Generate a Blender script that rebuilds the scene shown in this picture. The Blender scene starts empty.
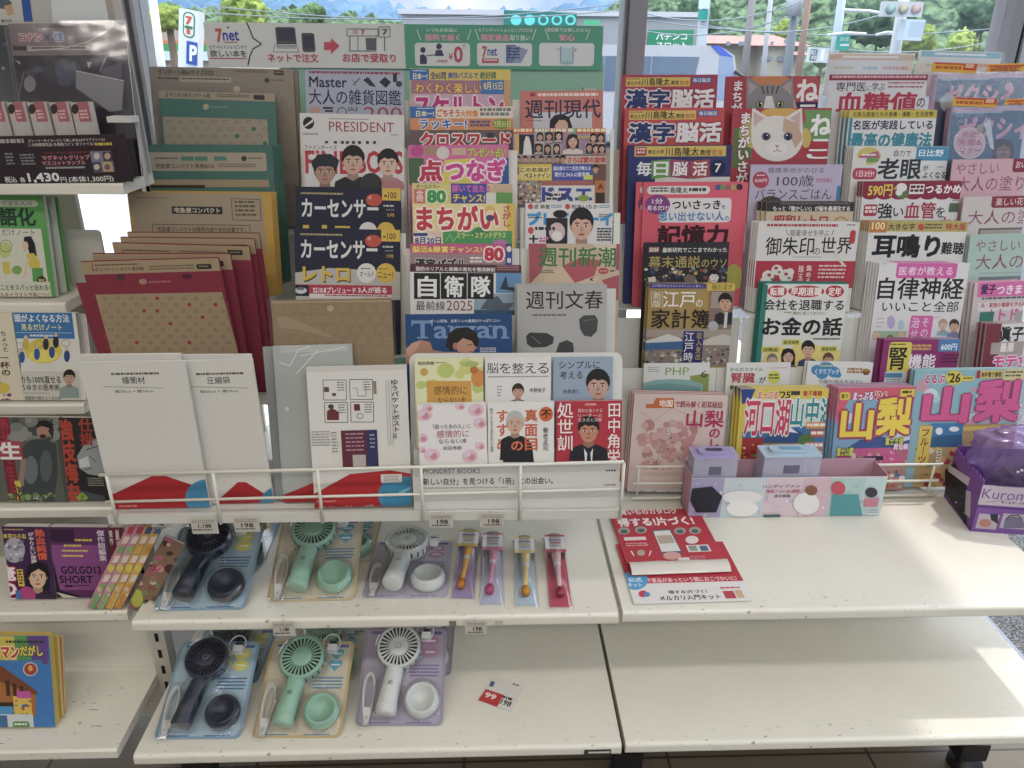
import bpy, bmesh, math, random
from mathutils import Vector, Matrix
random.seed(7)
SC = bpy.context.scene
COL = SC.collection
# ------------------------------------------------------------------ camera
F = 769.0
PITCH = math.radians(22.85); YAW = math.radians(2.2); ROLL = math.radians(0.55)
CAM = Vector((0.0, 0.0, 1.42))
fw = Vector((math.sin(YAW) * math.cos(PITCH), math.cos(YAW) * math.cos(PITCH), -math.sin(PITCH)))
rt0 = Vector((math.cos(YAW), -math.sin(YAW), 0))
up0 = rt0.cross(fw)
# the picture content is turned slightly clockwise = the camera rolled counter-clockwise
rt = rt0 * math.cos(ROLL) + up0 * math.sin(ROLL)
up = up0 * math.cos(ROLL) - rt0 * math.sin(ROLL)
def ray(x, y):
    return fw * F + rt * (x - 512.0) - up * (y - 384.0)
def at(x, y, Y):
    d = ray(x, y); return CAM + d * ((Y - CAM.y) / d.y)
def onz(x, y, z):
    d = ray(x, y); return CAM + d * ((z - CAM.z) / d.z)
def onX(x, y, X):
    d = ray(x, y); return CAM + d * ((X - CAM.x) / d.x)
def pix(p):
    q = Vector(p) - CAM; k = F / q.dot(fw)
    return (512 + q.dot(rt) * k, 384 - q.dot(up) * k)
cd = bpy.data.cameras.new('camera'); cam = bpy.data.objects.new('camera', cd); COL.objects.link(cam)
cd.sensor_width = 36.0; cd.lens = 36.0 * F / 1024.0; cd.clip_start = 0.02; cd.clip_end = 2000
cam.matrix_world = Matrix(((rt.x, up.x, -fw.x, CAM.x), (rt.y, up.y, -fw.y, CAM.y), (rt.z, up.z, -fw.z, CAM.z), (0, 0, 0, 1)))
SC.camera = cam
# ------------------------------------------------------------------ materials
MATS = {}
def lin(h):
    h = h.lstrip('#'); out = []
    for i in (0, 2, 4):
        c = int(h[i:i + 2], 16) / 255.0
        out.append(c / 12.92 if c <= 0.04045 else ((c + 0.055) / 1.055) ** 2.4)
    return out + [1.0]
def M(h, kind='ink'):
    """a plain procedural surface of one colour: ink on coated paper, board, plastic, metal ..."""
    key = (h, kind)
    if key in MATS: return MATS[key]
    m = bpy.data.materials.new(kind + '_' + h.lstrip('#')); m.use_nodes = True
    nt = m.node_tree; b = nt.nodes['Principled BSDF']
    rough, spec = {'ink': (.45, .2), 'paper': (.75, .2), 'card': (.8, .15), 'plastic': (.35, .45), 'gloss': (.14, .5), 'metal': (.35, .5), 'matte': (.95, .05), 'steel': (.4, .4), 'foil': (.28, .5)}[kind]
    c = lin(h)
    if kind in ('ink', 'card', 'paper'):
        g = .3 * c[0] + .6 * c[1] + .1 * c[2]; c = [(q * .87 + g * .13) * .95 + .008 for q in c[:3]] + [1.0]  # print and paper tones muted and lifted, haze and sheen put into the colour
    b.inputs['Base Color'].default_value = c
    b.inputs['Roughness'].default_value = rough
    b.inputs['Specular IOR Level'].default_value = spec
    if kind in ('card', 'steel', 'paper'):
        n = nt.nodes.new('ShaderNodeTexNoise'); n.inputs['Scale'].default_value = {'card': 90, 'steel': 14, 'paper': 60}[kind]; n.inputs['Detail'].default_value = 5
        tc = nt.nodes.new('ShaderNodeTexCoord'); nt.links.new(tc.outputs['Object'], n.inputs['Vector'])
        r = nt.nodes.new('ShaderNodeMapRange'); r.inputs['To Min'].default_value = .86 if kind == 'card' else .94; r.inputs['To Max'].default_value = 1.1 if kind == 'card' else 1.04
        nt.links.new(n.outputs['Fac'], r.inputs['Value'])
        mx = nt.nodes.new('ShaderNodeMix'); mx.data_type = 'RGBA'; mx.blend_type = 'MULTIPLY'; mx.inputs['Factor'].default_value = 1
        mx.inputs['A'].default_value = c; nt.links.new(r.outputs['Result'], mx.inputs['B']); nt.links.new(mx.outputs['Result'], b.inputs['Base Color'])
    m.diffuse_color = c
    MATS[key] = m
    return m
def clear(name, tint='#ffffff', gl=.1, rough=.06, fac=None):
    """thin clear plastic or glass: see-through with a faint reflection"""
    key = ('clear', name)
    if key in MATS: return MATS[key]
    m = bpy.data.materials.new(name); m.use_nodes = True; nt = m.node_tree
    for n in list(nt.nodes): nt.nodes.remove(n)
    o = nt.nodes.new('ShaderNodeOutputMaterial'); t = nt.nodes.new('ShaderNodeBsdfTransparent'); g = nt.nodes.new('ShaderNodeBsdfGlossy')
    mx = nt.nodes.new('ShaderNodeMixShader'); lw = nt.nodes.new('ShaderNodeLayerWeight'); lw.inputs['Blend'].default_value = .25
    mr = nt.nodes.new('ShaderNodeMapRange'); mr.inputs['To Min'].default_value = gl; mr.inputs['To Max'].default_value = min(1, gl + .5)
    nt.links.new(lw.outputs['Facing'], mr.inputs['Value']); nt.links.new(mr.outputs['Result'], mx.inputs['Fac'])
    t.inputs['Color'].default_value = lin(tint); g.inputs['Roughness'].default_value = rough
    nt.links.new(t.outputs[0], mx.inputs[1]); nt.links.new(g.outputs[0], mx.inputs[2]); nt.links.new(mx.outputs[0], o.inputs[0])
    if name in ('crinkled_film', 'blister_plastic'):
        n = nt.nodes.new('ShaderNodeTexNoise'); n.inputs['Scale'].default_value = 13 if name == 'crinkled_film' else 9; n.inputs['Detail'].default_value = 2
        tc = nt.nodes.new('ShaderNodeTexCoord'); nt.links.new(tc.outputs['Object'], n.inputs['Vector'])
        bp = nt.nodes.new('ShaderNodeBump'); bp.inputs['Strength'].default_value = .35; bp.inputs['Distance'].default_value = .006
        nt.links.new(n.outputs['Fac'], bp.inputs['Height']); nt.links.new(bp.outputs['Normal'], g.inputs['Normal'])
    MATS[key] = m
    return m
def mix_noise(name, h1, h2, scale, rough=.9, detail=6, lo=.35, hi=.65, bump=0):
    m = bpy.data.materials.new(name); m.use_nodes = True; nt = m.node_tree; b = nt.nodes['Principled BSDF']
    tc = nt.nodes.new('ShaderNodeTexCoord'); n = nt.nodes.new('ShaderNodeTexNoise'); n.inputs['Scale'].default_value = scale; n.inputs['Detail'].default_value = detail
    nt.links.new(tc.outputs['Object'], n.inputs['Vector'])
    r = nt.nodes.new('ShaderNodeValToRGB'); r.color_ramp.elements[0].position = lo; r.color_ramp.elements[1].position = hi
    r.color_ramp.elements[0].color = lin(h1); r.color_ramp.elements[1].color = lin(h2)
    nt.links.new(n.outputs['Fac'], r.inputs['Fac']); nt.links.new(r.outputs['Color'], b.inputs['Base Color'])
    b.inputs['Roughness'].default_value = rough; b.inputs['Specular IOR Level'].default_value = .2
    if bump:
        bp = nt.nodes.new('ShaderNodeBump'); bp.inputs['Strength'].default_value = bump; bp.inputs['Distance'].default_value = .02
        nt.links.new(n.outputs['Fac'], bp.inputs['Height']); nt.links.new(bp.outputs['Normal'], b.inputs['Normal'])
    return m
# ------------------------------------------------------------------ text
TXT = {}
def glyphs(s, off):
    """(vertices, faces, x0, x1, y0, y1) of a word set in the built-in typeface"""
    key = (s, round(off, 3))
    if key in TXT: return TXT[key]
    c = bpy.data.curves.new('t', 'FONT'); c.body = s; c.resolution_u = 2; c.fill_mode = 'FRONT'; c.offset = off
    o = bpy.data.objects.new('t', c); COL.objects.link(o)
    m = o.to_mesh()
    v = [(p.co.x, p.co.y) for p in m.vertices]; f = [tuple(p.vertices) for p in m.polygons]
    o.to_mesh_clear(); bpy.data.objects.remove(o); bpy.data.curves.remove(c)
    if not v: v = [(0, 0), (1, 0), (1, 1)]
    xs = [p[0] for p in v]; ys = [p[1] for p in v]
    TXT[key] = (v, f, min(xs), max(xs), min(ys), max(ys))
    return TXT[key]
# ------------------------------------------------------------------ mesh builder
class MB:
    def __init__(s): s.v = []; s.f = []; s.m = []; s.mats = []; s.sm = []
    def mi(s, m):
        if m not in s.mats: s.mats.append(m)
        return s.mats.index(m)
    def add(s, vs, fs, mat, smooth=False):
        b = len(s.v); s.v += [tuple(p) for p in vs]; k = s.mi(mat)
        for f in fs: s.f.append(tuple(b + i for i in f)); s.m.append(k); s.sm.append(smooth)
    def box(s, lo, hi, mat, T=None):
        x0, y0, z0 = lo; x1, y1, z1 = hi
        vs = [Vector(p) for p in ((x0, y0, z0), (x1, y0, z0), (x1, y1, z0), (x0, y1, z0), (x0, y0, z1), (x1, y0, z1), (x1, y1, z1), (x0, y1, z1))]
        if T is not None: vs = [T @ p for p in vs]
        s.add(vs, [(3, 2, 1, 0), (4, 5, 6, 7), (0, 1, 5, 4), (1, 2, 6, 5), (2, 3, 7, 6), (3, 0, 4, 7)], mat)
    def tube(s, path, r, mat, n=8, closed=False, r2=None):
        P = [Vector(p) for p in path]; N = len(P); rings = []
        prev = None
        for i, p in enumerate(P):
            a = P[i - 1] if i > 0 or closed else p; b = P[(i + 1) % N] if i < N - 1 or closed else p
            t = (b - a).normalized()
            u = prev - t * prev.dot(t) if prev is not None else t.orthogonal()
            if u.length < 1e-6: u = t.orthogonal()
            u.normalize(); prev = u; w = t.cross(u)
            rr = r if r2 is None else r + (r2 - r) * i / (N - 1)
            rings.append([p + (u * math.cos(k * 2 * math.pi / n) + w * math.sin(k * 2 * math.pi / n)) * rr for k in range(n)])
        vs = [q for g in rings for q in g]; fs = []
        for i in range(N if closed else N - 1):
            j = (i + 1) % N
            for k in range(n): fs.append((i * n + k, i * n + (k + 1) % n, j * n + (k + 1) % n, j * n + k))
        if not closed: fs += [tuple(range(n - 1, -1, -1)), tuple((N - 1) * n + k for k in range(n))]
        s.add(vs, fs, mat, True)
    def lathe(s, prof, mat, n=32, T=None, cap=True):
        """profile (radius, height) turned about local Z"""
        vs = []; fs = []
        for r, z in prof:
            for k in range(n):
                a = 2 * math.pi * k / n; vs.append(Vector((r * math.cos(a), r * math.sin(a), z)))
        L = len(prof)
        for i in range(L - 1):
            for k in range(n): fs.append((i * n + k, i * n + (k + 1) % n, (i + 1) * n + (k + 1) % n, (i + 1) * n + k))
        if cap: fs += [tuple(range(n - 1, -1, -1)), tuple((L - 1) * n + k for k in range(n))]
        if T is not None: vs = [T @ p for p in vs]
        s.add(vs, fs, mat, True)
    def prism(s, pts, z0, z1, mat, T=None):
        """outline in local XY, raised from z0 to z1"""
        n = len(pts); vs = [Vector((x, y, z0)) for x, y in pts] + [Vector((x, y, z1)) for x, y in pts]
        if T is not None: vs = [T @ p for p in vs]
        s.add(vs, [tuple(range(n - 1, -1, -1)), tuple(range(n, 2 * n))] + [(i, (i + 1) % n, n + (i + 1) % n, n + i) for i in range(n)], mat)
    def build(s, name, parent=None, T=None):
        me = bpy.data.meshes.new(name); me.from_pydata([tuple(p) for p in s.v], [], s.f)
        for m in s.mats: me.materials.append(m)
        for p, k, q in zip(me.polygons, s.m, s.sm): p.material_index = k; p.use_smooth = q
        me.update()
        o = bpy.data.objects.new(name, me); COL.objects.link(o)
        if parent is not None: o.parent = parent
        if T is not None: o.matrix_local = T
        return o
def rrect(w, h, r, n=5, cx=0, cy=0):
    out = []
    for sx, sy, a0 in ((1, 1, 0), (-1, 1, 90), (-1, -1, 180), (1, -1, 270)):
        for i in range(n + 1):
            a = math.radians(a0 + 90 * i / n); out.append((cx + sx * (w / 2 - r) + r * math.cos(a), cy + sy * (h / 2 - r) + r * math.sin(a)))
    return out
LABELS = {}
def tag(o, label=None, cat=None, group=None, kind=None):
    if label:
        o['label'] = label
    if cat: o['category'] = cat
    if group: o['group'] = group
    if kind: o['kind'] = kind
    return o
def thing(name, label, cat, T=None, group=None):
    o = bpy.data.objects.new(name, None); o.empty_display_size = .05; COL.objects.link(o)
    if T is not None: o.matrix_world = T
    return tag(o, label, cat, group)
def struct(name, mb):
    return tag(mb.build(name), kind='structure')
def frame(base, ex, eu):
    """matrix whose X runs across, Z up the face, and whose -Y looks at the viewer"""
    ex = ex.normalized(); eu = (eu - ex * eu.dot(ex)).normalized(); n = ex.cross(eu)
    ey = -n
    return Matrix(((ex.x, ey.x, eu.x, base.x), (ex.y, ey.y, eu.y, base.y), (ex.z, ey.z, eu.z, base.z), (0, 0, 0, 1)))
# ------------------------------------------------------------------ printed matter
class Art:
    """flat print on a face in the XZ plane of T, looking along -Y; measured where the photograph shows it"""
    STEP = .000028
    def __init__(s, T, W, H, y0=0.0, org=None):
        s.TM = T; s.Ti = T.inverted(); s.W = W; s.H = H; s.mb = MB(); s.k = 1; s.inc = 1; s.y0 = y0
    def loc(s, x, y):
        o = s.Ti @ CAM; d = s.Ti.to_3x3() @ ray(x, y)
        t = (s.y0 - o.y) / d.y
        return (o.x + d.x * t, o.z + d.z * t)
    def _put(s, pts, faces, col, kind='ink'):
        y = s.y0 - s.k * s.STEP
        s.mb.add([(x, y, z) for x, z in pts], faces, M(col, kind) if isinstance(col, str) else col); s.k += s.inc
    def lrect(s, x0, y0, x1, y1):
        xm = (x0 + x1) / 2; ym = (y0 + y1) / 2
        u0 = s.loc(x0, ym)[0]; u1 = s.loc(x1, ym)[0]; v1 = s.loc(xm, y0)[1]; v0 = s.loc(xm, y1)[1]
        return u0, u1, v0, v1
    def R(s, x0, y0, x1, y1, col, kind='ink'):
        u0, u1, v0, v1 = s.lrect(x0, y0, x1, y1)
        s._put([(u0, v0), (u1, v0), (u1, v1), (u0, v1)], [(0, 1, 2, 3)], col, kind)
    def band(s, y0, y1, col, x=None):
        xm = pix(s.TM @ Vector((0, s.y0, s.H * .6)))[0] if x is None else x
        v1 = s.loc(xm, y0)[1]; v0 = s.loc(xm, y1)[1]
        s._put([(-s.W / 2, v0), (s.W / 2, v0), (s.W / 2, v1), (-s.W / 2, v1)], [(0, 1, 2, 3)], col)
    def G(s, pts, col):
        q = [s.loc(*p) for p in pts]
        ar = sum(q[i][0] * q[(i + 1) % len(q)][1] - q[(i + 1) % len(q)][0] * q[i][1] for i in range(len(q)))
        if ar < 0: q.reverse()
        s._put(q, [tuple(range(len(q)))], col)
    def E(s, cx, cy, rx, ry, col, n=22, a0=0, a1=360):
        s.G([(cx + rx * math.cos(math.radians(a0 + (a1 - a0) * i / n)), cy + ry * math.sin(math.radians(a0 + (a1 - a0) * i / n))) for i in range(n if a1 - a0 == 360 else n + 1)], col)
    def RR(s, x0, y0, x1, y1, col, r=3):
        r = min(r, (x1 - x0) / 2 - .01, (y1 - y0) / 2 - .01)
        u0, u1, v0, v1 = s.lrect(x0, y0, x1, y1); k = (u1 - u0) / (x1 - x0)
        s._put(rrect(u1 - u0, v1 - v0, min(r * k, (v1 - v0) / 2.01), 4, (u0 + u1) / 2, (v0 + v1) / 2), [tuple(range(20))], col)
    def L(s, pts, w, col):
        keep = s.inc; s.inc = .15
        for (x0, y0), (x1, y1) in zip(pts, pts[1:]):
            dx, dy = x1 - x0, y1 - y0; l = math.hypot(dx, dy) or 1; nx, ny = -dy / l * w / 2, dx / l * w / 2
            s.G([(x0 + nx, y0 + ny), (x1 + nx, y1 + ny), (x1 - nx, y1 - ny), (x0 - nx, y0 - ny)], col)
        s.inc = keep; s.k += keep * .5
    def ring(s, cx, cy, rx, ry, w, col):
        s.L([(cx + rx * math.cos(i * .524), cy + ry * math.sin(i * .524)) for i in range(13)], w, col)
    def T_(s, t, u0, u1, v0, v1, col, rad, em=False, n=4, pad=0.0):
        v, f, a0, a1, b0, b1 = glyphs(t, 0.0)
        if em: a0, a1, b0, b1 = 0, 1, -.12, .88
        kx = (u1 - u0) / (a1 - a0 + 2 * pad); ky = (v1 - v0) / (b1 - b0 + 2 * pad)
        sh = [(0, 0)] + [(rad * math.cos(2 * math.pi * (i + .5) / n), rad * math.sin(2 * math.pi * (i + .5) / n)) for i in range(n)] if rad > .004 else [(0, 0)]
        pts = []; fs = []; ys = []
        for dx, dy in sh:
            o = len(pts); ys += [s.y0 - s.k * s.STEP - len(ys) / max(1, len(v)) * s.STEP * .16] * len(v); pts += [(u0 + (x + dx - a0 + pad) * kx, v0 + (y + dy - b0 + pad) * ky) for x, y in v]; fs += [tuple(i + o for i in q) for q in f]
        s.mb.add([(x, y, z) for (x, z), y in zip(pts, ys)], fs, M(col)); s.k += 1 + len(sh) * .16
    def T(s, t, x0, y0, x1, y1, col, b=.012, o=None, ow=.05, v=False):
        u0, u1, v0, v1 = s.lrect(x0, y0, x1, y1)
        cells = [(t, u0, u1, v0, v1, False)]
        if v:
            n = len(t); h = (v1 - v0) / n; cells = [('\uff5c' if c == '\u30fc' else c, u0, u1, v1 - (i + 1) * h, v1 - i * h, True) for i, c in enumerate(t)]
        pad = max(0, b)
        if o:
            for c, a, b_, d, e, em in cells: s.T_(c, a, b_, d, e, o, b + ow, em, 8, 0 if em else pad)
        for c, a, b_, d, e, em in cells: s.T_(c, a, b_, d, e, col, b, em, 4, 0 if em else pad)
    def rows(s, x0, y0, x1, y1, n, col, fill=.55, seed=None):
        """lines of print too small to read"""
        rnd = random.Random(int(x0 * 31 + y0 * 17)); u0, u1, v0, v1 = s.lrect(x0, y0, x1, y1); h = (v1 - v0) / n
        if h <= 1e-6 or (u1 - u0) / h > 800: return
        pts = []; fs = []
        for i in range(n):
            x = u0; top = v1 - i * h
            while x < u1 - h * .3:
                w = min(h * rnd.uniform(.35, 1.6), u1 - x); b = len(pts)
                pts += [(x, top - h * fill), (x + w, top - h * fill), (x + w, top), (x, top)]; fs.append((b, b + 1, b + 2, b + 3))
                x += w + h * .22
        s._put(pts, fs, col)
    def blots(s, x0, y0, x1, y1, n, cols, r0, r1, seed=1):
        rnd = random.Random(seed); s.inc = .2
        for i in range(n):
            r = rnd.uniform(r0, r1); s.E(rnd.uniform(x0, x1), rnd.uniform(y0, y1), r, r * rnd.uniform(.6, 1), rnd.choice(cols), n=9)
        s.inc = 1
    def face(s, cx, cy, w, skin='#c89a80', hair='#1c1a1c', cloth='#2c2c34', h=None, style='short', lip='#a05a50', body=True, bw=2.4, bh=2.2, hat=None):
        """a printed head-and-shoulders portrait; w = half the face's width"""
        h = h or w * 1.32
        dk = '#%02x%02x%02x' % tuple(int(int(skin[i:i + 2], 16) * .8) for i in (1, 3, 5))
        if style == 'long': s.G([(cx - w * 1.3, cy + h * 1.5), (cx - w * 1.42, cy - h * .3), (cx - w, cy - h * 1.15), (cx, cy - h * 1.38), (cx + w, cy - h * 1.15), (cx + w * 1.42, cy - h * .3), (cx + w * 1.3, cy + h * 1.5)], hair)
        else: s.E(cx, cy - h * .28, w * 1.22, h * 1.08, hair, n=18)
        if body:
            s.G([(cx - w * bw, cy + h * bh), (cx - w * bw * .92, cy + h * 1.55), (cx - w * .9, cy + h * 1.18), (cx + w * .9, cy + h * 1.18), (cx + w * bw * .92, cy + h * 1.55), (cx + w * bw, cy + h * bh)], cloth)
        s.G([(cx - w * .5, cy + h * .6), (cx + w * .5, cy + h * .6), (cx + w * .6, cy + h * 1.25), (cx, cy + h * 1.5), (cx - w * .6, cy + h * 1.25)], dk)
        for q in (-1, 1): s.E(cx + q * w, cy + h * .05, w * .16, h * .2, dk, n=8)
        s.G([(cx + w * a, cy + h * b) for a, b in ((-.98, -.35), (-1, .1), (-.86, .55), (-.5, .88), (0, 1), (.5, .88), (.86, .55), (1, .1), (.98, -.35), (.7, -.8), (0, -.95), (-.7, -.8))], skin)
        if style == 'bald': pass
        elif style == 'grey': s.G([(cx + w * a, cy + h * b) for a, b in ((-1.05, -.2), (-1.1, -.7), (-.6, -1.15), (.3, -1.2), (1.05, -.75), (1.06, -.15), (.85, -.5), (.2, -.72), (-.6, -.55))], hair)
        elif style == 'long': s.G([(cx + w * a, cy + h * b) for a, b in ((-1.08, .3), (-1.1, -.7), (0, -1.2), (1.1, -.7), (1.08, .3), (.85, -.4), (.1, -.75), (-.8, -.35))], hair)
        else: s.G([(cx + w * a, cy + h * b) for a, b in ((-1.06, .05), (-1.15, -.7), (-.5, -1.25), (.5, -1.25), (1.15, -.7), (1.06, .05), (.86, -.35), (.45, -.5), (0, -.42), (-.4, -.55), (-.84, -.32))], hair)
        if hat: s.G([(cx + w * a, cy + h * b) for a, b in ((-1.3, -.35), (-1.45, -.8), (-.7, -1.4), (.6, -1.45), (1.5, -.95), (1.3, -.35), (0, -.5))], hat)
        for q in (-1, 1):
            s.L([(cx + q * w * .22, cy - h * .2), (cx + q * w * .68, cy - h * .22)], h * .08, hair if style != 'grey' else '#6a6668')
            s.E(cx + q * w * .44, cy - h * .02, w * .2, h * .085, '#e4dcd8', n=10); s.E(cx + q * w * .44, cy - h * .02, w * .11, h * .085, '#241c1c', n=8)
        s.G([(cx - w * .03, cy), (cx + w * .2, cy + h * .34), (cx - w * .16, cy + h * .36)], dk)
        s.E(cx, cy + h * .6, w * .32, h * .075, lip, n=12)
    def finish(s, name, parent, base=None, clip=True):
        mb = s.mb
        if base is not None:
            b = MB(); b.v = list(base.v); b.f = list(base.f); b.m = list(base.m); b.sm = list(base.sm); b.mats = list(base.mats)
            base = b
        me = bpy.data.meshes.new(name); bm = bmesh.new()
        tmp = bpy.data.meshes.new('t'); tmp.from_pydata([tuple(p) for p in mb.v], [], mb.f)
        for p, k in zip(tmp.polygons, mb.m): p.material_index = k
        bm.from_mesh(tmp); bpy.data.meshes.remove(tmp)
        if clip and s.W and len(bm.verts):
            for co, no in (((-s.W / 2, 0, 0), (-1, 0, 0)), ((s.W / 2, 0, 0), (1, 0, 0)), ((0, 0, 0), (0, 0, -1)), ((0, 0, s.H), (0, 0, 1))):
                bmesh.ops.bisect_plane(bm, geom=bm.verts[:] + bm.edges[:] + bm.faces[:], dist=1e-7, plane_co=co, plane_no=no, clear_outer=True)
        mats = list(mb.mats)
        if base is not None:
            off = len(bm.verts); vs = [bm.verts.new(p) for p in base.v]
            for f, k, q in zip(base.f, base.m, base.sm):
                try: nf = bm.faces.new([vs[i] for i in f])
                except ValueError: continue
                m = base.mats[k]
                if m not in mats: mats.append(m)
                nf.material_index = mats.index(m); nf.smooth = q
        bm.to_mesh(me); bm.free()
        for m in mats: me.materials.append(m)
        o = bpy.data.objects.new(name, me); COL.objects.link(o)
        if parent is not None: o.parent = parent
        return o
# ------------------------------------------------------------------ books and magazines
def book(name, label, cat, q, Y, z0, col, art=None, t=.006, lean=12.0, group=None, spine=None, pages='#cfc9c0', kind='ink', soft=True, H=None, BL=None, copies=0, clabel=None, side=None, film=None, W=None, left=0.0):
    """one printed volume: q = its top edge (x, y, x, y) in the photo, Y = how far away, z0 = the ledge it stands on"""
    a = at(q[0], q[1], Y); b = at(q[2], q[3], Y); ex = b - a
    if BL is not None:
        c = at(BL[0], BL[1], Y if len(BL) < 3 else BL[2]); eu = a - c; eu = eu - ex.normalized() * 0
        n = ex.cross(eu).normalized(); eu.normalize(); ex = eu.cross(n).normalized() * ex.length
        Hh = (a - c).length
    else:
        eu = Vector((0, math.sin(math.radians(lean)), math.cos(math.radians(lean))))
        e1 = ex.normalized(); eu = (eu - e1 * eu.dot(e1)).normalized()
        Hh = H or (min(a.z, b.z) - z0 - .0006 - t * max(0, math.sin(math.radians(lean)))) / eu.z
    w = ex.length
    base = a + ex * .5 - eu * Hh
    T = frame(base, ex, eu)
    o = thing(name, label, cat, T, group)
    c_ = M(col, kind); sp = M(spine or col, kind)
    cb = MB(); th = min(.0006, t * .2)
    cb.box((-w / 2, 0, 0), (w / 2, th, Hh), c_)
    cb.box((-w / 2, t - th, 0), (w / 2, t, Hh), sp)
    cb.box((-w / 2, th, 0), (-w / 2 + th, t - th, Hh), sp)
    ar = Art(T, w, Hh)
    if art: art(ar)
    ar.finish('cover', o, cb)
    pg = MB(); pm = M(pages, 'paper')
    pg.box((-w / 2 + th, th, .0008), (w / 2 - .001, t - th, Hh - .0008), pm)
    pg.build('page_block', o)
    if film: f = MB(); f.prism(rrect(w + .012, Hh + .004, .004, 3, 0, Hh / 2 + .002), 0, .0008, clear('crinkled_film', gl=.07, rough=.12), Matrix.Rotation(math.pi / 2, 4, 'X') @ Matrix.Translation((0, 0, .0016 + Art.STEP * ar.k))); f.build('plastic_sleeve', o)
    outs = [o]
    for i in range(copies):
        dx = left
        T2 = T.copy(); T2.translation = T.translation + Vector((0, 1, 0)) * ((t + .0019) / math.cos(math.radians(lean))) * (i + 1) + Vector((1, 0, 0)) * dx * (i + 1)
        cpy = thing(name, (clabel or 'spare copy tucked directly behind the ' + label), cat, T2, (group or label)[:60] + ' spare copies')
        for ch in o.children:
            k = ch.copy(); COL.objects.link(k); k.parent = cpy
        outs.append(cpy)
    return o
LAMP, SKY, SUN, EXPO, ADDED_EAVE = 9.5, 1.05, 2.6, 0.25, .37
# ================================================================== the setting
WHITE = '#d9d6cc'
def slab(lo, hi, mat):
    b = MB(); b.box(lo, hi, mat); return b
XR = 1.37; YB = 2.12; ZC = 2.75
# floor tiles
fm = bpy.data.materials.new('floor_tile'); fm.use_nodes = True; nt = fm.node_tree; bs = nt.nodes['Principled BSDF']
tc = nt.nodes.new('ShaderNodeTexCoord'); br = nt.nodes.new('ShaderNodeTexBrick'); br.offset = 0
mp = nt.nodes.new('ShaderNodeMapping'); mp.inputs['Location'].default_value = (.05, -.335, 0)
nt.links.new(tc.outputs['Object'], mp.inputs['Vector']); nt.links.new(mp.outputs['Vector'], br.inputs['Vector'])
br.inputs['Scale'].default_value = 1; br.inputs['Brick Width'].default_value = .45; br.inputs['Row Height'].default_value = .45; br.inputs['Mortar Size'].default_value = .003
br.inputs['Color1'].default_value = lin('#6c6253'); br.inputs['Color2'].default_value = lin('#665c4e'); br.inputs['Mortar'].default_value = lin('#332d27')
nt.links.new(br.outputs['Color'], bs.inputs['Base Color']); bs.inputs['Roughness'].default_value = .3
struct('floor', slab((-3, -6.2, -.05), (XR + .015, YB + .05, 0), fm))
struct('ceiling', slab((-3, -6.2, ZC), (XR + .1, YB + .1, ZC + .1), M('#d8d8d6', 'paper')))
struct('wall_back', slab((-3, -6.3, 0), (XR + .1, -6.2, ZC), M('#c8c4bc', 'paper')))
struct('wall_left', slab((-3.1, -6.3, 0), (-3, YB + .1, ZC), M('#c8c4bc', 'paper')))
# ceiling lamps
for x, y in [(x, y) for y in (.1, -1.4, -2.9, -4.4) for x in (-1.7, -.15, 1.0)]:
    ld = bpy.data.lights.new('ceiling_lamp', 'AREA'); ld.shape = 'RECTANGLE'; ld.size = 1.25; ld.size_y = .18; ld.energy = LAMP * (.75 if y > 0 else 1.0); ld.color = (1.0, .955, .885)
    lo = bpy.data.objects.new('ceiling_lamp', ld); lo.location = (x, y, ZC - .04); COL.objects.link(lo)
# window frames: a pillar, mullions, the corner post, sills
def post_px(x0, x1, Y, depth, mat, ytop=0):
    a = at(x0, ytop, Y); b = at(x1, ytop, Y); return (a.x, b.x)
alu = M('#8d8b92', 'metal'); alud = M('#4a4a52', 'metal'); alul = M('#b6b8bd', 'metal')
mw = MB()
x0, x1 = post_px(623, 646, YB, .06, alu)
mw.box((x0, YB - .03, 0), (x1, YB + .05, ZC), alu); mw.box((x0 + .006, YB - .036, 0), (x0 + .012, YB - .03, ZC), alud)
struct('window_1_mullion', mw)
pl = MB()
xa = at(127, 60, YB).x; xb = at(147, 60, YB).x
pl.box((xa, YB - .03, 0), (xb, YB + .06, ZC), M('#a2a0a6', 'metal'))
pl.box((xa - .03, YB - .06, 0), (xa, YB + .06, ZC), M('#57535a', 'metal'))
pl.box((xb - .018, YB - .036, 0), (xb - .010, YB - .03, ZC), alud)
struct('trim_1', pl)
cp = MB()
xc = at(1003, 30, YB).x
cp.box((xc, YB - .03, 0), (xc + .03, YB + .06, ZC), alu); cp.box((xc + .03, YB - .02, 0), (xc + .042, YB + .06, ZC), M('#26262c', 'metal')); cp.box((xc + .042, YB - .03, 0), (XR + .12, YB + .06, ZC), alul)
struct('trim_2', cp)
sl = MB()
sl.box((xb, YB - .03, 0), (xc, YB + .05, .06), alul); sl.box((xb, YB - .03, 2.3), (xc, YB + .05, ZC), alul)
struct('window_1_frame', sl)
g = MB(); g.box((xb, YB + .005, .06), (xc, YB + .011, 2.3), clear('window_glass', gl=.03, rough=.0)); struct('window_1_glass', g)
wl = MB(); wl.box((-3, YB - .02, 0), (-1.9, YB + .06, ZC), M('#bdb9b2', 'paper')); wl.box((-1.9, YB - .02, 1.3), (xa - .03, YB + .06, ZC), M('#bdb9b2', 'paper')); struct('wall_front', wl)
fr = bpy.data.materials.new('frosted_film'); fr.use_nodes = True; nt = fr.node_tree; nt.nodes.remove(nt.nodes['Principled BSDF']); tl = nt.nodes.new('ShaderNodeBsdfTranslucent'); tl.inputs['Color'].default_value = (.9, .92, .95, 1); nt.links.new(tl.outputs[0], nt.nodes['Material Output'].inputs[0])
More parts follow.
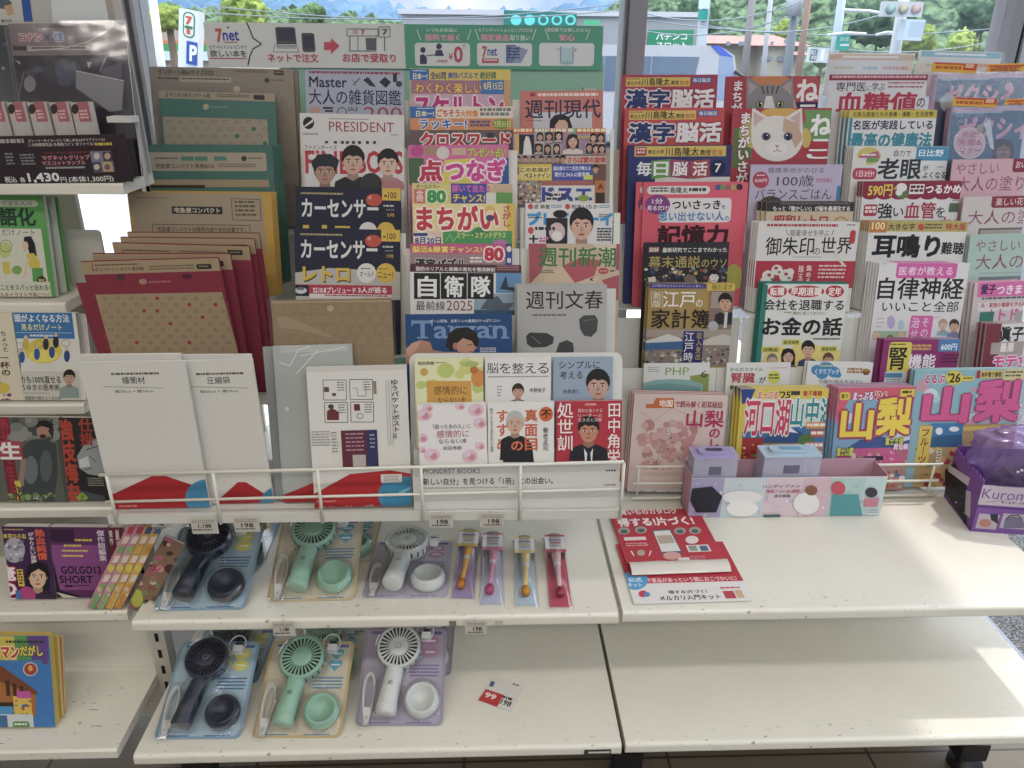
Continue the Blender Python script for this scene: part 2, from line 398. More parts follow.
wl = MB(); wl.box((-1.9, YB + .01, 0), (xa - .03, YB + .014, 1.3), fr); struct('window_3', wl)
s2 = MB(); s2.box((XR - .02, -2.6, 0), (XR + .014, YB - .03, .018), M('#7f858f', 'metal')); s2.box((XR - .02, -2.6, 2.3), (XR + .06, YB - .03, ZC), alul)
for y in (-2.6, -.9, .75): s2.box((XR - .02, y - .03, .018), (XR + .06, y + .03, 2.3), alu)
struct('window_2_frame', s2)
g = MB(); g.box((XR - .004, -2.57, .019), (XR + .002, YB - .03, 2.3), clear('window_glass')); struct('window_2_glass', g)
w = MB(); w.box((-3.2, YB + .06, 2.62), (XR + .06, YB + .5, 2.9), M('#c6c8ca', 'metal')); w.box((XR + .1, -3.7, 2.5), (XR + ADDED_EAVE, YB + .5, 2.56), M('#c6c8ca', 'metal')); struct('added_eaves', w)  # unseen eaves, added to bound the sun patch on the shelves
w = MB(); w.box((XR, -6.2, 0), (XR + .1, -2.63, ZC), M('#c8c4bc', 'paper')); struct('wall_right', w)

# ================================================================== outside
asph = mix_noise('asphalt', '#2a2b30', '#8a8c92', 170, .9, 3, .42, .66)
gm = MB(); NX = 24
rowsY = [(-6, -.06), (2.2, -.06), (5, -.1), (14, -.7), (26, -1.35), (60, -1.3), (90, 0)]
for i, (y, z) in enumerate(rowsY):
    for k in range(NX + 1): gm.v.append((-120 + 240 * k / NX, y, z))
gi = gm.mi(asph)
for i in range(len(rowsY) - 1):
    for k in range(NX):
        x_ = -120 + 240 * k / NX
        gm.f.append((i * (NX + 1) + k, i * (NX + 1) + k + 1, (i + 1) * (NX + 1) + k + 1, (i + 1) * (NX + 1) + k)); gm.m.append(gi); gm.sm.append(False)
struct('ground', gm).location.z = -.06
bounce_slab = MB(); bounce_slab.box((-9, YB + .07, -.14), (1.46, 5.0, -.05), mix_noise('concrete', '#b9b6ae', '#cfccc4', 25)); struct('path', bounce_slab)  # pale slab added to bounce daylight in under the shelves
# wooded hills
from mathutils import noise
def hill(name, prof, Y0, Y1, mat, rough):
    mb = MB(); nx = 300; ny = 60
    def top(x):
        for (a, h), (b, k) in zip(prof, prof[1:]):
            if a <= x <= b: return h + (k - h) * (x - a) / (b - a)
        return prof[0][1] if x < prof[0][0] else prof[-1][1]
    for j in range(ny + 1):
        t = j / ny; Y = Y0 + (Y1 - Y0) * t
        for i in range(nx + 1):
            px_ = -250 + 1650 * i / nx
            pt = at(px_, top(px_), Y1); x = pt.x * (Y / Y1); zt = pt.z
            z = -1.4 + (zt + 1.4) * t ** .8
            n = noise.noise(Vector((x * .16, Y * .13, 0))) * rough * .6 + noise.noise(Vector((x * .45, Y * .35, 7))) * rough * .6 + noise.noise(Vector((x * 1.1, Y * .8, 9))) * rough * .3
            mb.v.append((x + noise.noise(Vector((x * .3, Y * .3, 3))) * rough * .4, Y, z + n * min(1, t * 4 + .1)))
    k = mb.mi(mat)
    for j in range(ny):
        for i in range(nx):
            a = j * (nx + 1) + i; mb.f.append((a, a + 1, a + nx + 2, a + nx + 1)); mb.m.append(k); mb.sm.append(True)
    return tag(mb.build(name), kind='structure')
hill('hill', [(-250, -10), (140, 8), (205, 13), (255, 9), (300, 11), (345, 19), (405, 24), (560, 22), (622, 8), (655, -25), (720, -60), (850, -90), (1400, -90)], 78, 150, mix_noise('woodland', '#22342b', '#66805f', .9, .95, 10, .38, .64), 2.4)
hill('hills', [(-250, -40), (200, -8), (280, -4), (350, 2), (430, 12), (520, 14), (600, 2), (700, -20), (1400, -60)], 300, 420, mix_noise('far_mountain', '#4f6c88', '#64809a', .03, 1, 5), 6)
def blob(mb, c, r, mat, seed, sq=1.0, sub=4, amp=.3):
    bm = bmesh.new(); bmesh.ops.create_icosphere(bm, subdivisions=sub, radius=1)
    vs = []
    for v in bm.verts:
        d = v.co.normalized(); k = 1 + amp * noise.noise(d * 2.3 + Vector((seed * 3.1, 0, 0))) + amp * .8 * noise.noise(d * 6 + Vector((0, seed * 2.7, 0))) + amp * .6 * noise.noise(d * 14 + Vector((0, 0, seed * 1.3)))
        vs.append(Vector((d.x * r * k, d.y * r * k, d.z * r * k * sq)) + Vector(c))
    mb.add(vs, [tuple(v.index for v in f.verts) for f in bm.faces], mat, True); bm.free()
leafA = mix_noise('leaves_bright', '#566f30', '#a0b060', 1.6, .9, 6); leafB = mix_noise('leaves_mid', '#3c563a', '#768f64', 1.5, .9, 6); leafC = mix_noise('leaves_dark', '#2c4334', '#5f7a5c', 1.1, .9, 6)
bark = M('#6b5c4c', 'card')
def tree(x, y, Y, hpx, mat, label, seed, n=5):
    c = at(x, y, Y); s = F / (Y * .92); r = hpx / s
    g0 = -1.4
    o = thing('tree', label, 'tree', Matrix.Translation((c.x, c.y, g0)), 'trees across the road')
    b = MB(); rnd = random.Random(seed)
    for i in range(n): blob(b, (rnd.uniform(-.7, .7) * r, rnd.uniform(-.4, .4) * r, c.z - g0 + rnd.uniform(-.45, .35) * r), r * rnd.uniform(.5, .8), mat, seed + i)
    b.build('crown', o)
    t = MB(); t.tube([(0, 0, 0), (.05 * r, 0, (c.z - g0) * .5), (0, 0, c.z - g0)], .18, bark, 8, r2=.08); t.build('trunk', o)
tree(245, 14, 60, 20, leafA, 'bright green tree beyond the lot, beside the parking sign tower', 3, 7)
tree(310, 18, 64, 13, leafB, 'low mid green tree above the white half of the shop banner', 5)
tree(790, 31, 66, 11, leafA, 'yellow-green tree standing behind the pink-roofed house', 8)
tree(822, 55, 50, 12, leafB, 'green bush-like tree right beside the pink-roofed house wall'.replace('right ', ''), 11)
tree(925, 40, 58, 17, leafA, 'bright yellow-green tree below the traffic signal arm', 14, 6)
tree(965, 44, 60, 16, leafA, 'broad yellow-green tree next to the window corner post', 19, 6)
tree(985, 15, 75, 22, leafC, 'tall dark green tree rising up by the window corner post', 23, 6)
tree(880, 20, 80, 24, leafC, 'dark green tree behind the pale concrete traffic pole', 29, 6)
tree(700, 18, 80, 20, leafC, 'dark green tree above the bus roof', 31, 6)
tree(168, 18, 22, 14, leafA, 'thin branching tree between the white pole and parking sign', 37, 7)
def opole(xt, yt, xb_, yb_, Y, r, col, label, name='utility_pole'):
    p0 = at(xb_, yb_, Y); p1 = at(xt, yt, Y); base = Vector((p0.x, Y, -1.4))
    o = thing(name, label, 'pole', Matrix.Translation(base))
    b = MB(); b.tube([(0, 0, 0), Vector((p1.x, p1.y, p1.z + 1.5)) - base], r, M(col, 'card'), 10, r2=r * .8); b.build('shaft', o)
    return o, base
po, pb = opole(752, 0, 745, 70, 36, .17, '#8f8a8c', 'grey-brown utility pole in front of the pink-roofed house gable')
opole(770, 0, 764, 72, 40, .13, '#b8bcc2', 'slim pale pole before the middle of the pink-roofed house')
po2, pb2 = opole(797, 0, 786, 74, 34, .20, '#8a949c', 'thick grey concrete utility pole at the end of the pink-roofed house')
opole(808, 0, 799, 74, 33, .15, '#9a7f74', 'leaning brown utility pole beside the thick grey one')
opole(841, 0, 832, 76, 30, .17, '#b6c2cc', 'pale blue-grey pole carrying the small white road sign')
opole(903, 0, 895, 60, 28, .20, '#ccd2d8', 'pale concrete pole holding the traffic signal')
opole(156, 0, 156, 66, 12, .065, '#e2e2da', 'white lamp pole close outside the window pillar')
# crossarms and transformers on the thick pole
for o_, b_, Y_ in ((po2, pb2, 34),):
    m = MB(); c = at(797, -2, 34) - b_; m.tube([c + Vector((-1.1, 0, 0)), c + Vector((1.1, 0, 0))], .06, M('#8a949c', 'metal'), 6); m.build('crossarm', o_)
    m = MB(); m.lathe([(.0, 0), (.32, 0), (.32, .9), (0, .9)], M('#aab4ba', 'metal'), 16, Matrix.Translation(at(793, 16, 33.6) - b_)); m.build('transformer', o_)
wi = 0
for (xa_, ya_, xb2, yb2, Y, lab) in ((203, 5, 640, 8, 33, 'overhead wire crossing the sky just above the roof line'), (203, 12, 625, 3, 37, 'overhead wire slanting up across the sky to the mullion'), (640, 12, 800, 2, 32, 'uppermost overhead wire between the mullion and thick pole'), (640, 30, 795, 14, 35, 'overhead wire over the bus roof to the thick pole'), (645, 20, 1000, 28, 38, 'long sagging overhead wire running to the corner post'), (700, 24, 890, 12, 31, 'overhead wire rising to the traffic signal pole'), (800, 42, 1000, 40, 36, 'lowest overhead wire before the yellow-green trees')):
    a = at(xa_, ya_, Y); b = at(xb2, yb2, Y); o = MB()
    o.tube([a + (b - a) * (i / 10) - Vector((0, 0, .9 * (1 - (2 * i / 10 - 1) ** 2) * .5)) for i in range(11)], .022, M('#7d8894', 'plastic'), 6)
    tag(o.build('hanging_wire'), lab, 'wire')
def board(name, label, cat, q, Y, z_px, th, col, art, group=None, post=None, kind='plastic', backcol=None):
    """an upright board; q = top-left x,y, top-right x,y and bottom y in the photo"""
    a = at(q[0], q[1], Y); b = at(q[2], q[3], Y); c = at(q[0], q[4], Y)
    ex = (b - a); eu = Vector((0, 0, 1)); H = abs(a.z - c.z); w = ex.length
    e1 = ex.normalized(); eu = (eu - e1 * eu.dot(e1)).normalized()
    T = frame(a + ex * .5 - eu * H, ex, eu)
    o = thing(name, label, cat, T, group)
    bd = MB(); bd.box((-w / 2, 0, 0), (w / 2, th, H), M(col, kind))
    ar = Art(T, w, H); ar.STEP = .00004 if Y < 5 else .004
    if art: art(ar)
    ar.finish('panel', o, bd)
    return o, T, w, H
# buildings
def house(name, label, cat, px0, px1, ytop, ybot, Y, dep, col, extra):
    a = at(px0, ytop, Y); b = at(px1, ytop, Y); c = at(px0, ybot, Y)
    base = Vector(((a.x + b.x) / 2, Y, -1.4))
    o = thing(name, label, cat, Matrix.Translation(base)); W = b.x - a.x; H = a.z + 1.4
    m = MB(); m.box((-W / 2, 0, 0), (W / 2, dep, H), M(col, 'card')); m.build('wall', o)
    extra(o, W, H, base); return o
def ph(o, W, H, base):
    m = MB(); m.box((-W / 2 - .2, -.2, H), (W / 2 + .2, 16, H + .25), M('#c9ccd2', 'metal')); m.build('parapet', o)
    m = MB()
    for i in range(8): m.box((-W / 2 + 1.2 + i * W / 8, -.03, 1.6), (-W / 2 + 2.4 + i * W / 8, .05, 3.0), M('#7f8d9a', 'gloss'))
    m.build('window', o)
house('hall_building', 'long white flat-roofed hall across the road behind the bus', 'building', 402, 704, 14, 60, 46, 16, '#a8abb0', ph)
rf = MB(); 
def hs(o, W, H, base):
    s = W / (800 - 708)
    rm = M('#a87a74', 'card'); wm = M('#b8b2a2', 'card')
    def L(x, y): p = at(x, y, 57.5) - base; return p
    m = MB()
    for x0_, x1_, y0_, y1_, d in ((708, 752, 33.5, 43.5, 0), (750, 792, 33, 46, -1.2)):
        p = L(x0_, y1_); q = L(x1_, y1_); h = L(x0_, y0_).z - p.z
        m.add([Vector((p.x - .6, -.9 + d, p.z)), Vector((q.x + .6, -.9 + d, p.z)), Vector((q.x, 4, p.z + h)), Vector((p.x + .8, 4, p.z + h)), Vector((p.x - .6, 8.6, p.z)), Vector((q.x + .6, 8.6, p.z))], [(0, 1, 2, 3), (3, 2, 5, 4), (0, 3, 4), (1, 5, 2)], rm)
    m.build('roof', o)
    m = MB(); p = L(755, 58); q = L(795, 46); m.box((p.x, -1.6, 0), (q.x, 0, q.z), wm); m.build('wing', o)
    m = MB(); p = L(772, 55); q = L(799, 50); m.add([Vector((p.x, -3, p.z)), Vector((q.x, -3, p.z)), Vector((q.x - .4, -1.5, q.z)), Vector((p.x + .4, -1.5, q.z))], [(0, 1, 2, 3)], rm); m.build('porch_roof', o)
    for (a_, b_, c_, d_) in ((719, 42, 723, 46), (731, 42, 737, 46), (752, 57, 763, 60), (769, 57, 785, 61), (762, 42, 765, 45), (775, 40, 783, 44)):
        p = L(a_, d_); q = L(b_ if False else c_, b_); w_ = MB(); w_.box((p.x, -1.75, p.z), (q.x, -1.6, q.z), M('#86929c', 'gloss')); w_.build('window', o)
house('house', 'cream two-storey house with pink tiled roofs across the road', 'house', 710, 790, 43, 62, 57.5, 8, '#b3ad9c', hs)
def store(o, W, H, base):
    for k, (y0_, y1_, c) in enumerate(((40.5, 43.5, '#d8784a'), (43.5, 51, '#3f9a62'), (51, 60, '#cfe0e2'))):
        z0_ = at(150, y1_, 32).z + 1.4; z1_ = at(150, y0_, 32).z + 1.4
        m = MB(); m.box((-W / 2 - .1, -.25, z0_), (W / 2 + .1, 0, z1_), M(c, 'plastic')); m.build('fascia_band', o)
house('shop_building', 'pale shop building with orange, green and white fascia bands across the lot', 'building', 60, 215, 24, 62, 32, 9, '#aea59c', store)
# coach
def coach():
    Y = 28; a = at(746, 46, Y); L = 11.5; zt = a.z; H = 3.2; z0 = zt - H
    base = Vector((a.x - L / 2, Y, z0))
    o = thing('coach', 'white touring coach with dark windows parked across the lot', 'bus', Matrix.Translation(base))
    wh = M('#bcbfc4', 'gloss'); gl = M('#66788c', 'gloss'); bl = M('#4a63c8', 'gloss')
    prof = [(-L / 2, .35), (L / 2 - .05, .35), (L / 2, .8), (L / 2 - .05, 1.7), (L / 2 - .35, H - .3), (L / 2 - .9, H), (-L / 2 + .2, H), (-L / 2, H - .3)]
    m = MB(); m.prism(prof, -2.45, 0, wh, Matrix.Rotation(math.pi / 2, 4, 'X')); m.build('body', o)
    m = MB(); m.prism([(-L / 2 + .3, 1.75), (L / 2 - 1.7, 1.75), (L / 2 - 1.55, 2.85), (-L / 2 + .3, 2.85)], 0, .02, gl, Matrix.Rotation(math.pi / 2, 4, 'X'))
    for i in range(6): m.box((-L / 2 + .3 + i * 1.6, -.035, 1.75), (-L / 2 + .36 + i * 1.6, -.01, 2.85), M('#8894a0', 'gloss'))
    m.build('window', o)
    m = MB(); m.prism([(L / 2 - .85, 1.5), (L / 2 - .1, 1.5), (L / 2 - .42, H - .35), (L / 2 - .85, H - .25)], 0, .022, M('#8fa2bf', 'gloss'), Matrix.Rotation(math.pi / 2, 4, 'X')); m.build('windshield', o)
    m = MB(); m.prism([(L / 2 - .85, H - .3), (L / 2 - .4, H - .35), (L / 2 - .9, H), (L / 2 - 1.2, H)], 0, .03, bl, Matrix.Rotation(math.pi / 2, 4, 'X'))
    m.box((L / 2 - 2.4, -.03, .5), (L / 2 - 1.0, 0, 1.5), bl); m.build('stripe', o)
    m = MB(); m.tube([(L / 2 - .3, -.05, 2.4), (L / 2 + .05, -.25, 2.2), (L / 2 + .05, -.25, 1.8)], .06, M('#1c1c22', 'plastic')); m.build('mirror', o)
    for x in (-L / 2 + 2.6, L / 2 - 2.6):
        m = MB(); m.lathe([(0, 0), (.3, 0), (.48, .06), (.48, .3), (0, .3)], M('#202022', 'matte'), 24, Matrix.Translation((x, -.06, .48)) @ Matrix.Rotation(-math.pi / 2, 4, 'X')); m.build('wheel', o)
coach()
board('hall_sign', 'green sign with white katakana on the white hall front', 'sign', (649, 30, 694, 30, 49), 45.5, 0, .2, '#2f8a63', lambda a: (a.T('パチンコ', 656, 33, 687, 40, '#eef4f0', .03), a.T('スロット', 656, 42, 687, 49, '#eef4f0', .03)))
board('round_lamp_sign', 'dark teal roof sign with a row of five glowing aqua discs', 'sign', (504, 10, 577, 13, 26), 45, 0, .3, '#2c7a70', lambda a: [a.E(516 + 13.6 * i, 20, 5.4, 5.4, '#5fe4e0') for i in range(5)] + [a.E(543.2 + 13.6 * i, 20, 3.2, 3.2, '#2c7a70') for i in range(3)])  # discs in plain aqua on the teal board
board('small_green_sign', 'small green roof sign beside the row of aqua discs', 'sign', (584, 20, 600, 20, 25), 45, 0, .2, '#58b98a', None)
board('parking_sign', 'tall white parking sign tower with a coloured emblem and blue P', 'sign', (179, 8, 199, 12, 69), 13, 0, .25, '#dfe6ec', lambda a: (a.RR(183, 12, 195, 38, '#3a8f5c', 5), a.RR(184.3, 13.5, 193.7, 36.5, '#eef0ee', 4), a.T('7', 185.5, 16, 192.5, 25, '#d8502c', .06), a.R(185, 26, 193, 28.6, '#2f7d4e'), a.R(187, 29, 190.5, 34, '#d8502c'), a.R(187, 42, 201, 65, '#2c56b0'), a.T('P', 190, 45, 198, 62, '#f0f4f8', .05)))
def tower(x0, x1, Y, label, parts):
    c = at((x0 + x1) / 2, 50, Y); base = Vector((c.x, Y, -1.4)); o = thing('sign_tower', label, 'sign', Matrix.Translation(base))
    m = MB(); w = at(x1, 20, Y).x - at(x0, 20, Y).x
    m.box((-w / 2, 0, 0), (w / 2, .5, at(702, -8, Y).z + 1.4), M('#c4d0d8', 'metal')); m.build('mast', o)
    for (a, b, c2, d, col) in parts:
        p = at(a, d, Y) - base; q = at(c2, b, Y) - base; m = MB(); m.box((p.x, -.25, p.z), (q.x, -.02, q.z), M(col, 'plastic')); m.build('sign_panel', o)
tower(698, 706, 42, 'pale roadside sign mast with teal panels beside the white hall', ((698, -6, 709, 9, '#d6e6e4'), (697, 10, 707, 21, '#2f9a8c')))
board('direction_sign', 'teal hanging road direction sign on the pale arm', 'sign', (838, 34, 851, 34, 50), 29.5, 0, .1, '#3aa596', lambda a: (a.T('国道', 840, 37, 849, 41, '#d8efe8'), a.R(840, 44, 849, 46, '#d8efe8')))
board('district_sign', 'white road sign on the blue-grey pole beyond the red cover', 'sign', (809, 47, 830, 48, 62), 29.6, 0, .1, '#cdd6da', lambda a: (a.RR(810, 49, 817, 61, '#6a7a80', 1), a.T('町', 811, 50.5, 816, 55, '#e8eef0'), a.T('村', 811, 55.5, 816, 60, '#e8eef0'), a.R(820, 49, 824, 61, '#f2f6f8')))
board('hanging_signal_box', 'pale signal control cabinet hanging from the traffic pole', 'cabinet', (907, 19, 926, 20, 40), 27.0, 0, .4, '#c6d4e2', lambda a: a.R(909, 22, 924, 37, '#b4c6d8'))
sg = thing('hanging_signal', 'pale horizontal traffic signal on the concrete pole', 'signal', Matrix.Translation(at(903, 9, 27.2)))
m = MB(); m.box((-.65, 0, -.22), (.65, .25, .22), M('#c2c6c8', 'metal')); m.build('housing', sg)
for i, c in enumerate(('#7f9a94', '#9a9880', '#a88c86')):
    m = MB(); m.lathe([(0, 0), (.15, 0), (.15, .06), (0, .06)], M(c, 'gloss'), 16, Matrix.Translation((-.42 + .42 * i, -.06, 0)) @ Matrix.Rotation(-math.pi / 2, 4, 'X')); m.build('lens', sg)
for (x0_, y0_, x1_, y1_, Y, lab) in ((844, 10, 893, 15, 29, 'pale road arm from the pole to the signal'), (828, 35, 866, 34, 29.3, 'thin pale arm that carries the teal direction sign'), (876, 35, 898, 33, 28.4, 'short pale arm on the pole under the signal')):
    m = MB(); m.tube([at(x0_, y0_, Y), at((x0_ + x1_) / 2, (y0_ + y1_) / 2 - 1.5, Y), at(x1_, y1_, Y)], .05, M('#d4dade', 'metal'), 8); tag(m.build('gantry_rail'), lab, 'gantry')

# ================================================================== shelving
lacq = bpy.data.materials.new('white_shelf_lacquer'); lacq.use_nodes = True; nt = lacq.node_tree; bs = nt.nodes['Principled BSDF']
tc = nt.nodes.new('ShaderNodeTexCoord'); n1 = nt.nodes.new('ShaderNodeTexNoise'); n1.inputs['Scale'].default_value = 9; n1.inputs['Detail'].default_value = 7
nt.links.new(tc.outputs['Object'], n1.inputs['Vector'])
mpp = nt.nodes.new('ShaderNodeMapping'); mpp.inputs['Scale'].default_value = (60, 170, 170); nt.links.new(tc.outputs['Object'], mpp.inputs['Vector'])
n2 = nt.nodes.new('ShaderNodeTexNoise'); n2.inputs['Scale'].default_value = 1.0; n2.inputs['Detail'].default_value = 6; nt.links.new(mpp.outputs['Vector'], n2.inputs['Vector'])
r1 = nt.nodes.new('ShaderNodeValToRGB'); r1.color_ramp.elements[0].color = lin('#dcd7cb'); r1.color_ramp.elements[1].color = lin('#dedace'); r1.color_ramp.elements[0].position = .35; r1.color_ramp.elements[1].position = .6
nt.links.new(n1.outputs['Fac'], r1.inputs['Fac'])
r2 = nt.nodes.new('ShaderNodeValToRGB'); r2.color_ramp.elements[0].color = (0, 0, 0, 1); r2.color_ramp.elements[1].color = (1, 1, 1, 1); r2.color_ramp.elements[0].position = .66; r2.color_ramp.elements[1].position = .70
nt.links.new(n2.outputs['Fac'], r2.inputs['Fac'])
mxx = nt.nodes.new('ShaderNodeMix'); mxx.data_type = 'RGBA'; sy = nt.nodes.new('ShaderNodeSeparateXYZ'); nt.links.new(tc.outputs['Object'], sy.inputs[0]); my = nt.nodes.new('ShaderNodeMapRange'); my.inputs['From Min'].default_value = .0; my.inputs['From Max'].default_value = .06; my.inputs['To Min'].default_value = 1; my.inputs['To Max'].default_value = .12; nt.links.new(sy.outputs['Y'], my.inputs['Value']); ml = nt.nodes.new('ShaderNodeMath'); ml.operation = 'MULTIPLY'; nt.links.new(my.outputs['Result'], ml.inputs[0]); nt.links.new(r2.outputs['Color'], ml.inputs[1]); nt.links.new(ml.outputs[0], mxx.inputs['Factor']); nt.links.new(r1.outputs['Color'], mxx.inputs['A']); mxx.inputs['B'].default_value = lin('#8d8678')
nt.links.new(mxx.outputs['Result'], bs.inputs['Base Color']); bs.inputs['Roughness'].default_value = .24; bs.inputs['Specular IOR Level'].default_value = .5
n3 = nt.nodes.new('ShaderNodeMapRange'); n3.inputs['To Min'].default_value = .24; n3.inputs['To Max'].default_value = .3; nt.links.new(n1.outputs['Fac'], n3.inputs['Value']); 
pw = M('#d6d3c8', 'plastic'); steel = M('#b9b6ac', 'steel'); slot = M('#2a2826', 'matte')
def xprism(mb, prof, x0, x1, mat):
    n = len(prof); mb.add([(x0, y, z) for y, z in prof] + [(x1, y, z) for y, z in prof], [tuple(range(n)), tuple(range(2 * n - 1, n - 1, -1))] + [(i, n + i, n + (i + 1) % n, (i + 1) % n) for i in range(n)], mat, False)
def shelf_board(label, x0, x1, yf, yb, zt, th=.026, r=.008):
    o = thing('shelf_board', label, 'shelf', Matrix.Translation(((x0 + x1) / 2, yf, zt - th)), 'low display shelves')
    prof = [(yb - yf, 0), (yb - yf, th)] + [(r - r * math.sin(a), th - r + r * math.cos(a)) for a in [math.pi / 2 * i / 6 for i in range(7)]] + [(r - r * math.cos(a), r - r * math.sin(a)) for a in [math.pi / 2 * i / 6 for i in range(7)]]
    w = (x1 - x0) / 2; m = MB(); xprism(m, prof, -w, w, lacq); m.build('panel', o)
    for sx in (-1, 1):
        m = MB(); x = sx * (w - .012); m.prism([(.12, -.002), (yb - yf, -.002), (yb - yf, -.06), (.2, -.03)], x - .002, x + .002, pw, Matrix(((0, 0, 1, 0), (1, 0, 0, 0), (0, 1, 0, 0), (0, 0, 0, 1)))); m.build('bracket', o)
    return o
S1, S2 = .46, .239
shelf_board('upper white shelf under the wire basket, holding fan and brush packs', -.653, .25, 1.158, 1.99, S1)
shelf_board('lower white shelf with three fan packs and a fallen price card', -.648, .253, 1.056, 1.99, S2)
shelf_board('upper white shelf with the red flyer packs and the printed boxes', .259, 1.15, 1.162, 1.99, S1)
shelf_board('empty scuffed white bottom shelf beside the window wall', .261, 1.155, 1.058, 1.99, S2)
# scuffed adhesive stickers and grey marks on the shelf edges
def upright(x, y, z0, z1, label):
    o = thing('slotted_upright', label, 'upright', Matrix.Translation((x, y, z0)), 'slotted shelf uprights')
    m = MB(); m.box((-.016, 0, 0), (.016, .03, z1 - z0), steel); m.build('post', o)
    m = MB()
    k = .03
    while k < z1 - z0 - .02: m.box((-.0035, -.0012, k), (.0035, .001, k + .02), slot); k += .042
    m.build('slot_row', o)
upright(-.668, 1.262, 0, .86, 'slotted grey upright at the end of the comic shelves')
upright(.2555, 1.955, 0, 1.36, 'slotted grey upright in the gap between the two bays')
upright(1.165, 2.0, 0, 1.2, 'slotted grey upright near the window corner')
for i, (x, lab) in enumerate(((.30, 'black adjustable foot under the empty bottom shelf, next to the bay gap'), (1.05, 'black adjustable foot under the empty bottom shelf, next to the window wall'), (-.6, 'black adjustable foot under the lower fan shelf'))):
    o = thing('adjustable_caster', lab, 'foot', Matrix.Translation((x, 1.20, 0)), None)
    m = MB(); m.lathe([(0, 0), (.035, 0), (.035, .012), (.012, .02), (.012, .2125)], M('#1c1c1e', 'plastic'), 20); m.build('stem', o)
    m = MB(); m.box((-.03, -.02, .03), (.03, .03, .075), M('#1a1a1c', 'plastic')); m.build('bracket', o)
# ------------------------------------------------------------------ racks
def c_of(Y, z, lean): return Y - z * math.tan(math.radians(lean))
class Rack:
    """a stepped rack: ledges with tall back plates; every volume stands on a ledge and leans on the plate behind"""
    def __init__(s, lean, tiers): s.lean = lean; s.tiers = tiers; s.mem = {k: [] for k in tiers}; s.free = []
    def note(s, k, q, Y, t, lean=None):
        xs = (at(q[0], q[1], Y).x, at(q[2], q[3], Y).x); z = at((q[0] + q[2]) / 2, (q[1] + q[3]) / 2, Y).z; c = c_of(Y, z, s.lean); 
        if lean is not None:
            yb = Y - (z - s.tiers[k]) * math.tan(math.radians(lean)); s.free.append((k, yb, yb + t / math.cos(math.radians(lean)), xs[0], xs[1])); return
        s.mem[k].append((c, c + t, q[1], xs[0], xs[1]))
RL = Rack(14.0, {1: .6875, 2: .79, 3: .88, 4: .97, 5: 1.06})
RR_ = Rack(8.0, {1: .472, 2: .56, 3: .66, 4: .86, 5: 1.05})
def interp(tab, y):
    for (a, A), (b, B) in zip(tab, tab[1:]):
        if a <= y <= b: return A + (B - A) * (y - a) / (b - a)
    return tab[0][1] if y < tab[0][0] else tab[-1][1]
YL = [(60, 1.845), (68, 1.825), (90, 1.79), (113, 1.745), (125, 1.715), (143, 1.665), (188, 1.575), (205, 1.54), (228, 1.49), (245, 1.455), (265, 1.395), (285, 1.355), (313, 1.305), (343, 1.265), (368, 1.215), (400, 1.175)]
YR = [(60, 1.985), (75, 1.97), (110, 1.93), (147, 1.89), (183, 1.85), (222, 1.81), (262, 1.77), (283, 1.75), (322, 1.70), (340, 1.68), (362, 1.665), (366, 1.64), (370, 1.624), (392, 1.604)]
def vol(side, tier, label, cat, q, col, art=None, t=.006, name='magazine', dY=0, **k):
    rk = RL if side == 'L' else RR_
    if q[2] > 1027: q = (q[0], q[1], 1027, q[1] + (q[3] - q[1]) * (1027 - q[0]) / (q[2] - q[0]))
    Y = interp(YL if side == 'L' else YR, (q[1] + q[3]) / 2) + dY
    n = k.get('copies', 0); ln = k.pop('lean', None)
    rk.note(tier, q, Y, t * (1 + n) + .0024 * n, ln)
    return book(name, label, cat, q, Y, rk.tiers[tier], col, art, t, rk.lean if ln is None else ln, **k)
# ================================================================== magazines on the rack by the mailer cartons
G1 = 'magazines above the padded envelopes'; G2 = 'puzzle and hobby magazines in the middle column'; G3 = 'weekly magazines by the bay gap'
def k_master(a):
    a.rows(309, 71.5, 400, 74.5, 1, '#96405c', .8); a.T('Master', 309, 76.5, 347, 87.5, '#2b3350', .02)
    a.L([(353, 85), (360, 78)], 1.4, '#6d6a70'); a.L([(356, 86), (353, 80)], 1.2, '#8a8478'); a.G([(363, 80), (368, 77), (374, 84), (376, 87), (370, 86)], '#3a3b4a'); a.G([(379, 82), (385, 77), (391, 82), (386, 88)], '#30313e'); a.G([(393, 74), (397, 73), (397, 82), (393, 82)], '#33343f'); a.E(399, 84, 3.2, 3, '#454652')
    a.T('大人の雑貨図鑑', 309, 89.5, 401, 105, '#2a3150', .008)
    a.E(315, 110, 6, 3.5, '#c09a86'); a.R(323, 107, 333, 109, '#3a3b48'); a.R(325, 110, 333, 112, '#3a3b48'); a.ring(342, 112, 4.5, 4.5, 1, '#5a5c68'); a.T('SALE', 348, 107, 358, 111, '#2a3150'); a.T('200', 364, 107, 402, 121, '#a8465a', .0)
vol('L', 5, 'pale grey-blue lifestyle magazine with black title strokes, topmost of its column', 'magazine', (305, 69.5, 404, 71), '#abb0c2', k_master, group=G1)
def k_pres(a):
    a.E(308.5, 123, 5.6, 6.2, '#2c2c30'); a.G([(304, 126), (313, 119), (313, 122), (305, 127)], '#d8d4d2'); a.rows(303, 133, 318, 135.5, 2, '#7a7676')
    a.T('PRESIDENT', 329, 122, 394, 132, '#a53a58', -.004); a.rows(329, 118.6, 369, 120.2, 1, '#8a8688'); a.rows(391, 134.6, 398, 136, 1, '#6a6668')
    for x in (325, 334, 341, 346, 352, 358, 366, 373): a.R(x, 141, x + 3, 144, '#3c3a3e')
vol('L', 5, 'white business magazine with thin red serif title and round black badge', 'magazine', (299.5, 113, 404, 115), '#d9d5d3', k_pres, group=G1)
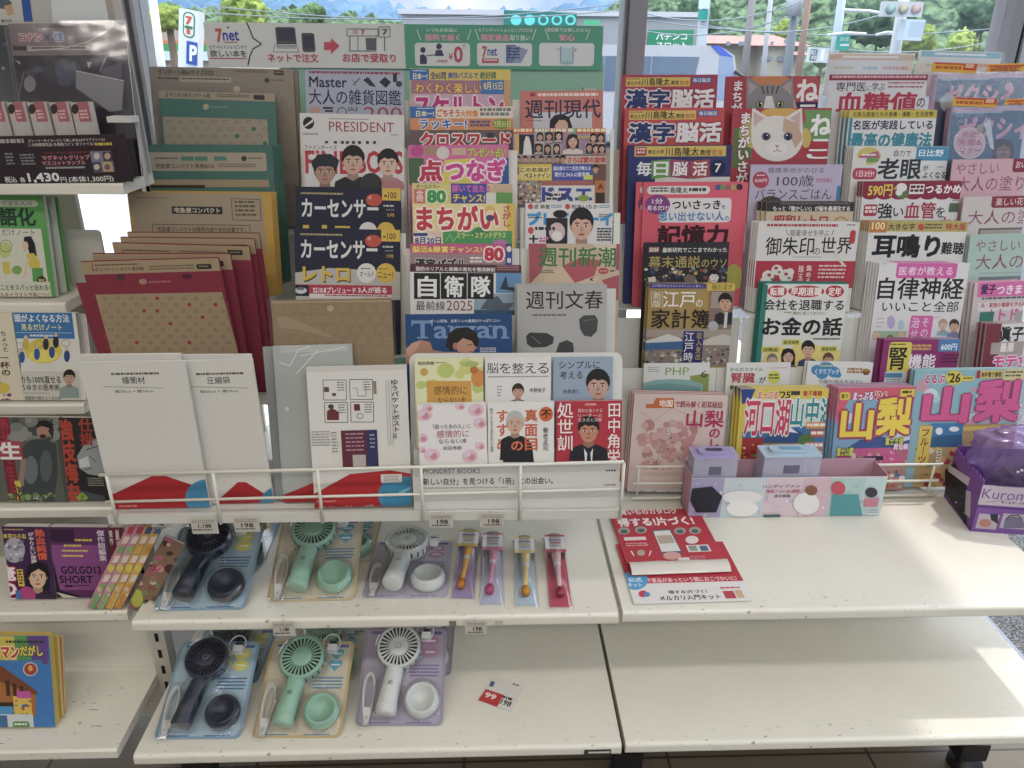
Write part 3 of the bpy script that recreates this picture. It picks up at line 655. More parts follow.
def k_boys(a):
    a.T('ファインボーイズ', 304.5, 145, 337, 149.8, '#2a2628', .01)
    a.T('FINE', 305, 150.5, 350, 174, '#bd2f42', .03); a.T('BOYS', 356, 150.5, 403, 174, '#bd2f42', .03)
    a.T('から', 310, 153, 319, 160, '#e6e0e0')
    a.face(325, 172, 9.5, '#b48a76', '#26242a', '#2a2a30', style='short', hat='#2a2c3a', bw=1.9)
    a.face(388, 164, 8.8, '#d8b4a2', '#1e1c22', '#b87a80', bw=1.9)
    a.face(353, 162, 9.6, '#cda590', '#221f22', '#2c2a30', bw=2.0)
    a.E(371, 184, 11, 11, '#39373c')
vol('L', 4, 'white fashion magazine with red capitals behind three young men', 'magazine', (304, 143, 404, 145), '#d6d2d2', k_boys, group=G1)
def k_car(dx, dy, full):
    def f(a):
        o = lambda x0, y0, x1, y1: (x0 + dx, y0 + dy, x1 + dx, y1 + dy)
        a.R(*o(382, 187, 402, 200.5), '#d8b032'); a.T('100', *o(388, 192, 396.5, 198.5), '#2a261c', .01); a.rows(*o(384, 195, 387, 198), 1, '#2a261c')
        a.rows(*o(301, 192.6, 343, 194.8), 1, '#b0a070', .8)
        a.T('カーセンサー', *o(301.5, 199, 378.5, 218), '#dddad6', .035)
        a.E(374 + dx, 200 + dy, 8.2, 6.2, '#c04a3a'); a.E(370 + dx, 197.5 + dy, 2, 2, '#d88a7a')
        a.rows(*o(383.5, 205, 394.5, 208), 1, '#c8c4bc'); a.rows(*o(386, 209.4, 394, 211), 1, '#a09c94'); a.T('7月', *o(387, 213.5, 394, 217), '#d8b032', .02)
        if full:
            a.G([(292, 273), (330, 268), (402, 272), (402, 300), (292, 300)], '#b8b4ac')
            a.T('レトロ', 303.5, 267, 351, 283, '#5c4a18', .05); a.T('レトロ', 302.5, 266, 350, 281.5, '#d9b431', .05)
            a.E(366.5, 273, 9.6, 9.8, '#dcdad4'); a.E(386, 273, 9.8, 9.8, '#dab434'); a.T('オールド', 360, 271, 374, 277, '#3a362e', .01); a.T('ニュー!', 378, 272, 393, 278, '#3a2e18', .01); a.rows(361, 268, 370, 270, 1, '#5a564e'); a.rows(379, 268.5, 388, 270, 1, '#5a4a20')
            a.R(292, 285, 392, 294.2, '#b5314c'); a.R(293, 285, 309, 296, '#23242c'); a.E(301, 290.5, 6, 3.2, '#c9ccd0'); a.R(297, 287.5, 304, 290, '#6a7078')
            a.T('S210.8プレリュード', 313, 287, 356, 293.2, '#efe6e4', .03); a.T('3人が語る', 358, 287, 387, 293.2, '#efe6e4', .03); a.R(310, 294.2, 392, 299, '#d8d2ce'); a.rows(325, 295, 388, 297.5, 1, '#9a4050')
        else:
            a.R(303, 225, 309, 230, '#d9b431'); a.R(322, 225, 327, 230, '#d9b431'); a.R(335, 226, 350, 228, '#d9b431'); a.E(368, 231, 9, 9, '#dcdad4'); a.E(386, 231, 9, 9, '#dab434')
    return f
vol('L', 4, 'navy used-car magazine with blocky white title, higher of the two identical', 'magazine', (295, 187, 400.5, 189), '#20243b', k_car(0, 0, False), group=G1, copies=1, clabel='purple-edged spare issue behind the higher navy used-car magazine', t=.005)
vol('L', 3, 'navy used-car magazine showing yellow retro title and two round bubbles', 'magazine', (294, 228, 400, 230), '#20243b', k_car(-.8, 41, True), group=G1, t=.005)
# ---- middle column
def k_waku(a):
    a.R(409, 69, 429, 80, '#2f70b4'); a.T('日本一!', 413, 73, 427.5, 79.6, '#f0e8b8', .03); a.rows(413, 70.3, 426, 72, 1, '#d0dce8')
    a.T('全65問', 430.5, 71.5, 446, 79.4, '#2c3c78', .03); a.T('爽快パズルで', 448, 72, 478, 79, '#2c5a9c', .03); a.T('絶好調', 480, 71.5, 496, 79, '#3f7a58', .03)
    a.R(411, 80.3, 502, 94, '#a9768c'); a.T('わくわく楽しい', 415, 82.5, 482, 93.5, '#ecc25a', .03, '#8a3a5a', .06)
    a.R(481, 80, 504, 95, '#3a78b8'); a.T('8月15日', 483.5, 82, 502.5, 90, '#efd870', .02); a.R(504, 80, 512, 120, '#cfa06c')
    a.R(411, 94, 504, 120, '#c9a8b8'); a.T('スケルトン', 414, 95, 504, 119, '#c02a82', .06, '#f0d8e4', .06)
vol('L', 5, 'yellow-topped puzzle magazine with magenta title, topmost of its column', 'magazine', (409.5, 68.5, 510.5, 69.5), '#d9bf55', k_waku, group=G2)
def k_lucky(a):
    a.R(409, 118.5, 514, 131, '#d98c55'); a.R(409, 130, 514, 150, '#6c5a5c')
    a.R(410, 106, 435.5, 118, '#2d6db4'); a.T('日本一!', 416, 110.5, 434, 116.8, '#f0e8b8', .03); a.rows(417, 107.8, 434, 109.6, 1, '#d0dce8')
    a.R(435.5, 106, 513, 118.4, '#e4d6c4'); a.T('ごちそう', 437, 109, 459.5, 117, '#c83a38', .04); a.T('大特集', 460, 110, 478.5, 117.4, '#de8a2c', .04); a.rows(480, 108, 511, 117, 2, '#7a7a80', .7)
    a.T('ラッキー!', 419, 118.8, 467, 129.6, '#2b5fb2', .04, '#f2ece4', .06); a.rows(470, 120.6, 490, 127.5, 2, '#5a5a8a', .7); a.E(502, 124, 9.6, 5.2, '#6f963c'); a.T('7月31日', 494, 121, 510.5, 127.4, '#f0e090', .02)
    a.T('クロスワード', 420, 132, 511, 148, '#c43444', .06, '#efe4e0', .07); a.R(487, 133, 494, 138, '#2f3c50')
vol('L', 5, 'orange crossword magazine with red outlined title and green date oval', 'magazine', (410, 106.5, 513, 106.5), '#d98c55', k_lucky, group=G2)
def k_ten(a):
    a.E(417, 151, 6.5, 6, '#c04a90'); a.R(424, 146.5, 437, 155, '#b08a70'); a.E(443, 153, 6.5, 6.5, '#d6cfc8'); a.R(452, 148, 466, 155, '#cfae92')
    a.R(407, 158, 424, 185, '#4f6a50'); a.G([(445, 160), (475, 158), (480, 185), (440, 185)], '#d9cc50'); a.R(497, 158, 510, 186, '#2f5a9a')
    a.T('プレゼント占い', 468, 147, 506, 157.5, '#cfd04a', .05, '#6a7a2c', .05)
    a.T('点', 418, 159.5, 443, 182, '#c22f4e', .06, '#f4e4e4', .06); a.T('つなぎ', 445, 158.5, 506, 182, '#d23f94', .06, '#f6e2ee', .07)
vol('L', 4, 'pink join-the-dots puzzle magazine with a handbag picture and magenta title', 'magazine', (408, 145, 508.5, 144.5), '#d669a2', k_ten, group=G2)
def k_80(a):
    a.R(411, 183, 452, 204, '#d6c77a'); a.T('オールカラー', 416, 184.4, 440, 188.6, '#4a6a48', .03); a.R(414, 189, 425, 203.5, '#cf6f6c'); a.T('全問', 416, 190, 423.5, 202, '#f2e6e2', .02, v=True)
    a.T('80', 426.5, 189.5, 446.5, 203.4, '#379a56', .06, '#f0eecc', .06); a.R(451, 183, 487, 204, '#4152a4'); a.T('解いて当たる', 452, 184.5, 491, 192.6, '#d763ae', .04); a.T('チャンス!', 453, 194, 485, 202.8, '#e8cf4a', .04, '#2d3a80', .05)
    a.R(486, 193, 496, 204, '#d8d6d0'); a.R(492, 184, 513, 192, '#c9ad90'); a.R(496, 192.5, 513, 204, '#5f9a52')
vol('L', 4, 'slim strip of an all-colour puzzle magazine with green number eighty', 'magazine', (412, 183, 512.5, 184), '#d6c77a', k_80, group=G2, dY=.0)
def k_machi(a):
    a.R(507, 203, 516, 262, '#d8b63c'); a.R(443, 231, 512, 246, '#4a9c5a'); a.E(480, 232, 8, 5, '#3f8a50')
    a.T('まちがい', 416, 205, 499, 231, '#c53646', .05, '#f6e6da', .06); a.T('さがし', 502, 205, 511, 227, '#c2465a', .04, v=True)
    a.E(490, 210, 5.5, 4.6, '#dcb850'); a.E(490, 213.5, 3.8, 3.6, '#ecd2ba'); a.E(490, 218, 4, 3.2, '#4c4a78')
    a.T('ミラー・ステンドグラス', 457, 232, 506, 238.4, '#dbe07a', .03); a.R(412, 232.5, 442, 246, '#dfd9d2'); a.RR(413, 233, 428, 236, '#3c4a8a'); a.T('8月20日', 415, 237, 441, 244.6, '#2c3c7c', .03); a.R(429, 231, 441, 236, '#e6c0b4')
    a.L([(446, 241), (450, 234), (453, 242), (457, 236)], .8, '#8acb7a'); a.E(500, 242, 7, 2.6, '#b87ab0')
vol('L', 4, 'cream spot-the-difference puzzle magazine with large red title', 'magazine', (412.5, 203.5, 515, 203.5), '#e2d092', k_machi, group=G2, dY=-.005)
def k_nou(a):
    a.R(409, 253.5, 508, 275, '#9d8488'); a.R(409, 243, 506, 254, '#c85482'); a.T('脳活&懸賞チャンス!', 412, 246, 482, 253, '#efcf5c', .04, '#8c2a58', .03)
    a.T('80', 484, 247, 504, 261.5, '#bf2f44', .06, '#f0e6e2', .07); a.R(505.5, 243, 513, 272, '#3a4a90'); a.E(509, 249, 2.5, 3, '#dcd8d0'); a.T('8', 507, 258, 511, 263, '#f0ece8', .03)
    a.T('漢字パズル', 415, 258, 467, 271, '#23363c', .06, '#d8ccc8', .05); a.rows(470, 257, 482, 264, 2, '#e6dcd8')
vol('L', 3, 'pink-banded prize puzzle magazine with red number eighty', 'magazine', (410, 243.5, 512, 244), '#c85482', k_nou, group=G2)
def k_jie(a):
    a.R(409, 265, 523, 272.5, '#55303a'); a.T('国防のリアルと装備の進化を徹底解剖', 416, 267, 495, 271.2, '#e6e0de', .02); a.rows(497, 267, 519, 271, 2, '#b07a80')
    a.R(496, 273, 523, 293, '#5d8cb8'); a.G([(500, 289), (506, 275), (508, 287), (520, 288), (516, 291)], '#2e3c50'); a.R(474, 293.5, 523, 314, '#8fa4b6'); a.G([(480, 309), (487, 299), (498, 296), (503, 303), (514, 303), (508, 311)], '#56626e'); a.R(474, 310, 523, 315, '#3a5470')
    for i, c in enumerate('自衛隊'):
        x = 414 + 26.8 * i; a.R(x, 273, x + 26, 299, '#222226'); a.T(c, x + 3.4, 275.8, x + 23, 297.4, '#e4e2e0', .03)
    a.T('最前線', 416, 301, 445, 310.4, '#22243a', .0); a.T('2025', 446.5, 300.6, 472.5, 310.6, '#8a4a44', .0)
vol('L', 2, 'military magazine with three white characters on black squares', 'magazine', (410, 265, 521.5, 266.5), '#d8d5d2', k_jie, group=G2, t=.009, copies=1, clabel='spare black and white military magazine behind the shown issue')
def k_sleep(a):
    [a.R(x0, y0, x1, y1, '#6f90b6') for x0, y0, x1, y1 in ((417, 336.8, 428, 338.5), (411.4, 320, 413, 326), (431, 320, 432.6, 326), (447.6, 336.8, 456, 338.5), (488.6, 336.8, 496, 338.5), (501, 336.8, 509, 338.5), (447.6, 325.4, 451, 327), (488.6, 325.4, 492, 327))]; a.T('Tarzan', 412, 320, 507, 338.5, '#6f90b6', .02); a.T('ブーム到来、自宅トレの最適はやっぱりコレ!', 430, 319.2, 500, 322.4, '#d6dae2', .01)
    sk = '#b07f68'
    a.G([(403, 358), (405, 350), (412, 343), (421, 340), (430, 342), (433, 350), (445, 352), (458, 352), (462, 362), (403, 364)], sk); a.G([(405, 350), (412, 343), (421, 340), (417, 349), (409, 357)], '#c4937c')
    a.E(466, 346, 10, 8.5, '#bd8a70'); a.G([(446, 346), (448, 334), (456, 328), (468, 327), (477, 333), (479, 343), (476, 350), (472, 341), (463, 338), (456, 344), (452, 352)], '#241c1c'); a.E(455, 346, 2.2, 3.4, '#a8745e')
    a.L([(467, 345), (472, 344.5)], .8, '#3a2622'); a.G([(474, 345), (478, 348), (474, 349.5)], '#a8745e'); a.L([(468, 352), (473, 351.6)], .9, '#8a4a44'); a.rows(480, 347.6, 496, 353, 3, '#c8ccd6', .5)
vol('L', 2, 'blue fitness magazine showing a sleeping dark-haired man', 'magazine', (405, 314.5, 512, 313.5), '#1c4678', k_sleep, group=G2)
# ---- weekly column
def k_gen(a):
    a.E(532.5, 94.6, 3, 2, '#a83a40'); a.rows(538, 93, 598, 96.8, 1, '#ecd2cc', .8)
    a.R(533.5, 112, 592, 130, '#c9c7ce'); a.G([(549, 134), (550, 120), (555, 115), (562, 114), (569, 117), (572, 126), (573, 134)], '#232026'); a.E(561.5, 126, 6.6, 8, '#d6a892'); a.G([(554, 127), (556, 118), (566, 117), (570, 126), (565, 120), (559, 120)], '#232026')
    a.T('週刊現代', 525, 99.5, 601, 118.5, '#263052', .015); a.rows(526, 120.4, 543, 121.6, 1, '#5a4048')
vol('L', 5, 'salmon weekly magazine with large dark navy title, topmost of its column', 'magazine', (520.5, 91, 603, 90.5), '#c9776c', k_gen, group=G3)
def k_jitsu(a):
    for x0, x1, c in ((513, 534, '#c8583c'), (534, 550, '#8aa09a'), (550, 567, '#c8709a'), (567, 576, '#7aa890'), (576, 607, '#c05a3c')): a.R(x0, 127, x1, 133.6, c); a.rows(x0 + 1, 128.6, x1 - 1, 132.4, 1, '#ecdcae', .85)
    a.R(513, 133.6, 607, 156, '#b08aa4'); a.R(519, 134.5, 534, 154, '#2c2a38'); a.G([(523, 155), (524, 142), (526, 136), (529, 137), (531, 144), (532, 155)], '#dcd6d0'); a.R(515, 134, 519, 156, '#d8b05c')
    rnd = random.Random(4)
    for i, (x, y) in enumerate(((540, 137), (549, 136.5), (558.5, 136), (538.5, 148), (547.5, 149), (556.5, 148.6), (593, 138), (600.5, 138), (589, 148), (595.5, 149), (601.5, 149))):
        a.R(x - 4.4, y - 4, x + 4.4, y + 7, rnd.choice(('#3a3c48', '#a8b0a8', '#6a5a64', '#50605a'))); a.face(x, y, 2.6, rnd.choice(('#d8ae98', '#c89a84')), '#1f1c20', rnd.choice(('#c8b0b0', '#302c38', '#b87878')), style='long', bh=1.8, bw=1.6)
    a.face(572.5, 142, 4.4, '#d4a890', '#231d20', '#d8c8c4', style='long'); a.T('グラビア', 577, 136, 590, 140, '#e8c85c', .04)
    a.R(513, 156, 566, 164.5, '#a8968c')
    for x in (518, 525, 533, 541, 549, 557): a.face(x, 159.5, 2, '#cfa48e', '#241f22', '#8a6a60', bh=1.7)
    a.R(561, 156.4, 607, 164.5, '#c8b8a8'); a.face(562.5, 160, 2.6, '#c49a80', '#2a2222', '#4a3a38', bh=1.7); a.T('さらば愛の旋律', 567, 157.2, 605, 163.6, '#c4402f', .04)
    a.R(510, 164.6, 551.5, 181, '#d9bb45'); a.R(512, 167, 550, 179.6, '#e2cf7c'); a.R(512.4, 167.4, 519, 175, '#a86a5c'); a.T('この名曲が', 520, 168, 549, 172.6, '#33302c', .03); a.T('ベストナイン', 524, 173.4, 549.5, 178.8, '#33302c', .04)
    a.R(552, 164.8, 591.6, 181, '#4656a6'); a.T('超凶悪なワニ先生が教える', 553, 166.6, 590, 171, '#e8e8ee', .02); a.T('現代と34人の新常識', 554, 172.6, 589, 177.4, '#e8e8ee', .02)
    a.R(592, 164.8, 607, 181, '#7a4a40'); a.face(595, 169.5, 2.6, '#c8a088', '#2a2424', '#50607a', bh=1.8); a.R(583, 175.5, 592, 180, '#cfd05a')
    a.R(513, 181, 541, 205, '#9c8a86'); a.blots(514, 182, 540, 203, 60, ['#c0a49a', '#6a4a48', '#5c6a54', '#caa868', '#8a3c3c', '#d8d0c8', '#37343c'], .8, 2, 6)
    a.R(541, 181, 593, 186, '#a8605a'); a.R(541, 186, 594, 204, '#d4d1cf'); a.T('ドスエ', 541, 187, 592, 202.5, '#3a489c', .07); a.rows(546, 194, 566, 202, 2, '#3a3c44'); a.E(583, 198.5, 6, 3.2, '#8aa03a'); a.R(594, 181, 604.6, 204, '#b8703a'); a.T('A', 597, 184, 603, 190, '#7a2c20', .06); a.R(595, 193, 604, 204, '#3c302c')
vol('L', 5, 'crowded gossip weekly covered in small portraits and coloured boxes', 'magazine', (513, 128, 606, 128), '#a8949a', k_jitsu, group=G3, dY=.004)
def k_fri(a):
    a.E(530.5, 206.6, 2.7, 2.7, '#c8404a'); a.T('原 幹恵', 534, 204.4, 550, 209, '#26262c', .02); a.rows(551, 205, 562, 208.6, 2, '#5a8ab0'); a.E(567.6, 206.6, 2.7, 2.7, '#c8404a'); a.T('松本いちか', 571.5, 204.4, 598, 209, '#26262c', .02); a.rows(599, 205, 610, 208.6, 2, '#5a8ab0')
    a.T('プレイボーイ', 527, 211.5, 613, 226, '#3590cc', .08); a.rows(528, 217, 543, 219, 1, '#2a2a30')
    a.R(546, 218, 567.5, 244, '#2a2630'); a.E(560, 214, 7, 4, '#221e24'); a.E(557, 232, 8, 9.5, '#cdb4b4'); a.E(557, 236, 5, 5, '#e2dada'); a.E(530.8, 230.4, 2.9, 3.6, '#c8404a'); a.rows(535, 227, 555, 232, 1, '#3a2c30', .6); a.R(529, 238, 538, 239.6, '#26262c'); a.R(532.6, 235, 534.4, 243, '#26262c'); a.blots(540, 236, 548, 242, 8, ['#d05a9a', '#c06aa8'], .8, 1.6, 3)
    a.R(568, 211, 598, 246, '#d6d4d4') if False else None
    a.face(581.5, 226, 10, '#d2a592', '#1f1b20', '#d8d0d0', h=14, lip='#b0454c'); a.rows(599, 214, 608, 218, 2, '#7a7c84'); a.rows(597, 228, 611, 242, 5, '#34343c', .5)
vol('L', 4, 'white photo weekly with bright blue letters and a smiling woman', 'magazine', (525.5, 203, 613, 203.5), '#d7d5d5', k_fri, group=G3, dY=-.012, t=.008)
def k_shin(a):
    a.G([(529, 242), (545, 242), (549, 252), (541, 272), (529, 285)], '#a4505c'); a.G([(562, 266), (580, 258), (600, 260), (594, 276), (575, 283)], '#b0525e'); a.G([(575, 283), (600, 276), (586, 300), (565, 300)], '#d0b8a0'); a.G([(602, 280), (622, 274), (622, 300), (610, 300)], '#a8505a'); a.G([(545, 275), (562, 266), (575, 283), (560, 300), (540, 295)], '#cdb498'); a.G([(590, 242), (622, 242), (622, 262), (606, 256)], '#cfc0ac'); a.R(616, 244, 622, 270, '#a4505c')
    a.T('週刊新潮', 538.5, 247, 616, 267, '#38783f', .02); a.rows(540, 270, 554, 274, 2, '#7a6a58'); a.E(603.4, 271, 5.2, 3.2, '#b8404a'); a.L([(599.5, 271), (607, 271)], .7, '#e0b0b0'); a.T('K', 590, 278, 594, 281, '#2a2424', .05); a.rows(610, 270, 615, 273, 1, '#6a5a50')
vol('L', 3, 'tan weekly magazine with green title and red paper-collage shapes', 'magazine', (528.5, 243.5, 620, 244), '#c2ab90', k_shin, group=G3)
def k_bun(a):
    a.T('週刊文春', 526, 290.5, 603, 309, '#2d2c2c', .008); a.rows(532, 314, 566, 316.8, 1, '#6c6a68', .7)
    a.G([(526, 336), (530, 332.4), (547, 333), (554, 337), (553, 343.5), (546, 347), (532, 347.6), (527, 344)], '#3a3c3d'); a.L([(531, 336), (541, 344)], .8, '#70767a')
    a.G([(579, 319), (584, 315.4), (595, 315), (598, 320), (597, 331), (591, 337), (584, 335.6), (580, 329)], '#434546'); a.L([(583, 321), (595, 319)], .6, '#6c7074')
    a.G([(556, 352), (559, 343), (567, 340), (573, 343), (574, 350), (570, 362), (556, 362)], '#404243'); a.R(596, 340, 607, 342, '#9a9896') if False else None
vol('L', 2, 'grey weekly magazine with three dark stones on its cover', 'magazine', (517, 285, 607, 284.5), '#aaa8a5', k_bun, group=G3, t=.007, copies=1, clabel='spare grey stone-cover weekly showing past its edge', left=-.004)

# ---- mailer cartons
KR = '#a08a6c'
GC = 'flat mailer cartons'
def pattern(a, x0, y0, x1, y1, nx, ny, c1, c2, seed=2):
    rnd = random.Random(seed); k0 = a.k
    for j in range(ny):
        for i in range(nx):
            x = x0 + (i + .5 + (.25 if j % 2 else -.2)) * (x1 - x0) / nx; y = y0 + (j + .5) * (y1 - y0) / ny
            r = min((x1 - x0) / nx, (y1 - y0) / ny) * .3
            k = rnd.random(); a.k = k0
            if k < .08: a.E(x, y, r * 1.1, r, c2, 10)
            elif k < .45: a.L([(x - r, y - r * .6), (x + r, y - r * .6), (x + r, y + r * .7), (x - r, y + r * .7), (x - r, y - r * .6)], .55, c1)
            elif k < .75: a.ring(x, y, r, r * .8, .55, c1)
            else: a.L([(x - r, y + r * .7), (x - r * .3, y - r), (x + r * .5, y - r * .2), (x + r, y + r * .7), (x - r, y + r * .7)], .55, c1)
def k_kraft(a):
    a.T('ダンボール箱60サイズ対応', 158, 69.5, 214, 75, '#4a4038', .015); a.rows(234, 70, 268, 73, 2, '#6e6050', .6); a.RR(274, 70.3, 283.6, 75.2, '#4a443e', 1); a.rows(275.5, 72, 282, 73.6, 1, '#a89a84')
    a.rows(158, 77.6, 178, 80.4, 1, '#5a4e44'); a.R(180, 76.8, 231, 82.4, '#b8ac9c'); a.rows(182, 78.2, 229, 80.8, 1, '#5a4e44'); a.E(267, 80.4, 2.4, 2.4, '#4a443e'); a.rows(271, 79.6, 284, 81.6, 1, '#6a5e50')
    pattern(a, 152, 84, 300, 170, 11, 8, '#93806a', '#c8b89e', 5)
vol('L', 5, 'large plain kraft carton at the back with faint printed icons', 'mailer carton', (148.5, 66.5, 293, 69.5), '#9c9084', k_kraft, lean=8, name='mailer_carton', group=GC, t=.012, kind='card', pages='#8a7558', copies=1, clabel='spare large kraft carton just behind the big one', left=.006)
TE = '#4f7a70'
def k_teal(a):
    a.R(156, 90, 280, 100.5, '#a99a84'); a.L([(167, 92.5), (167, 97)], 1, '#3e4a42'); a.T('ネコポス用ダンボール箱', 169.5, 93, 210, 97.4, '#43423a', .012); a.rows(217, 94.4, 250, 98, 2, '#6c6252', .6); a.RR(253.5, 95, 264.6, 99.8, '#3d3c38', 1)
    a.R(156, 100, 285, 145, TE); a.E(206, 106.8, 3, 3, '#b8aa8c'); a.rows(210, 106, 228, 108.4, 1, '#6f9484', .8)
    a.RR(164, 118, 268, 150, '#a89a86', 2); pattern(a, 165, 118, 268, 147, 9, 4, '#7d7a5c', '#3d7a58', 8)
vol('L', 5, 'kraft and dark teal carton with an icon pattern window', 'mailer carton', (158.5, 90.5, 275, 94), TE, k_teal, lean=8, name='mailer_carton', group=GC, t=.01, kind='card', pages='#8a7558', dY=-.01)
def k_compact(a):
    a.RR(136, 152.5, 266.5, 171, '#ab9c88', 2); a.R(143.5, 158, 149.5, 164.5, '#6a5848'); a.rows(154, 157.6, 178, 160, 1, '#5a5044'); 
    for x in (181, 195, 214): a.R(x, 156.4, x + 12.5, 160.8, '#4f8672')
    a.T('宅急便コンパクト専用BOX', 155.5, 163.4, 215, 168.6, '#3e3a32', .012); a.E(244, 158.6, 2.7, 2.7, '#3d3c38'); a.rows(248, 157.6, 262, 160, 1, '#6a6252'); a.rows(218, 163.6, 256, 168, 2, '#7c705c', .6)
    a.R(142, 179.6, 269, 187, '#a68f70'); a.R(146, 185, 205, 188, '#3a342c')
vol('L', 4, 'teal compact parcel carton with a long kraft label window', 'mailer carton', (131.5, 145.5, 272.5, 146), '#4c756a', k_compact, lean=8, name='mailer_carton', group=GC, t=.006, kind='card', pages='#35594c', copies=3, clabel='one of three teal cartons packed behind the labelled teal one', left=.004)
YE = '#c39a3e'
def k_yellow(a):
    a.R(133, 193, 264, 250, '#a4937a'); a.rows(137, 197.4, 166, 198.6, 1, '#6f624e', .6)
    a.R(172, 206.6, 222.5, 214, '#33302c'); a.T('宅急便コンパクト', 174, 207.6, 220, 213, '#d8cdb8', .03)
    a.L([(231.5, 198.6), (260, 199.6), (261, 220.6), (232.5, 219.8), (231.5, 198.6)], .7, '#5c5040'); a.rows(235, 201, 256, 218, 4, '#5c5040', .45)
    a.L([(152.5, 224.2), (250, 225.4), (250, 240), (152.5, 238), (152.5, 224.2)], .7, '#5c5040'); a.T('宅急便コンパクトは専用の送り状が必要です。', 157.5, 227, 245.5, 232, '#40382e', .01)
vol('L', 4, 'kraft compact carton with yellow borders and boxed address label', 'mailer carton', (127, 191.5, 271, 193), YE, k_yellow, lean=8, name='mailer_carton', group=GC, t=.005, kind='card', pages='#a07c30', copies=2, clabel='yellow-edged carton packed behind the boxed-label carton', left=.003)
RE = '#8e2f42'
def k_red(dx, dy, front):
    def f(a):
        X = lambda x: x + dx; Yy = lambda y: y + dy
        a.R(X(60), Yy(257), X(250), Yy(272.6), '#ab9472'); a.L([(X(91.5), Yy(263)), (X(93.5), Yy(272))], 1.2, '#a03a48')
        a.rows(X(94.5), Yy(264), X(138), Yy(266.4), 1, '#5c4e40'); a.T('ゆうパケットポスト専用箱', X(95), Yy(267.2), X(144), Yy(271), '#4a3c32', .012); a.rows(X(149), Yy(265), X(194), Yy(270.4), 2, '#7c6a54', .6); a.RR(X(196.6), Yy(264), X(211.6), Yy(269), '#33302c', 1); a.rows(X(199), Yy(265.8), X(209), Yy(267.4), 1, '#a89a84')
        if front:
            a.E(121, 277, 4.6, 3.4, '#5b3440'); a.E(187, 276.6, 5, 2.8, '#5a1c34'); a.E(143, 281.6, 4, 2.8, '#b08a70'); a.rows(148.6, 280.6, 171, 283.4, 1, '#a8606c', .8)
            a.G([(95.5, 294.6), (222, 292), (241, 362), (114, 362)], '#a89272'); pattern(a, 101, 295, 232, 352, 10, 9, '#7c6648', '#a03440', 12)
            a.T('ゆうパケットポスト', 84, 297, 92, 345, '#c08a84', .0, v=True)
    return f
fc = vol('L', 2, 'red-banded kraft carton foremost in the row with scattered fruit icons', 'mailer carton', (80, 262, 218, 258), RE, k_red(0, 0, True), lean=-6, name='mailer_carton', group=GC, t=.006, kind='card', pages='#702434', dY=-.03)
cvm = [c for c in fc.children if c.name.startswith('cover')][0]; hx = min(v.co.x for v in cvm.data.vertices); hz = max(v.co.z for v in cvm.data.vertices)
m = MB(); m.box((hx - .020, .002, .0), (hx - .0004, .0045, hz * .86), M(RE, 'card')); m.build('side_flap', fc)
for i, (q, lab) in enumerate((((92, 254, 230, 254), 'red-banded kraft carton second from the foremost one'), ((112, 243, 249, 246.5), 'red-banded kraft carton third from the foremost one'), ((120, 237.5, 254, 239), 'red-banded kraft carton fourth from the foremost one'), ((127, 232.5, 259, 233.5), 'red-banded kraft carton rearmost, against the yellow cartons'))):
    vol('L', 2, lab, 'mailer carton', q, RE, k_red(q[2] - 218, q[1] - 257, False), lean=-6, name='mailer_carton', group=GC, t=.006, kind='card', pages='#702434', dY=-.03 + (0, 0, 0, 0)[i])
# ---- envelope packs in the basket
GE = 'packed envelopes in the wire basket'
RD = '#b0161f'; BLU = '#3f8db4'
def k_pack(t1, t2, cx, dims, xs, hip, words):
    def f(a):
        a.rows(cx - 22, 372.6, cx + 26, 375.2, 1, '#55504a', .8) if t1 else None
        a.T(t2, cx - 11, 376.6, cx + 12, 383.8, '#3c3834', .012); a.L([(cx - 30, 386.6), (cx + 30, 388)], .5, '#6a645c'); a.T(dims, cx - 18, 389.6, cx + 20, 392.8, '#4a4640', .01)
        x0, x1, y0, y1 = xs
        a.G([(x0, y1), (x0 - 3, y0 + 19), ] + [(hip[0], y0), (hip[1], y0)] + [(x1 + 6, y0 + 14), (x1 + 10, y1)], RD)
        a.E(hip[2], y0 + 22, 23, 19, BLU); a.rows(x0 + 5, y0 + 29, x0 + 24, y0 + 31.6, 1, '#d87a78', .8); a.T(words, x0 + 6, y0 + 33.6, x0 + 42, y0 + 38, '#e0a8a4', .012)
    return f
WP = '#d5d2cb'
vol('L', 1, 'white cushioning-sheet pack foremost in the basket, with red roof print', 'envelope pack', (78.5, 362.5, 184, 361), WP, k_pack(1, '緩衝材', 133, '縦30cm × 横30cm', (114, 202, 476, 516), (152, 166, 208), '緩衝材 5枚セット'), lean=0, name='envelope_pack', group=GE, t=.006, kind='gloss', pages='#cfcbc4', dY=-.047)
vol('L', 1, 'white cushioning-sheet pack tucked just behind the foremost identical one', 'envelope pack', (79, 355, 180, 354), WP, lambda a: a.rows(105, 364.6, 146, 367.6, 1, '#55504a', .8), lean=0, name='envelope_pack', group=GE, t=.006, kind='gloss', pages='#cfcbc4', dY=-.038)
vol('L', 1, 'narrower white compression-bag pack with red roof print', 'envelope pack', (182.5, 361, 252, 359.5), WP, k_pack(1, '圧縮袋', 218, '縦60cm × 横70cm', (220, 262, 482, 516), (238, 246, 283), '圧縮袋 2枚セット'), lean=0, name='envelope_pack', group=GE, t=.006, kind='gloss', pages='#cfcbc4', dY=-.036)
vol('L', 1, 'second compression-bag pack whose rim shows behind the narrower white one', 'envelope pack', (181, 355, 251, 354.5), WP, None, lean=0, name='envelope_pack', group=GE, t=.005, kind='gloss', pages='#cfcbc4', dY=-.0275)
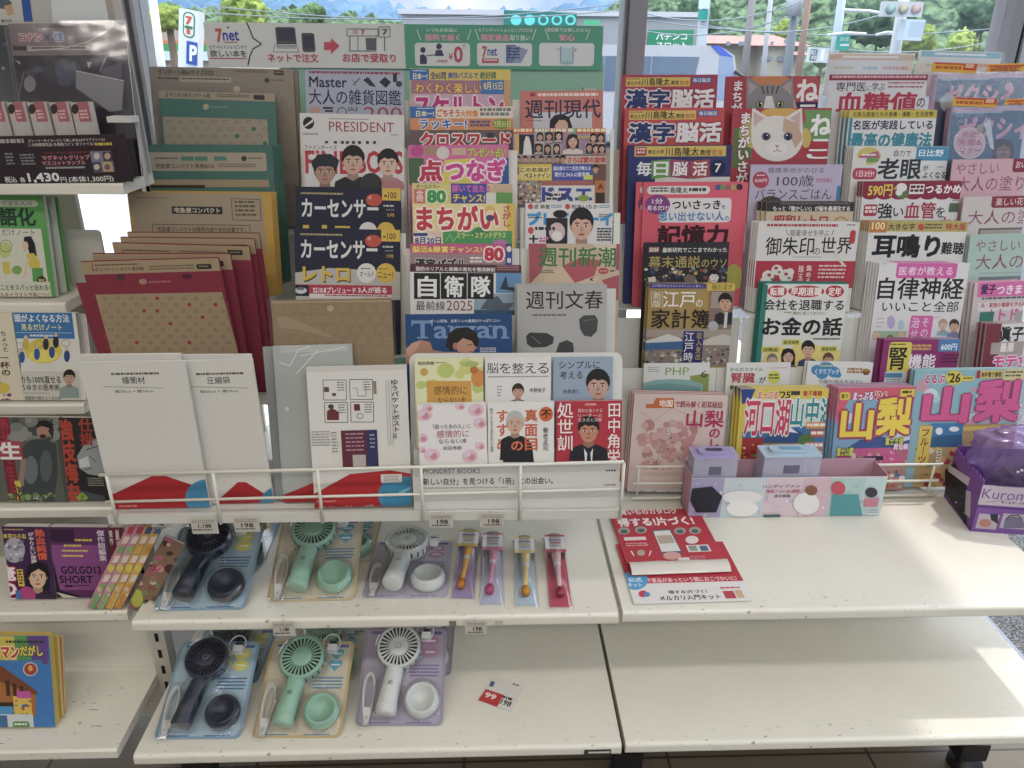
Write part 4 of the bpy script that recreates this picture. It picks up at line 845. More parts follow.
def k_trans(a):
    a.R(280, 345, 348, 352, '#b4b6b2'); a.L([(279, 362), (290, 366), (298, 350), (310, 346)], .7, '#dcdedb'); a.L([(296, 374), (318, 350)], .8, '#d8dad7'); a.L([(300, 356), (345, 347)], .6, '#dcdedb'); a.E(287, 409, 2, 2, '#c8cac7')
    a.G([(281, 513), (281, 496), (330, 476), (330, 513)], RD); a.rows(286, 503, 304, 506, 1, '#d87a78'); a.rows(286, 508.5, 306, 511.5, 1, '#d8a09c')
vol('L', 1, 'grey translucent plastic envelope pack between the white and the parcel envelopes', 'envelope pack', (272.5, 346, 351.5, 344), '#a7aaa7', k_trans, name='envelope_pack', group=GE, t=.008, kind='gloss', pages='#9a9d9a')
vol('L', 1, 'grey translucent pack peeking out beside the brown parcel carton', 'envelope pack', (262.5, 347, 300, 345.5), '#979a9a', None, name='envelope_pack', group=GE, t=.006, kind='gloss', pages='#9a9d9a', dY=.012)
def k_yuu(a):
    a.band(366, 371, '#c9c5be')
    for x0, y0 in ((323, 380), (349.5, 379.5), (324.5, 402.5), (350.5, 402)):
        a.L([(x0, y0), (x0 + 23, y0), (x0 + 23.4, y0 + 20), (x0 + .6, y0 + 20), (x0, y0)], .7, '#4a4640'); a.rows(x0 + 14, y0 + 2, x0 + 21, y0 + 12, 4, '#6a645c', .4)
    a.R(324, 387, 329, 392, '#5a4c4a'); a.R(332, 393, 336, 396, '#5a4c4a'); a.G([(327, 411), (332, 408), (339, 412), (339, 420), (327, 420)], '#6a2c34'); a.E(331, 406.5, 3, 2.4, '#4a4244'); a.R(354, 404, 360, 410.6, '#6a2c34'); a.L([(353, 388), (357, 388), (358, 396), (366, 396), (366, 386)], .6, '#6a645c'); a.ring(360, 416, 3, 2.6, .6, '#4a4640')
    a.T('ゆうパケットポスト', 391.5, 379, 399.5, 432, '#33302e', .02, v=True); a.T('封筒', 393, 433, 397.5, 438.5, '#5a544e', .01, v=True)
    for x in (386, 388.6, 391.2): a.L([(x, 380), (x + 2.4, 446)], .5, '#a09a92')
    a.R(373.5, 381, 376.5, 394, '#8a8278'); a.rows(312, 431, 330, 447, 6, '#9a948c', .45); a.rows(332, 432, 338, 454, 7, '#8a847c', .4)
    a.R(342, 430, 377.5, 469, '#63283a'); a.R(367, 429.6, 378, 469, '#2f3560'); a.rows(346, 433, 364, 453, 5, '#b08a94', .35); a.R(353, 454.6, 366, 466.4, '#b8aca8'); a.rows(370, 434, 375, 450, 4, '#a8a4b4', .35)
    a.G([(312, 514), (312, 495), (350, 474), (390, 470), (415, 474), (415, 514)], RD); a.E(403, 495, 25, 19, '#2c87ad'); a.G([(398, 492), (412, 486), (410, 489), (400, 495)], '#7ab8d0'); a.rows(317, 500.4, 336, 503.2, 1, '#d87a78'); a.T('ゆうパケットポストmini封筒', 318, 505, 374, 509.6, '#dca8a4', .01); a.R(381, 474, 402, 482.4, '#d6d2cc'); a.rows(384, 475.6, 399, 481, 3, '#7a746c', .45)
vol('L', 1, 'white parcel envelope pack with four small instruction drawings and dark label', 'envelope pack', (306, 367.5, 406, 365), '#d6d3cd', k_yuu, dY=.015, name='envelope_pack', group=GE, t=.01, kind='gloss', pages='#cfcbc4')
def k_kp(a):
    pattern(a, 274, 303, 392, 368, 9, 6, '#b49c7a', '#c2b08e', 4); a.L([(272, 302.5), (390, 301)], 1.2, '#c2ac86'); a.G([(276, 318), (286, 316), (310, 326), (334, 336), (330, 338), (300, 330), (280, 328)], '#ae9878')
vol('L', 1, 'brown paper envelope pack in clear film behind the translucent ones', 'envelope pack', (271, 300.5, 391, 298), '#a08763', k_kp, name='envelope_pack', group=GE, t=.01, kind='card', pages='#8a744f', film=True, dY=-.031)
# ================================================================== magazines on the rack beside the window corner
H1 = 'brain-training and history titles'; H2 = 'cat, food and shrine titles'; H3 = 'health magazines'; H4 = 'titles by the window corner'; H5 = 'travel guides in the low basket'
def r_kanji(dx, dy, sx, base):
    def f(a):
        X = lambda x: 622 + (x - 622) * sx + dx
        a.R(X(626), 77.4 + dy, X(690), 86.4 + dy, '#d9bb58'); a.T('東北大学', X(627), 81 + dy, X(641), 85.4 + dy, '#5a2c2c', .02); a.rows(X(627), 78.4 + dy, X(640), 80.4 + dy, 1, '#a86a4a'); a.T('川島隆太', X(641.5), 77.8 + dy, X(670), 85.8 + dy, '#2b2826', .02); a.T('教授', X(671), 80.4 + dy, X(679), 85 + dy, '#2b2826', .02); a.T('監修', X(680), 80.4 + dy, X(689), 85 + dy, '#b8702c', .02)
        a.R(X(692), 77 + dy, X(711.5), 83 + dy, '#4c5ea2'); a.T('毎日脳活', X(693), 78 + dy, X(710.5), 82.2 + dy, '#e6e2ea', .02)
        a.T('漢字', X(625), 89 + dy, X(670), 109.5 + dy, '#2b3c74', .05, '#e8d8d8', .06); a.T('脳活', X(670.5), 88.5 + dy, X(715), 109.5 + dy, '#ece4e4', .05, '#8a2440', .04)
    return f
vol('R', 5, 'red kanji puzzle magazine topmost of its column, against the mullion', 'magazine', (622, 75, 718, 74.5), '#b23a52', r_kanji(0, 0, 1, 0), group=H1)
vol('R', 5, 'brighter red kanji puzzle magazine one step below the topmost', 'magazine', (625, 108, 725, 107.5), '#cb4a4c', r_kanji(2.8, 33.2, 1.045, 0), group=H1)
def r_mai(a):
    a.R(655, 177, 733, 186, '#d8d4d0'); a.R(628, 175, 650, 186, '#33386c')
    a.R(634.5, 146, 726, 156.4, '#d9bb58'); a.R(636, 147.2, 646.5, 155.6, '#a83a48'); a.rows(637, 148.2, 645.6, 154.6, 2, '#e8ccc4', .6); a.T('東北大学', 648, 149.6, 664, 154, '#3a2c2c', .02); a.T('川島隆太', 665, 147.4, 699, 156, '#2b2826', .02); a.T('教授', 700, 149.4, 711, 155.6, '#2b2826', .02); a.T('監修', 712, 149.4, 723, 155.6, '#b8702c', .02)
    for c, x, col, r in (('毎', 635, '#333d78', -1), ('日', 652, '#6a9c4c', 1), ('脳', 671, '#9c4468', -1), ('活', 691, '#a8484e', 1)):
        a.G([(x - 1, 160 + r), (x + 18.4, 160 - r), (x + 18.8, 178 - r), (x - .6, 178 + r)], col); a.T(c, x + 1.4, 161.6, x + 16.6, 176, '#ece8e6', .03)
    a.E(718, 167.4, 7.4, 8, '#23264a'); a.T('7', 714.6, 163.4, 721, 172.4, '#ece8e6', .02); a.E(650, 150, .1, .1, '#33386c')
vol('R', 4, 'navy brain-training magazine with four coloured character tiles and number seven', 'magazine', (628.5, 145.5, 732, 145), '#343a72', r_mai, group=H1, copies=1, clabel='white-edged spare issue behind the navy tile magazine')
def r_kioku(a):
    a.RR(647, 186, 710, 194.2, '#e2dcd8', 4); a.rows(651, 187.4, 669, 192.8, 2, '#5a4a4c', .6); a.T('島隆太', 670, 187, 688, 193, '#2b2628', .02); a.rows(689, 188, 706, 192, 1, '#4a3c3e', .8)
    for i, c in enumerate(('#4a5a90', '#6a9a50', '#b05a70', '#b8a060')): a.R(715.5 + 5.2 * i, 184.8, 720.4 + 5.2 * i, 189.8, c)
    a.E(739.5, 187, 3.2, 3.2, '#3c2a40')
    a.RR(659, 198, 731, 222.4, '#e4dedd', 4); a.E(657.6, 204.6, 12.6, 9.8, '#8b3f84'); a.T('1分', 652, 198.4, 663, 204, '#f0e2ee', .03); a.T('見るだけ!', 647, 205.6, 669, 210.4, '#f0e2ee', .03)
    a.T('ついさっき', 672, 200, 720.5, 209.4, '#2c2426', .03); a.T('を', 721.4, 204.6, 725.4, 209, '#3a8ab8', .02); a.T('思い出せない人', 658.5, 211.4, 724, 221, '#2f86be', .03); a.T('の', 724.6, 216, 729, 220.6, '#2f86be', .02)
    a.T('記憶力', 657, 224.4, 728.5, 246, '#3c1720', .05); a.E(734, 277, 9, 13, '#b8b04a')
vol('R', 4, 'coral pink memory-training magazine with white speech box', 'magazine', (643.5, 182.5, 748.5, 182), '#e25a6e', r_kioku, group=H1, copies=1, clabel='spare coral pink memory magazine sticking out behind', left=-.016, t=.005)
def r_baku(a):
    a.G([(700, 240), (720, 255), (735, 250), (735, 240)], '#34343a'); a.R(648.5, 246.6, 659.6, 252.6, '#7a2c3c'); a.T('図解', 649.4, 247.4, 658.8, 252, '#e6d8c8', .02); a.T('最新研究でここまでわかった', 662.5, 247.4, 727, 252.4, '#e6e0d8', .02)
    a.T('幕末通説', 648.5, 256, 700, 268, '#b3a056', .01); a.T('のウソ', 701.5, 258.6, 726.5, 267.4, '#b3a056', .01)
    a.blots(645, 268.6, 728, 282, 70, ['#6a6258', '#a83c34', '#c0a040', '#d0c4b4', '#3a4a70', '#8a7a6a', '#50403c'], 1, 2.6, 9); a.E(652, 280, 4, 3, '#d8ccb8'); a.face(714, 277, 4.4, '#e0d8d0', '#1a1a1c', '#2a2a2e', body=False); a.E(690, 279, 6, 4.4, '#7a6a5a')
vol('R', 3, 'black history book with gold title over a crowd of warriors', 'book', (644, 242.5, 729.5, 242), '#2b2a30', r_baku, group=H1, t=.006, name='softcover_book')
def r_edo(a):
    a.R(645, 329, 735, 366, '#8e8078'); a.blots(646, 349, 731, 364, 90, ['#c0b0a0', '#4a4a58', '#8a5a4a', '#b89a7a', '#5a6a80', '#d8d0c4', '#34343c'], .8, 2.2, 4)
    a.R(645, 329.4, 735, 337, '#a89a8c'); a.G([(645, 341), (655, 338), (668, 334), (680, 338), (684, 342), (684, 346), (645, 346)], '#d6d2ca'); a.G([(700, 342), (712, 337), (724, 334), (735, 338), (735, 345), (700, 345)], '#c8c0b4'); a.G([(645, 343), (684, 341), (684, 349), (645, 350)], '#3f6a94')
    a.R(649.5, 283, 706, 288.4, '#413f88'); a.T('江戸時代を生きた人々のくらしと暮らし', 652, 284.6, 704, 287.2, '#c8c4e0', .01)
    a.R(707.5, 283, 736, 290.6, '#d9bb45'); a.T('磯田道史', 711.5, 284, 733, 289.8, '#3a3026', .0)
    a.L([(651.6, 291), (651.6, 307.6)], .5, '#e6dcc4'); a.L([(662.4, 291), (662.4, 307.6)], .5, '#e6dcc4'); a.T('新版', 652.6, 291.4, 661.4, 307.4, '#ece2cc', .01, v=True)
    a.T('江戸', 663, 291, 695.5, 307.6, '#f2ece0', .01); a.T('の', 695.6, 299.6, 702.4, 307, '#f2ece0', .01); a.T('家計簿', 651, 309, 710, 328.4, '#2c2620', .02)
    a.R(709, 291, 735, 329, '#8a7064'); a.R(711, 292, 722, 308, '#a8988a'); a.face(725, 303, 5.8, '#cf9f84', '#211d20', '#2c2c34', bw=1.9, bh=2.8); a.R(724, 312, 727, 328, '#d0ccc8'); a.E(713, 326, 5, 5, '#b0b0b4')
    a.R(682.5, 331, 702.4, 366, '#33336e'); a.T('江戸時', 683.6, 331.6, 693.6, 362, '#eae6ec', .01, v=True); a.T('収入支出', 695.4, 332, 701.4, 360, '#cfae4c', .01, v=True)
vol('R', 3, 'gold and brown household history book with man in a suit and woodblock sea', 'book', (649, 283.5, 735, 284), '#ac8d4b', r_edo, group=H1, t=.008, name='softcover_book', left=-.004, copies=1, clabel='pale-edged spare copy behind the gold household history book')
def r_php(a):
    a.G([(692, 392), (690, 376), (700, 374.5), (712, 373), (712, 392)], '#8a9a44'); a.G([(643, 392), (643, 383), (655, 380), (672, 379), (690, 380), (703, 384), (703, 392)], '#86b0ac'); a.G([(643, 392), (643, 386), (668, 383), (700, 387), (700, 392)], '#6f9e9c')
    a.T('PHP', 665.5, 367.4, 689, 375, '#7f9c42', .0); a.T('6', 701, 370.6, 707, 377.4, '#2a3028', .0); a.rows(648, 367, 659, 373, 3, '#9a9894', .4)
vol('R', 2, 'small white monthly with green letters over teal mountains', 'magazine', (644, 363.5, 710, 363), '#d8d8d2', r_php, group=H1, t=.004)
# cats
def cat(a, cx, cy, w, h, fur, inner, eye, patch=None, stripes=None, ny=.3):
    for q in (-1, 1): a.G([(cx + q * w * .96, cy - h * 1.15), (cx + q * w * 1.0, cy - h * .1), (cx + q * w * .3, cy - h * .72)], fur); a.G([(cx + q * w * .9, cy - h * .98), (cx + q * w * .88, cy - h * .3), (cx + q * w * .48, cy - h * .7)], inner)
    a.E(cx, cy + h * .1, w, h * .92, fur, 26)
    if patch: a.G([(cx + w * .25, cy - h * .72), (cx + w * .8, cy - h * .5), (cx + w * .98, cy + h * .1), (cx + w * .7, cy + h * .5), (cx + w * .5, cy), (cx + w * .22, cy - h * .2)], patch)
    if stripes:
        for k in (-.35, -.12, .12, .35): a.L([(cx + w * k, cy - h * .75), (cx + w * k * .7, cy - h * .42)], w * .06, stripes)
    a.E(cx, cy + h * .52, w * .42, h * .3, '#e6e0dc', 16)
    for q in (-1, 1): a.E(cx + q * w * .42, cy + h * .02, w * .17, h * .16, '#3a3430', 14); a.E(cx + q * w * .42, cy + h * .02, w * .135, h * .13, eye, 14); a.E(cx + q * w * .42, cy + h * .02, w * .07, h * .12, '#16161a', 10); a.E(cx + q * w * .38, cy - h * .03, w * .03, h * .03, '#f0f0f0', 6)
    a.G([(cx - w * .1, cy + h * .36), (cx + w * .1, cy + h * .36), (cx, cy + h * .48)], '#c88a88'); a.L([(cx, cy + h * .48), (cx, cy + h * .56), (cx - w * .16, cy + h * .64)], w * .025, '#8a6a64'); a.L([(cx, cy + h * .56), (cx + w * .16, cy + h * .64)], w * .025, '#8a6a64')
def r_neko1(a):
    a.E(770, 84, 24, 10, '#c87a4a'); a.E(806, 92, 16, 20, '#b84a50'); a.R(793, 102, 822, 116, '#33305a'); a.G([(748, 110), (756, 88), (770, 84), (792, 90), (798, 112)], '#c8a088')
    cat(a, 770, 104, 24, 24, '#8a8488', '#b09a98', '#a8b878', stripes='#4c484c'); a.G([(766, 96), (772, 96), (778, 120), (760, 120)], '#dcd6d4')
    a.T('まちがいさがし', 730, 80, 741.5, 158, '#ecdcdc', .04, '#8a2434', .05, v=True); a.T('ね', 796, 79, 819, 102, '#efe6e2', .04); a.R(800, 104.6, 815, 107, '#efe6e2')
vol('R', 5, 'red cat picture-puzzle magazine with a grey striped cat peeking over', 'magazine', (726, 76.5, 820.5, 76), '#ab3846', r_neko1, group=H2)
def r_neko2(a):
    a.R(733, 128, 752, 168, '#5a7a48'); a.E(757, 133, 18, 16, '#c8b85c'); a.E(781, 113, 20, 5.4, '#d8a850'); a.R(803, 110, 833, 141, '#6f9a5c'); a.E(818, 150, 13.6, 10.5, '#b03040'); a.R(745, 159, 833, 166, '#a83a48'); a.E(800, 118, 6, 7, '#b8404c'); a.E(806, 138, 5, 10, '#d0b050')
    cat(a, 777, 136, 26, 25, '#dfd8d2', '#d0aea6', '#4a5a80', patch='#c9a58c')
    a.T('まちがいさがし', 737, 112, 749, 196, '#efe8e4', .05, '#8a2434', .05, v=True); a.T('ね', 810, 114, 832, 136, '#f2eeea', .045); a.R(813, 139, 828, 141.4, '#f2eeea'); a.T('こ', 806, 149, 829, 159, '#f2eeea', .05)
vol('R', 5, 'colourful cat picture-puzzle magazine with a white blue-eyed cat', 'magazine', (733, 108.5, 832, 108), '#b43a48', r_neko2, group=H2, t=.007)
def r_100(a):
    a.T('健康寿命がのびる', 768, 167.4, 824, 173, '#5f566c', .0); a.T('100歳', 777, 175, 814, 186.6, '#443c50', .0); a.E(760.8, 180, 8.2, 8.4, '#b2405a'); a.T('630円', 755, 178.6, 767, 182.4, '#f0dce0', .02); a.rows(757, 174.6, 765, 176.8, 1, '#f0dce0'); a.T('管理栄養士', 816, 178, 833, 182.6, '#b86a92', .01)
    a.T('バランスごはん', 755, 188.6, 831.5, 199.4, '#3f384a', .0); a.E(771, 209, 14, 13, '#4e4038'); a.R(836, 186, 845, 210, '#3a7ab0')
vol('R', 4, 'lilac cookery magazine below the white cat', 'magazine', (751, 164.5, 843, 164.5), '#bbb0c8', r_100, group=H2, t=.005)
def r_showa(a):
    a.R(763, 202, 856, 211.4, '#3b3638'); a.rows(780, 202.4, 850, 205, 1, '#6a6462', .8); a.T('もっと「懐かしい!」が脳を最適化する', 773, 206, 850, 211, '#ebe5e0', .025); a.T('昭和レトロ', 774, 214.6, 828, 226, '#b23a44', .05); a.ring(841, 224, 7, 7, 1.6, '#b08a3c')
vol('R', 4, 'beige retro magazine with black top strip and red lettering', 'magazine', (767, 202, 854.5, 202), '#cbb798', r_showa, group=H2, copies=2, left=-.009, clabel='pale spare issue fanned out behind the beige retro magazine', t=.005)
def r_shuin(a):
    a.R(755, 261, 860, 288, '#b42c42'); a.rows(767, 224, 838, 226.8, 1, '#b03848', .9); a.T('開運!幸せを呼ぶ', 790, 229.8, 829, 236.4, '#3a3636', .0); a.L([(786, 230), (788.4, 235.6)], .6, '#3a3636'); a.L([(834, 230), (831.4, 235.6)], .6, '#3a3636')
    a.T('御朱印', 765.5, 237, 814, 255.4, '#252122', .01); a.T('の', 813, 248, 820, 255, '#252122', .0); a.T('世界', 821, 237, 852, 254, '#252122', .01)
    a.RR(849.6, 230, 855.4, 244, '#b8343c', 3); a.rows(847, 224.4, 855, 226.4, 1, '#4a4646'); a.rows(793, 256.6, 822, 258, 1, '#9a9290')
    for x, y, r in ((768, 276, 6), (777, 270, 5.6), (786, 276, 7), (790, 272, 4), (764, 281, 4)): a.E(x, y, r, r * .95, '#dcd4cc')
    for x, y in ((776, 268), (786, 274), (769, 275)): a.E(x, y, 2, 1.6, '#a83a44'); a.E(x + 3, y + 4, 1.6, 1.2, '#6a8a60')
    a.T('珠玉', 797.6, 265, 803.6, 281, '#efdcd4', .01, v=True); a.T('集める', 805.4, 265, 811.4, 284, '#efdcd4', .01, v=True); a.rows(818, 265, 846, 280, 4, '#e6c4bc', .45)
    a.G([(832, 254), (836, 253.4), (846, 266), (843, 266)], '#d8ceb8')
vol('R', 4, 'white shrine-seal magazine with brushed black title and crimson foot', 'magazine', (758.5, 222, 860, 222.5), '#d8d4d0', r_shuin, group=H2, copies=3, left=-.0035, clabel='spare white shrine-seal magazine packed behind the shown issue', t=.0035, dY=-.012)
def r_okane(a):
    a.R(763.6, 284.4, 860, 380, '#dad8d2'); a.R(766, 284, 860, 285, '#dad8d2')
    for x0, x1, t in ((767.4, 787, '転職'), (788, 824.4, '早期退職'), (825.6, 844, '定年')): a.E((x0 + x1) / 2, 291.4, (x1 - x0) / 2, 6, '#b83440', 26); a.T(t, x0 + 2.6, 287.2, x1 - 2.6, 295.8, '#f2e8e4', .03)
    a.T('会社を退職する', 764, 299.4, 844, 310.4, '#26242a', .02); a.rows(784, 311.6, 792, 314, 1, '#8aa07a'); a.T('絶対に知っておきたい', 793, 311.4, 826, 315, '#5a8a5a', .01); a.T('お金の話', 762, 317, 842.4, 336, '#242226', .04); a.rows(813, 338, 841, 340, 1, '#5a585c', .8)
    a.E(778, 364, 16, 18, '#e2cf72'); a.E(806, 360, 20, 18, '#e2cf72'); a.E(832, 362, 14, 14, '#e2cf72')
    for t, x0, y0, x1, y1 in (('雇用保険', 782, 339.4, 800, 345), ('退職金', 761.4, 346.6, 779.6, 352.4), ('健康保険', 820, 346, 837, 351.6)): a.R(x0, y0, x1, y1, '#d2cc50'); a.T(t, x0 + 1.4, y0 + 1, x1 - 1.4, y1 - .8, '#34342a', .02)
    a.face(808, 350, 5.6, '#d6a48a', '#24201f', '#3a4a68', bw=1.9); a.face(788, 357, 5, '#cfa68e', '#1f1c1e', '#7a6a5a', style='long'); a.face(772, 361, 4.4, '#cfae9a', '#7a7674', '#6a6a6a', style='grey'); a.face(828, 360, 4.4, '#c89c84', '#6a4a3a', '#8a6a5a')
vol('R', 3, 'white money-advice magazine framed in teal with three red ovals', 'magazine', (763, 282.5, 849, 283), '#2b7d72', r_okane, group=H2, copies=2, left=-.003, clabel='teal-edged spare copy stacked behind the money-advice magazine', t=.004)
def r_jin(a):
    a.T('からだスマイル', 730, 367.6, 763, 371.4, '#2f6a50', .02); a.T('腎臓', 731, 372.6, 755, 383, '#b83042', .03); a.T('が', 759, 376.6, 766, 383, '#2c2a2c', .02); a.E(774, 377, 6.6, 6.8, '#d2cf50'); a.rows(769, 374, 779, 380, 2, '#5a6a30', .6); a.rows(770, 367.4, 787, 369, 1, '#d09aa0'); a.rows(730, 385, 788, 390, 1, '#4a7a5a', .8)
vol('R', 2, 'small white health magazine with red title and yellow bubble', 'magazine', (727, 363, 791, 362.5), '#dad8d4', r_jin, group=H2, t=.004)
def r_zak(a):
    for x, y, r in ((817, 370, 6), (826, 368.6, 8), (834, 372, 6.4), (838, 375, 3.4), (822, 374, 6)): a.E(x, y, r, r * .85, '#3f86b8')
    a.T('くすりブック', 815, 368.6, 839, 374.4, '#d8e8ee', .03); a.rows(820, 365, 832, 367, 1, '#c8d080', .8); a.rows(847, 368, 862, 374, 2, '#a8702c', .7); a.E(866, 371.4, 4.4, 2.8, '#b07a2c'); a.G([(861.6, 371.6), (870.4, 371.6), (868, 375), (864, 375)], '#7a5424')
    a.T('今期も悩みを治す!!', 818, 379.6, 862, 384, '#4a484a', .0)
vol('R', 2, 'white health booklet with blue cloud title and a small bowl', 'magazine', (808, 362, 873.5, 363), '#dad8d4', r_zak, group=H2, t=.004, copies=1, left=-.004, dY=-.004, clabel='spare white booklet behind the blue cloud booklet')
# health column
def r_kett(a):
    a.R(828, 74, 930, 80.4, '#8c2844'); a.rows(832, 75.6, 926, 78.6, 1, '#dcaab4', .8)
    a.T('専門医', 836, 82, 866, 91.4, '#3a3640', .01); a.T('に', 866.6, 85.6, 871, 90.6, '#3a3640', .01); a.T('学ぶ', 872, 82.6, 885, 91, '#3a3640', .01); a.rows(888, 82, 924, 90, 2, '#b05a6a', .4)
    a.T('血糖値', 836, 91.8, 917, 113, '#b22c48', .04); a.T('の', 916.6, 98, 925, 107.4, '#37323a', .01)
vol('R', 5, 'white blood-sugar magazine with maroon top strip, topmost of its column', 'magazine', (829.5, 74.5, 928, 74.5), '#d3cfd2', r_kett, group=H3, t=.007)
def r_mei(a):
    a.R(848, 110, 938, 118.4, '#cdb636'); a.T('元気な医者たちの食事・運動・生活習慣!', 853, 111.6, 934, 116.8, '#3a3424', .02); a.T('名医が実践している', 853, 120, 933, 129.8, '#2a2c58', .03); a.T('最高の健康法', 850, 132, 932, 148, '#35899c', .05); a.R(847, 118, 850, 175, '#3a86a0')
vol('R', 5, 'white wellness magazine with yellow top strip and teal headline', 'magazine', (849.5, 110.5, 937.5, 110), '#d8d6d4', r_mei, group=H3, t=.006, copies=2, left=-.0065, clabel='blue-white spare issue behind the yellow-topped wellness magazine')
def r_rou(a):
    a.E(869, 156, 12, 9, '#c9bb5c'); a.G([(859, 156), (878, 151), (880, 158), (861, 163)], '#b0607c'); a.rows(862, 154, 876, 157, 1, '#f0e0e4'); a.E(872, 160, 7, 2.6, '#6a9a60'); a.R(856, 158, 866, 166, '#d8d4d0')
    a.R(916, 147, 951, 160.6, '#4790b4'); a.T('日比野', 919, 149.4, 943.6, 156.6, '#e8f0f2', .02); a.T('自力で', 894, 150, 911, 156.6, '#4a484c', .01)
    a.T('老眼', 877.5, 158, 921.5, 179.6, '#33363c', .03); a.T('が', 923, 165, 928.4, 170.6, '#33363c', .02); a.T('よくなる', 923, 171.6, 945.6, 178.6, '#33363c', .02); a.RR(852.6, 168, 876.4, 179.4, '#bb3a52', 4); a.T('1日3分!', 856, 170.4, 874, 177, '#f2e0e0', .02); a.rows(937, 166.6, 943, 168, 1, '#4a484c')
vol('R', 5, 'white eyesight magazine with blue block and red three-minute pill', 'magazine', (854, 146.5, 949.5, 147), '#d8d6d4', r_rou, group=H3, copies=3, left=-.003, clabel='white spare issue behind the eyesight magazine', t=.004)
def r_tsuru(a):
    a.R(862, 181.5, 963, 196, '#8c2440')
    for i in range(7): a.E(870 + 14.4 * i, 196, 7.6, 3.6, '#8c2440')
    a.T('590円', 868, 184.4, 892.4, 196.4, '#e3c63c', .03); a.E(902, 193, 7, 5.6, '#5f7a4c'); a.E(901.6, 187.4, 5.4, 4.4, '#e4deda'); a.G([(896, 186), (892.6, 189), (897, 190)], '#c8a050'); a.E(899, 192.6, 3.4, 3, '#e4deda')
    a.R(909.4, 184.2, 924, 194, '#e6dfdc'); a.rows(910.4, 185.4, 923, 193, 2, '#5a2438', .7); a.T('つるかめ', 925.4, 184.6, 961, 193.6, '#f0e6e4', .04)
    a.RR(863.6, 204.4, 876.8, 216, '#a83248', 2); a.rows(865, 206.4, 875.6, 214, 2, '#eed6d6', .7); a.T('強', 877.4, 203, 892.4, 218.6, '#2e2a2c', .02); a.T('い', 893, 208, 903.4, 216.4, '#2e2a2c', .01); a.T('血管', 904.6, 202, 935.4, 218.8, '#a92c44', .02); a.T('を', 935.8, 207, 945, 217.6, '#2e2a2c', .01); a.R(949, 203, 959, 212, '#5a6a54'); a.rows(952, 200.4, 960, 201.6, 1, '#5a5658')
    a.T('太く', 938, 216.6, 960, 228, '#a92c44', .03)
vol('R', 4, 'white vessel-health magazine with scalloped maroon top and yellow price', 'magazine', (863.5, 182, 962, 181), '#d8d4d4', r_tsuru, group=H3, copies=2, left=-.004, clabel='white spare issue behind the scalloped maroon magazine', t=.004)
def r_mimi(a):
    a.R(869, 221, 969, 231.6, '#b7a65a'); a.R(870, 221, 887, 232.6, '#c07a34'); a.T('100', 872, 222, 885, 229.6, '#efe0a0', .02); a.T('大きな字', 888, 223.4, 915, 230, '#33302a', .02); a.E(921, 227, 3.2, 3.2, '#c0463a'); a.rows(925, 223.8, 942, 230, 2, '#5a5440', .5); a.T('特大版', 945.6, 223, 966, 230.4, '#b53c32', .03)
    a.T('耳鳴り', 872, 233.8, 940.6, 258, '#222124', .05); a.T('難聴', 941.2, 242, 964, 254.6, '#222124', .03)
vol('R', 4, 'large-print hearing magazine with olive strip and heavy black title', 'magazine', (870, 221.5, 968.5, 222), '#d9d6d2', r_mimi, group=H3, copies=4, left=-.003, clabel='spare issue packed behind the large-print hearing magazine', t=.003)
def r_jiri(a):
    a.RR(896.4, 262, 957, 278.4, '#d65ea6', 3); a.T('医者が教える', 899, 266.6, 953, 275.4, '#f4dcea', .01); a.T('自律神経', 878, 277.4, 964, 299.6, '#29272a', .02); a.T('に', 963.6, 289, 967, 292.6, '#29272a', .0); a.T('いいこと全部', 882, 301, 958.6, 312, '#29272a', .01)
    a.rows(882, 263.6, 887, 264.6, 1, '#8a8688'); a.RR(909, 315.6, 931.4, 345, '#d65ea6', 2); a.T('治せ', 910.4, 317, 919, 340, '#f0d4e4', .01, v=True); a.T('その', 920.4, 317, 929, 338, '#f0d4e4', .01, v=True)
    a.E(891, 322, 4, 6.4, '#b8a6d0'); a.E(901, 325, 3, 5, '#a8c8d4'); a.rows(876, 318, 884, 330, 3, '#c0b4c0', .3); a.R(873, 331, 906, 340, '#9cbc9a'); a.E(876, 336, 4, 4, '#d8b49c'); a.E(901, 336, 3.6, 4, '#d8b49c'); a.E(890, 338, 3.6, 3.6, '#8a6a5a')
    a.face(943, 325, 3.6, '#d8b8a0', '#b89a80', '#8ab0c0', bw=1.8); a.face(954, 326, 4, '#d6a88c', '#4a3a34', '#7a8ab8', bw=1.9); a.L([(933, 318), (940, 316)], .6, '#c0a0a8')
vol('R', 3, 'thick white nervous-system magazine with pink header and large black title', 'magazine', (879.5, 263, 970, 263.5), '#dcd8d8', r_jiri, group=H3, copies=4, left=-.0042, clabel='spare white issue stacked behind the nervous-system magazine', t=.0035, dY=-.006)
def r_kidney(a):
    a.RR(888, 342, 910.6, 372, '#d8c846', 3); a.rows(890, 343.6, 906, 346, 1, '#5a4a20'); a.T('腎', 889, 347.4, 907, 370, '#2a2226', .02); a.T('機能', 908, 354, 935.6, 368.6, '#e9dfe6', .03); a.rows(911, 344.6, 931, 351, 2, '#d0a04c', .7)
    a.RR(938.6, 339, 960, 351.4, '#4a7cb0', 1); a.T('600円', 941, 343.6, 957, 350.4, '#e6eef2', .02); a.rows(941, 354, 958, 364, 3, '#5a1c44', .6); a.R(884, 371.6, 906, 390, '#cdd2d8'); a.R(885, 373, 902, 377.6, '#5a8ab8'); a.rows(886, 379, 900, 384, 2, '#8a8a92', .4); a.R(906, 372, 912, 390, '#a04a4a')
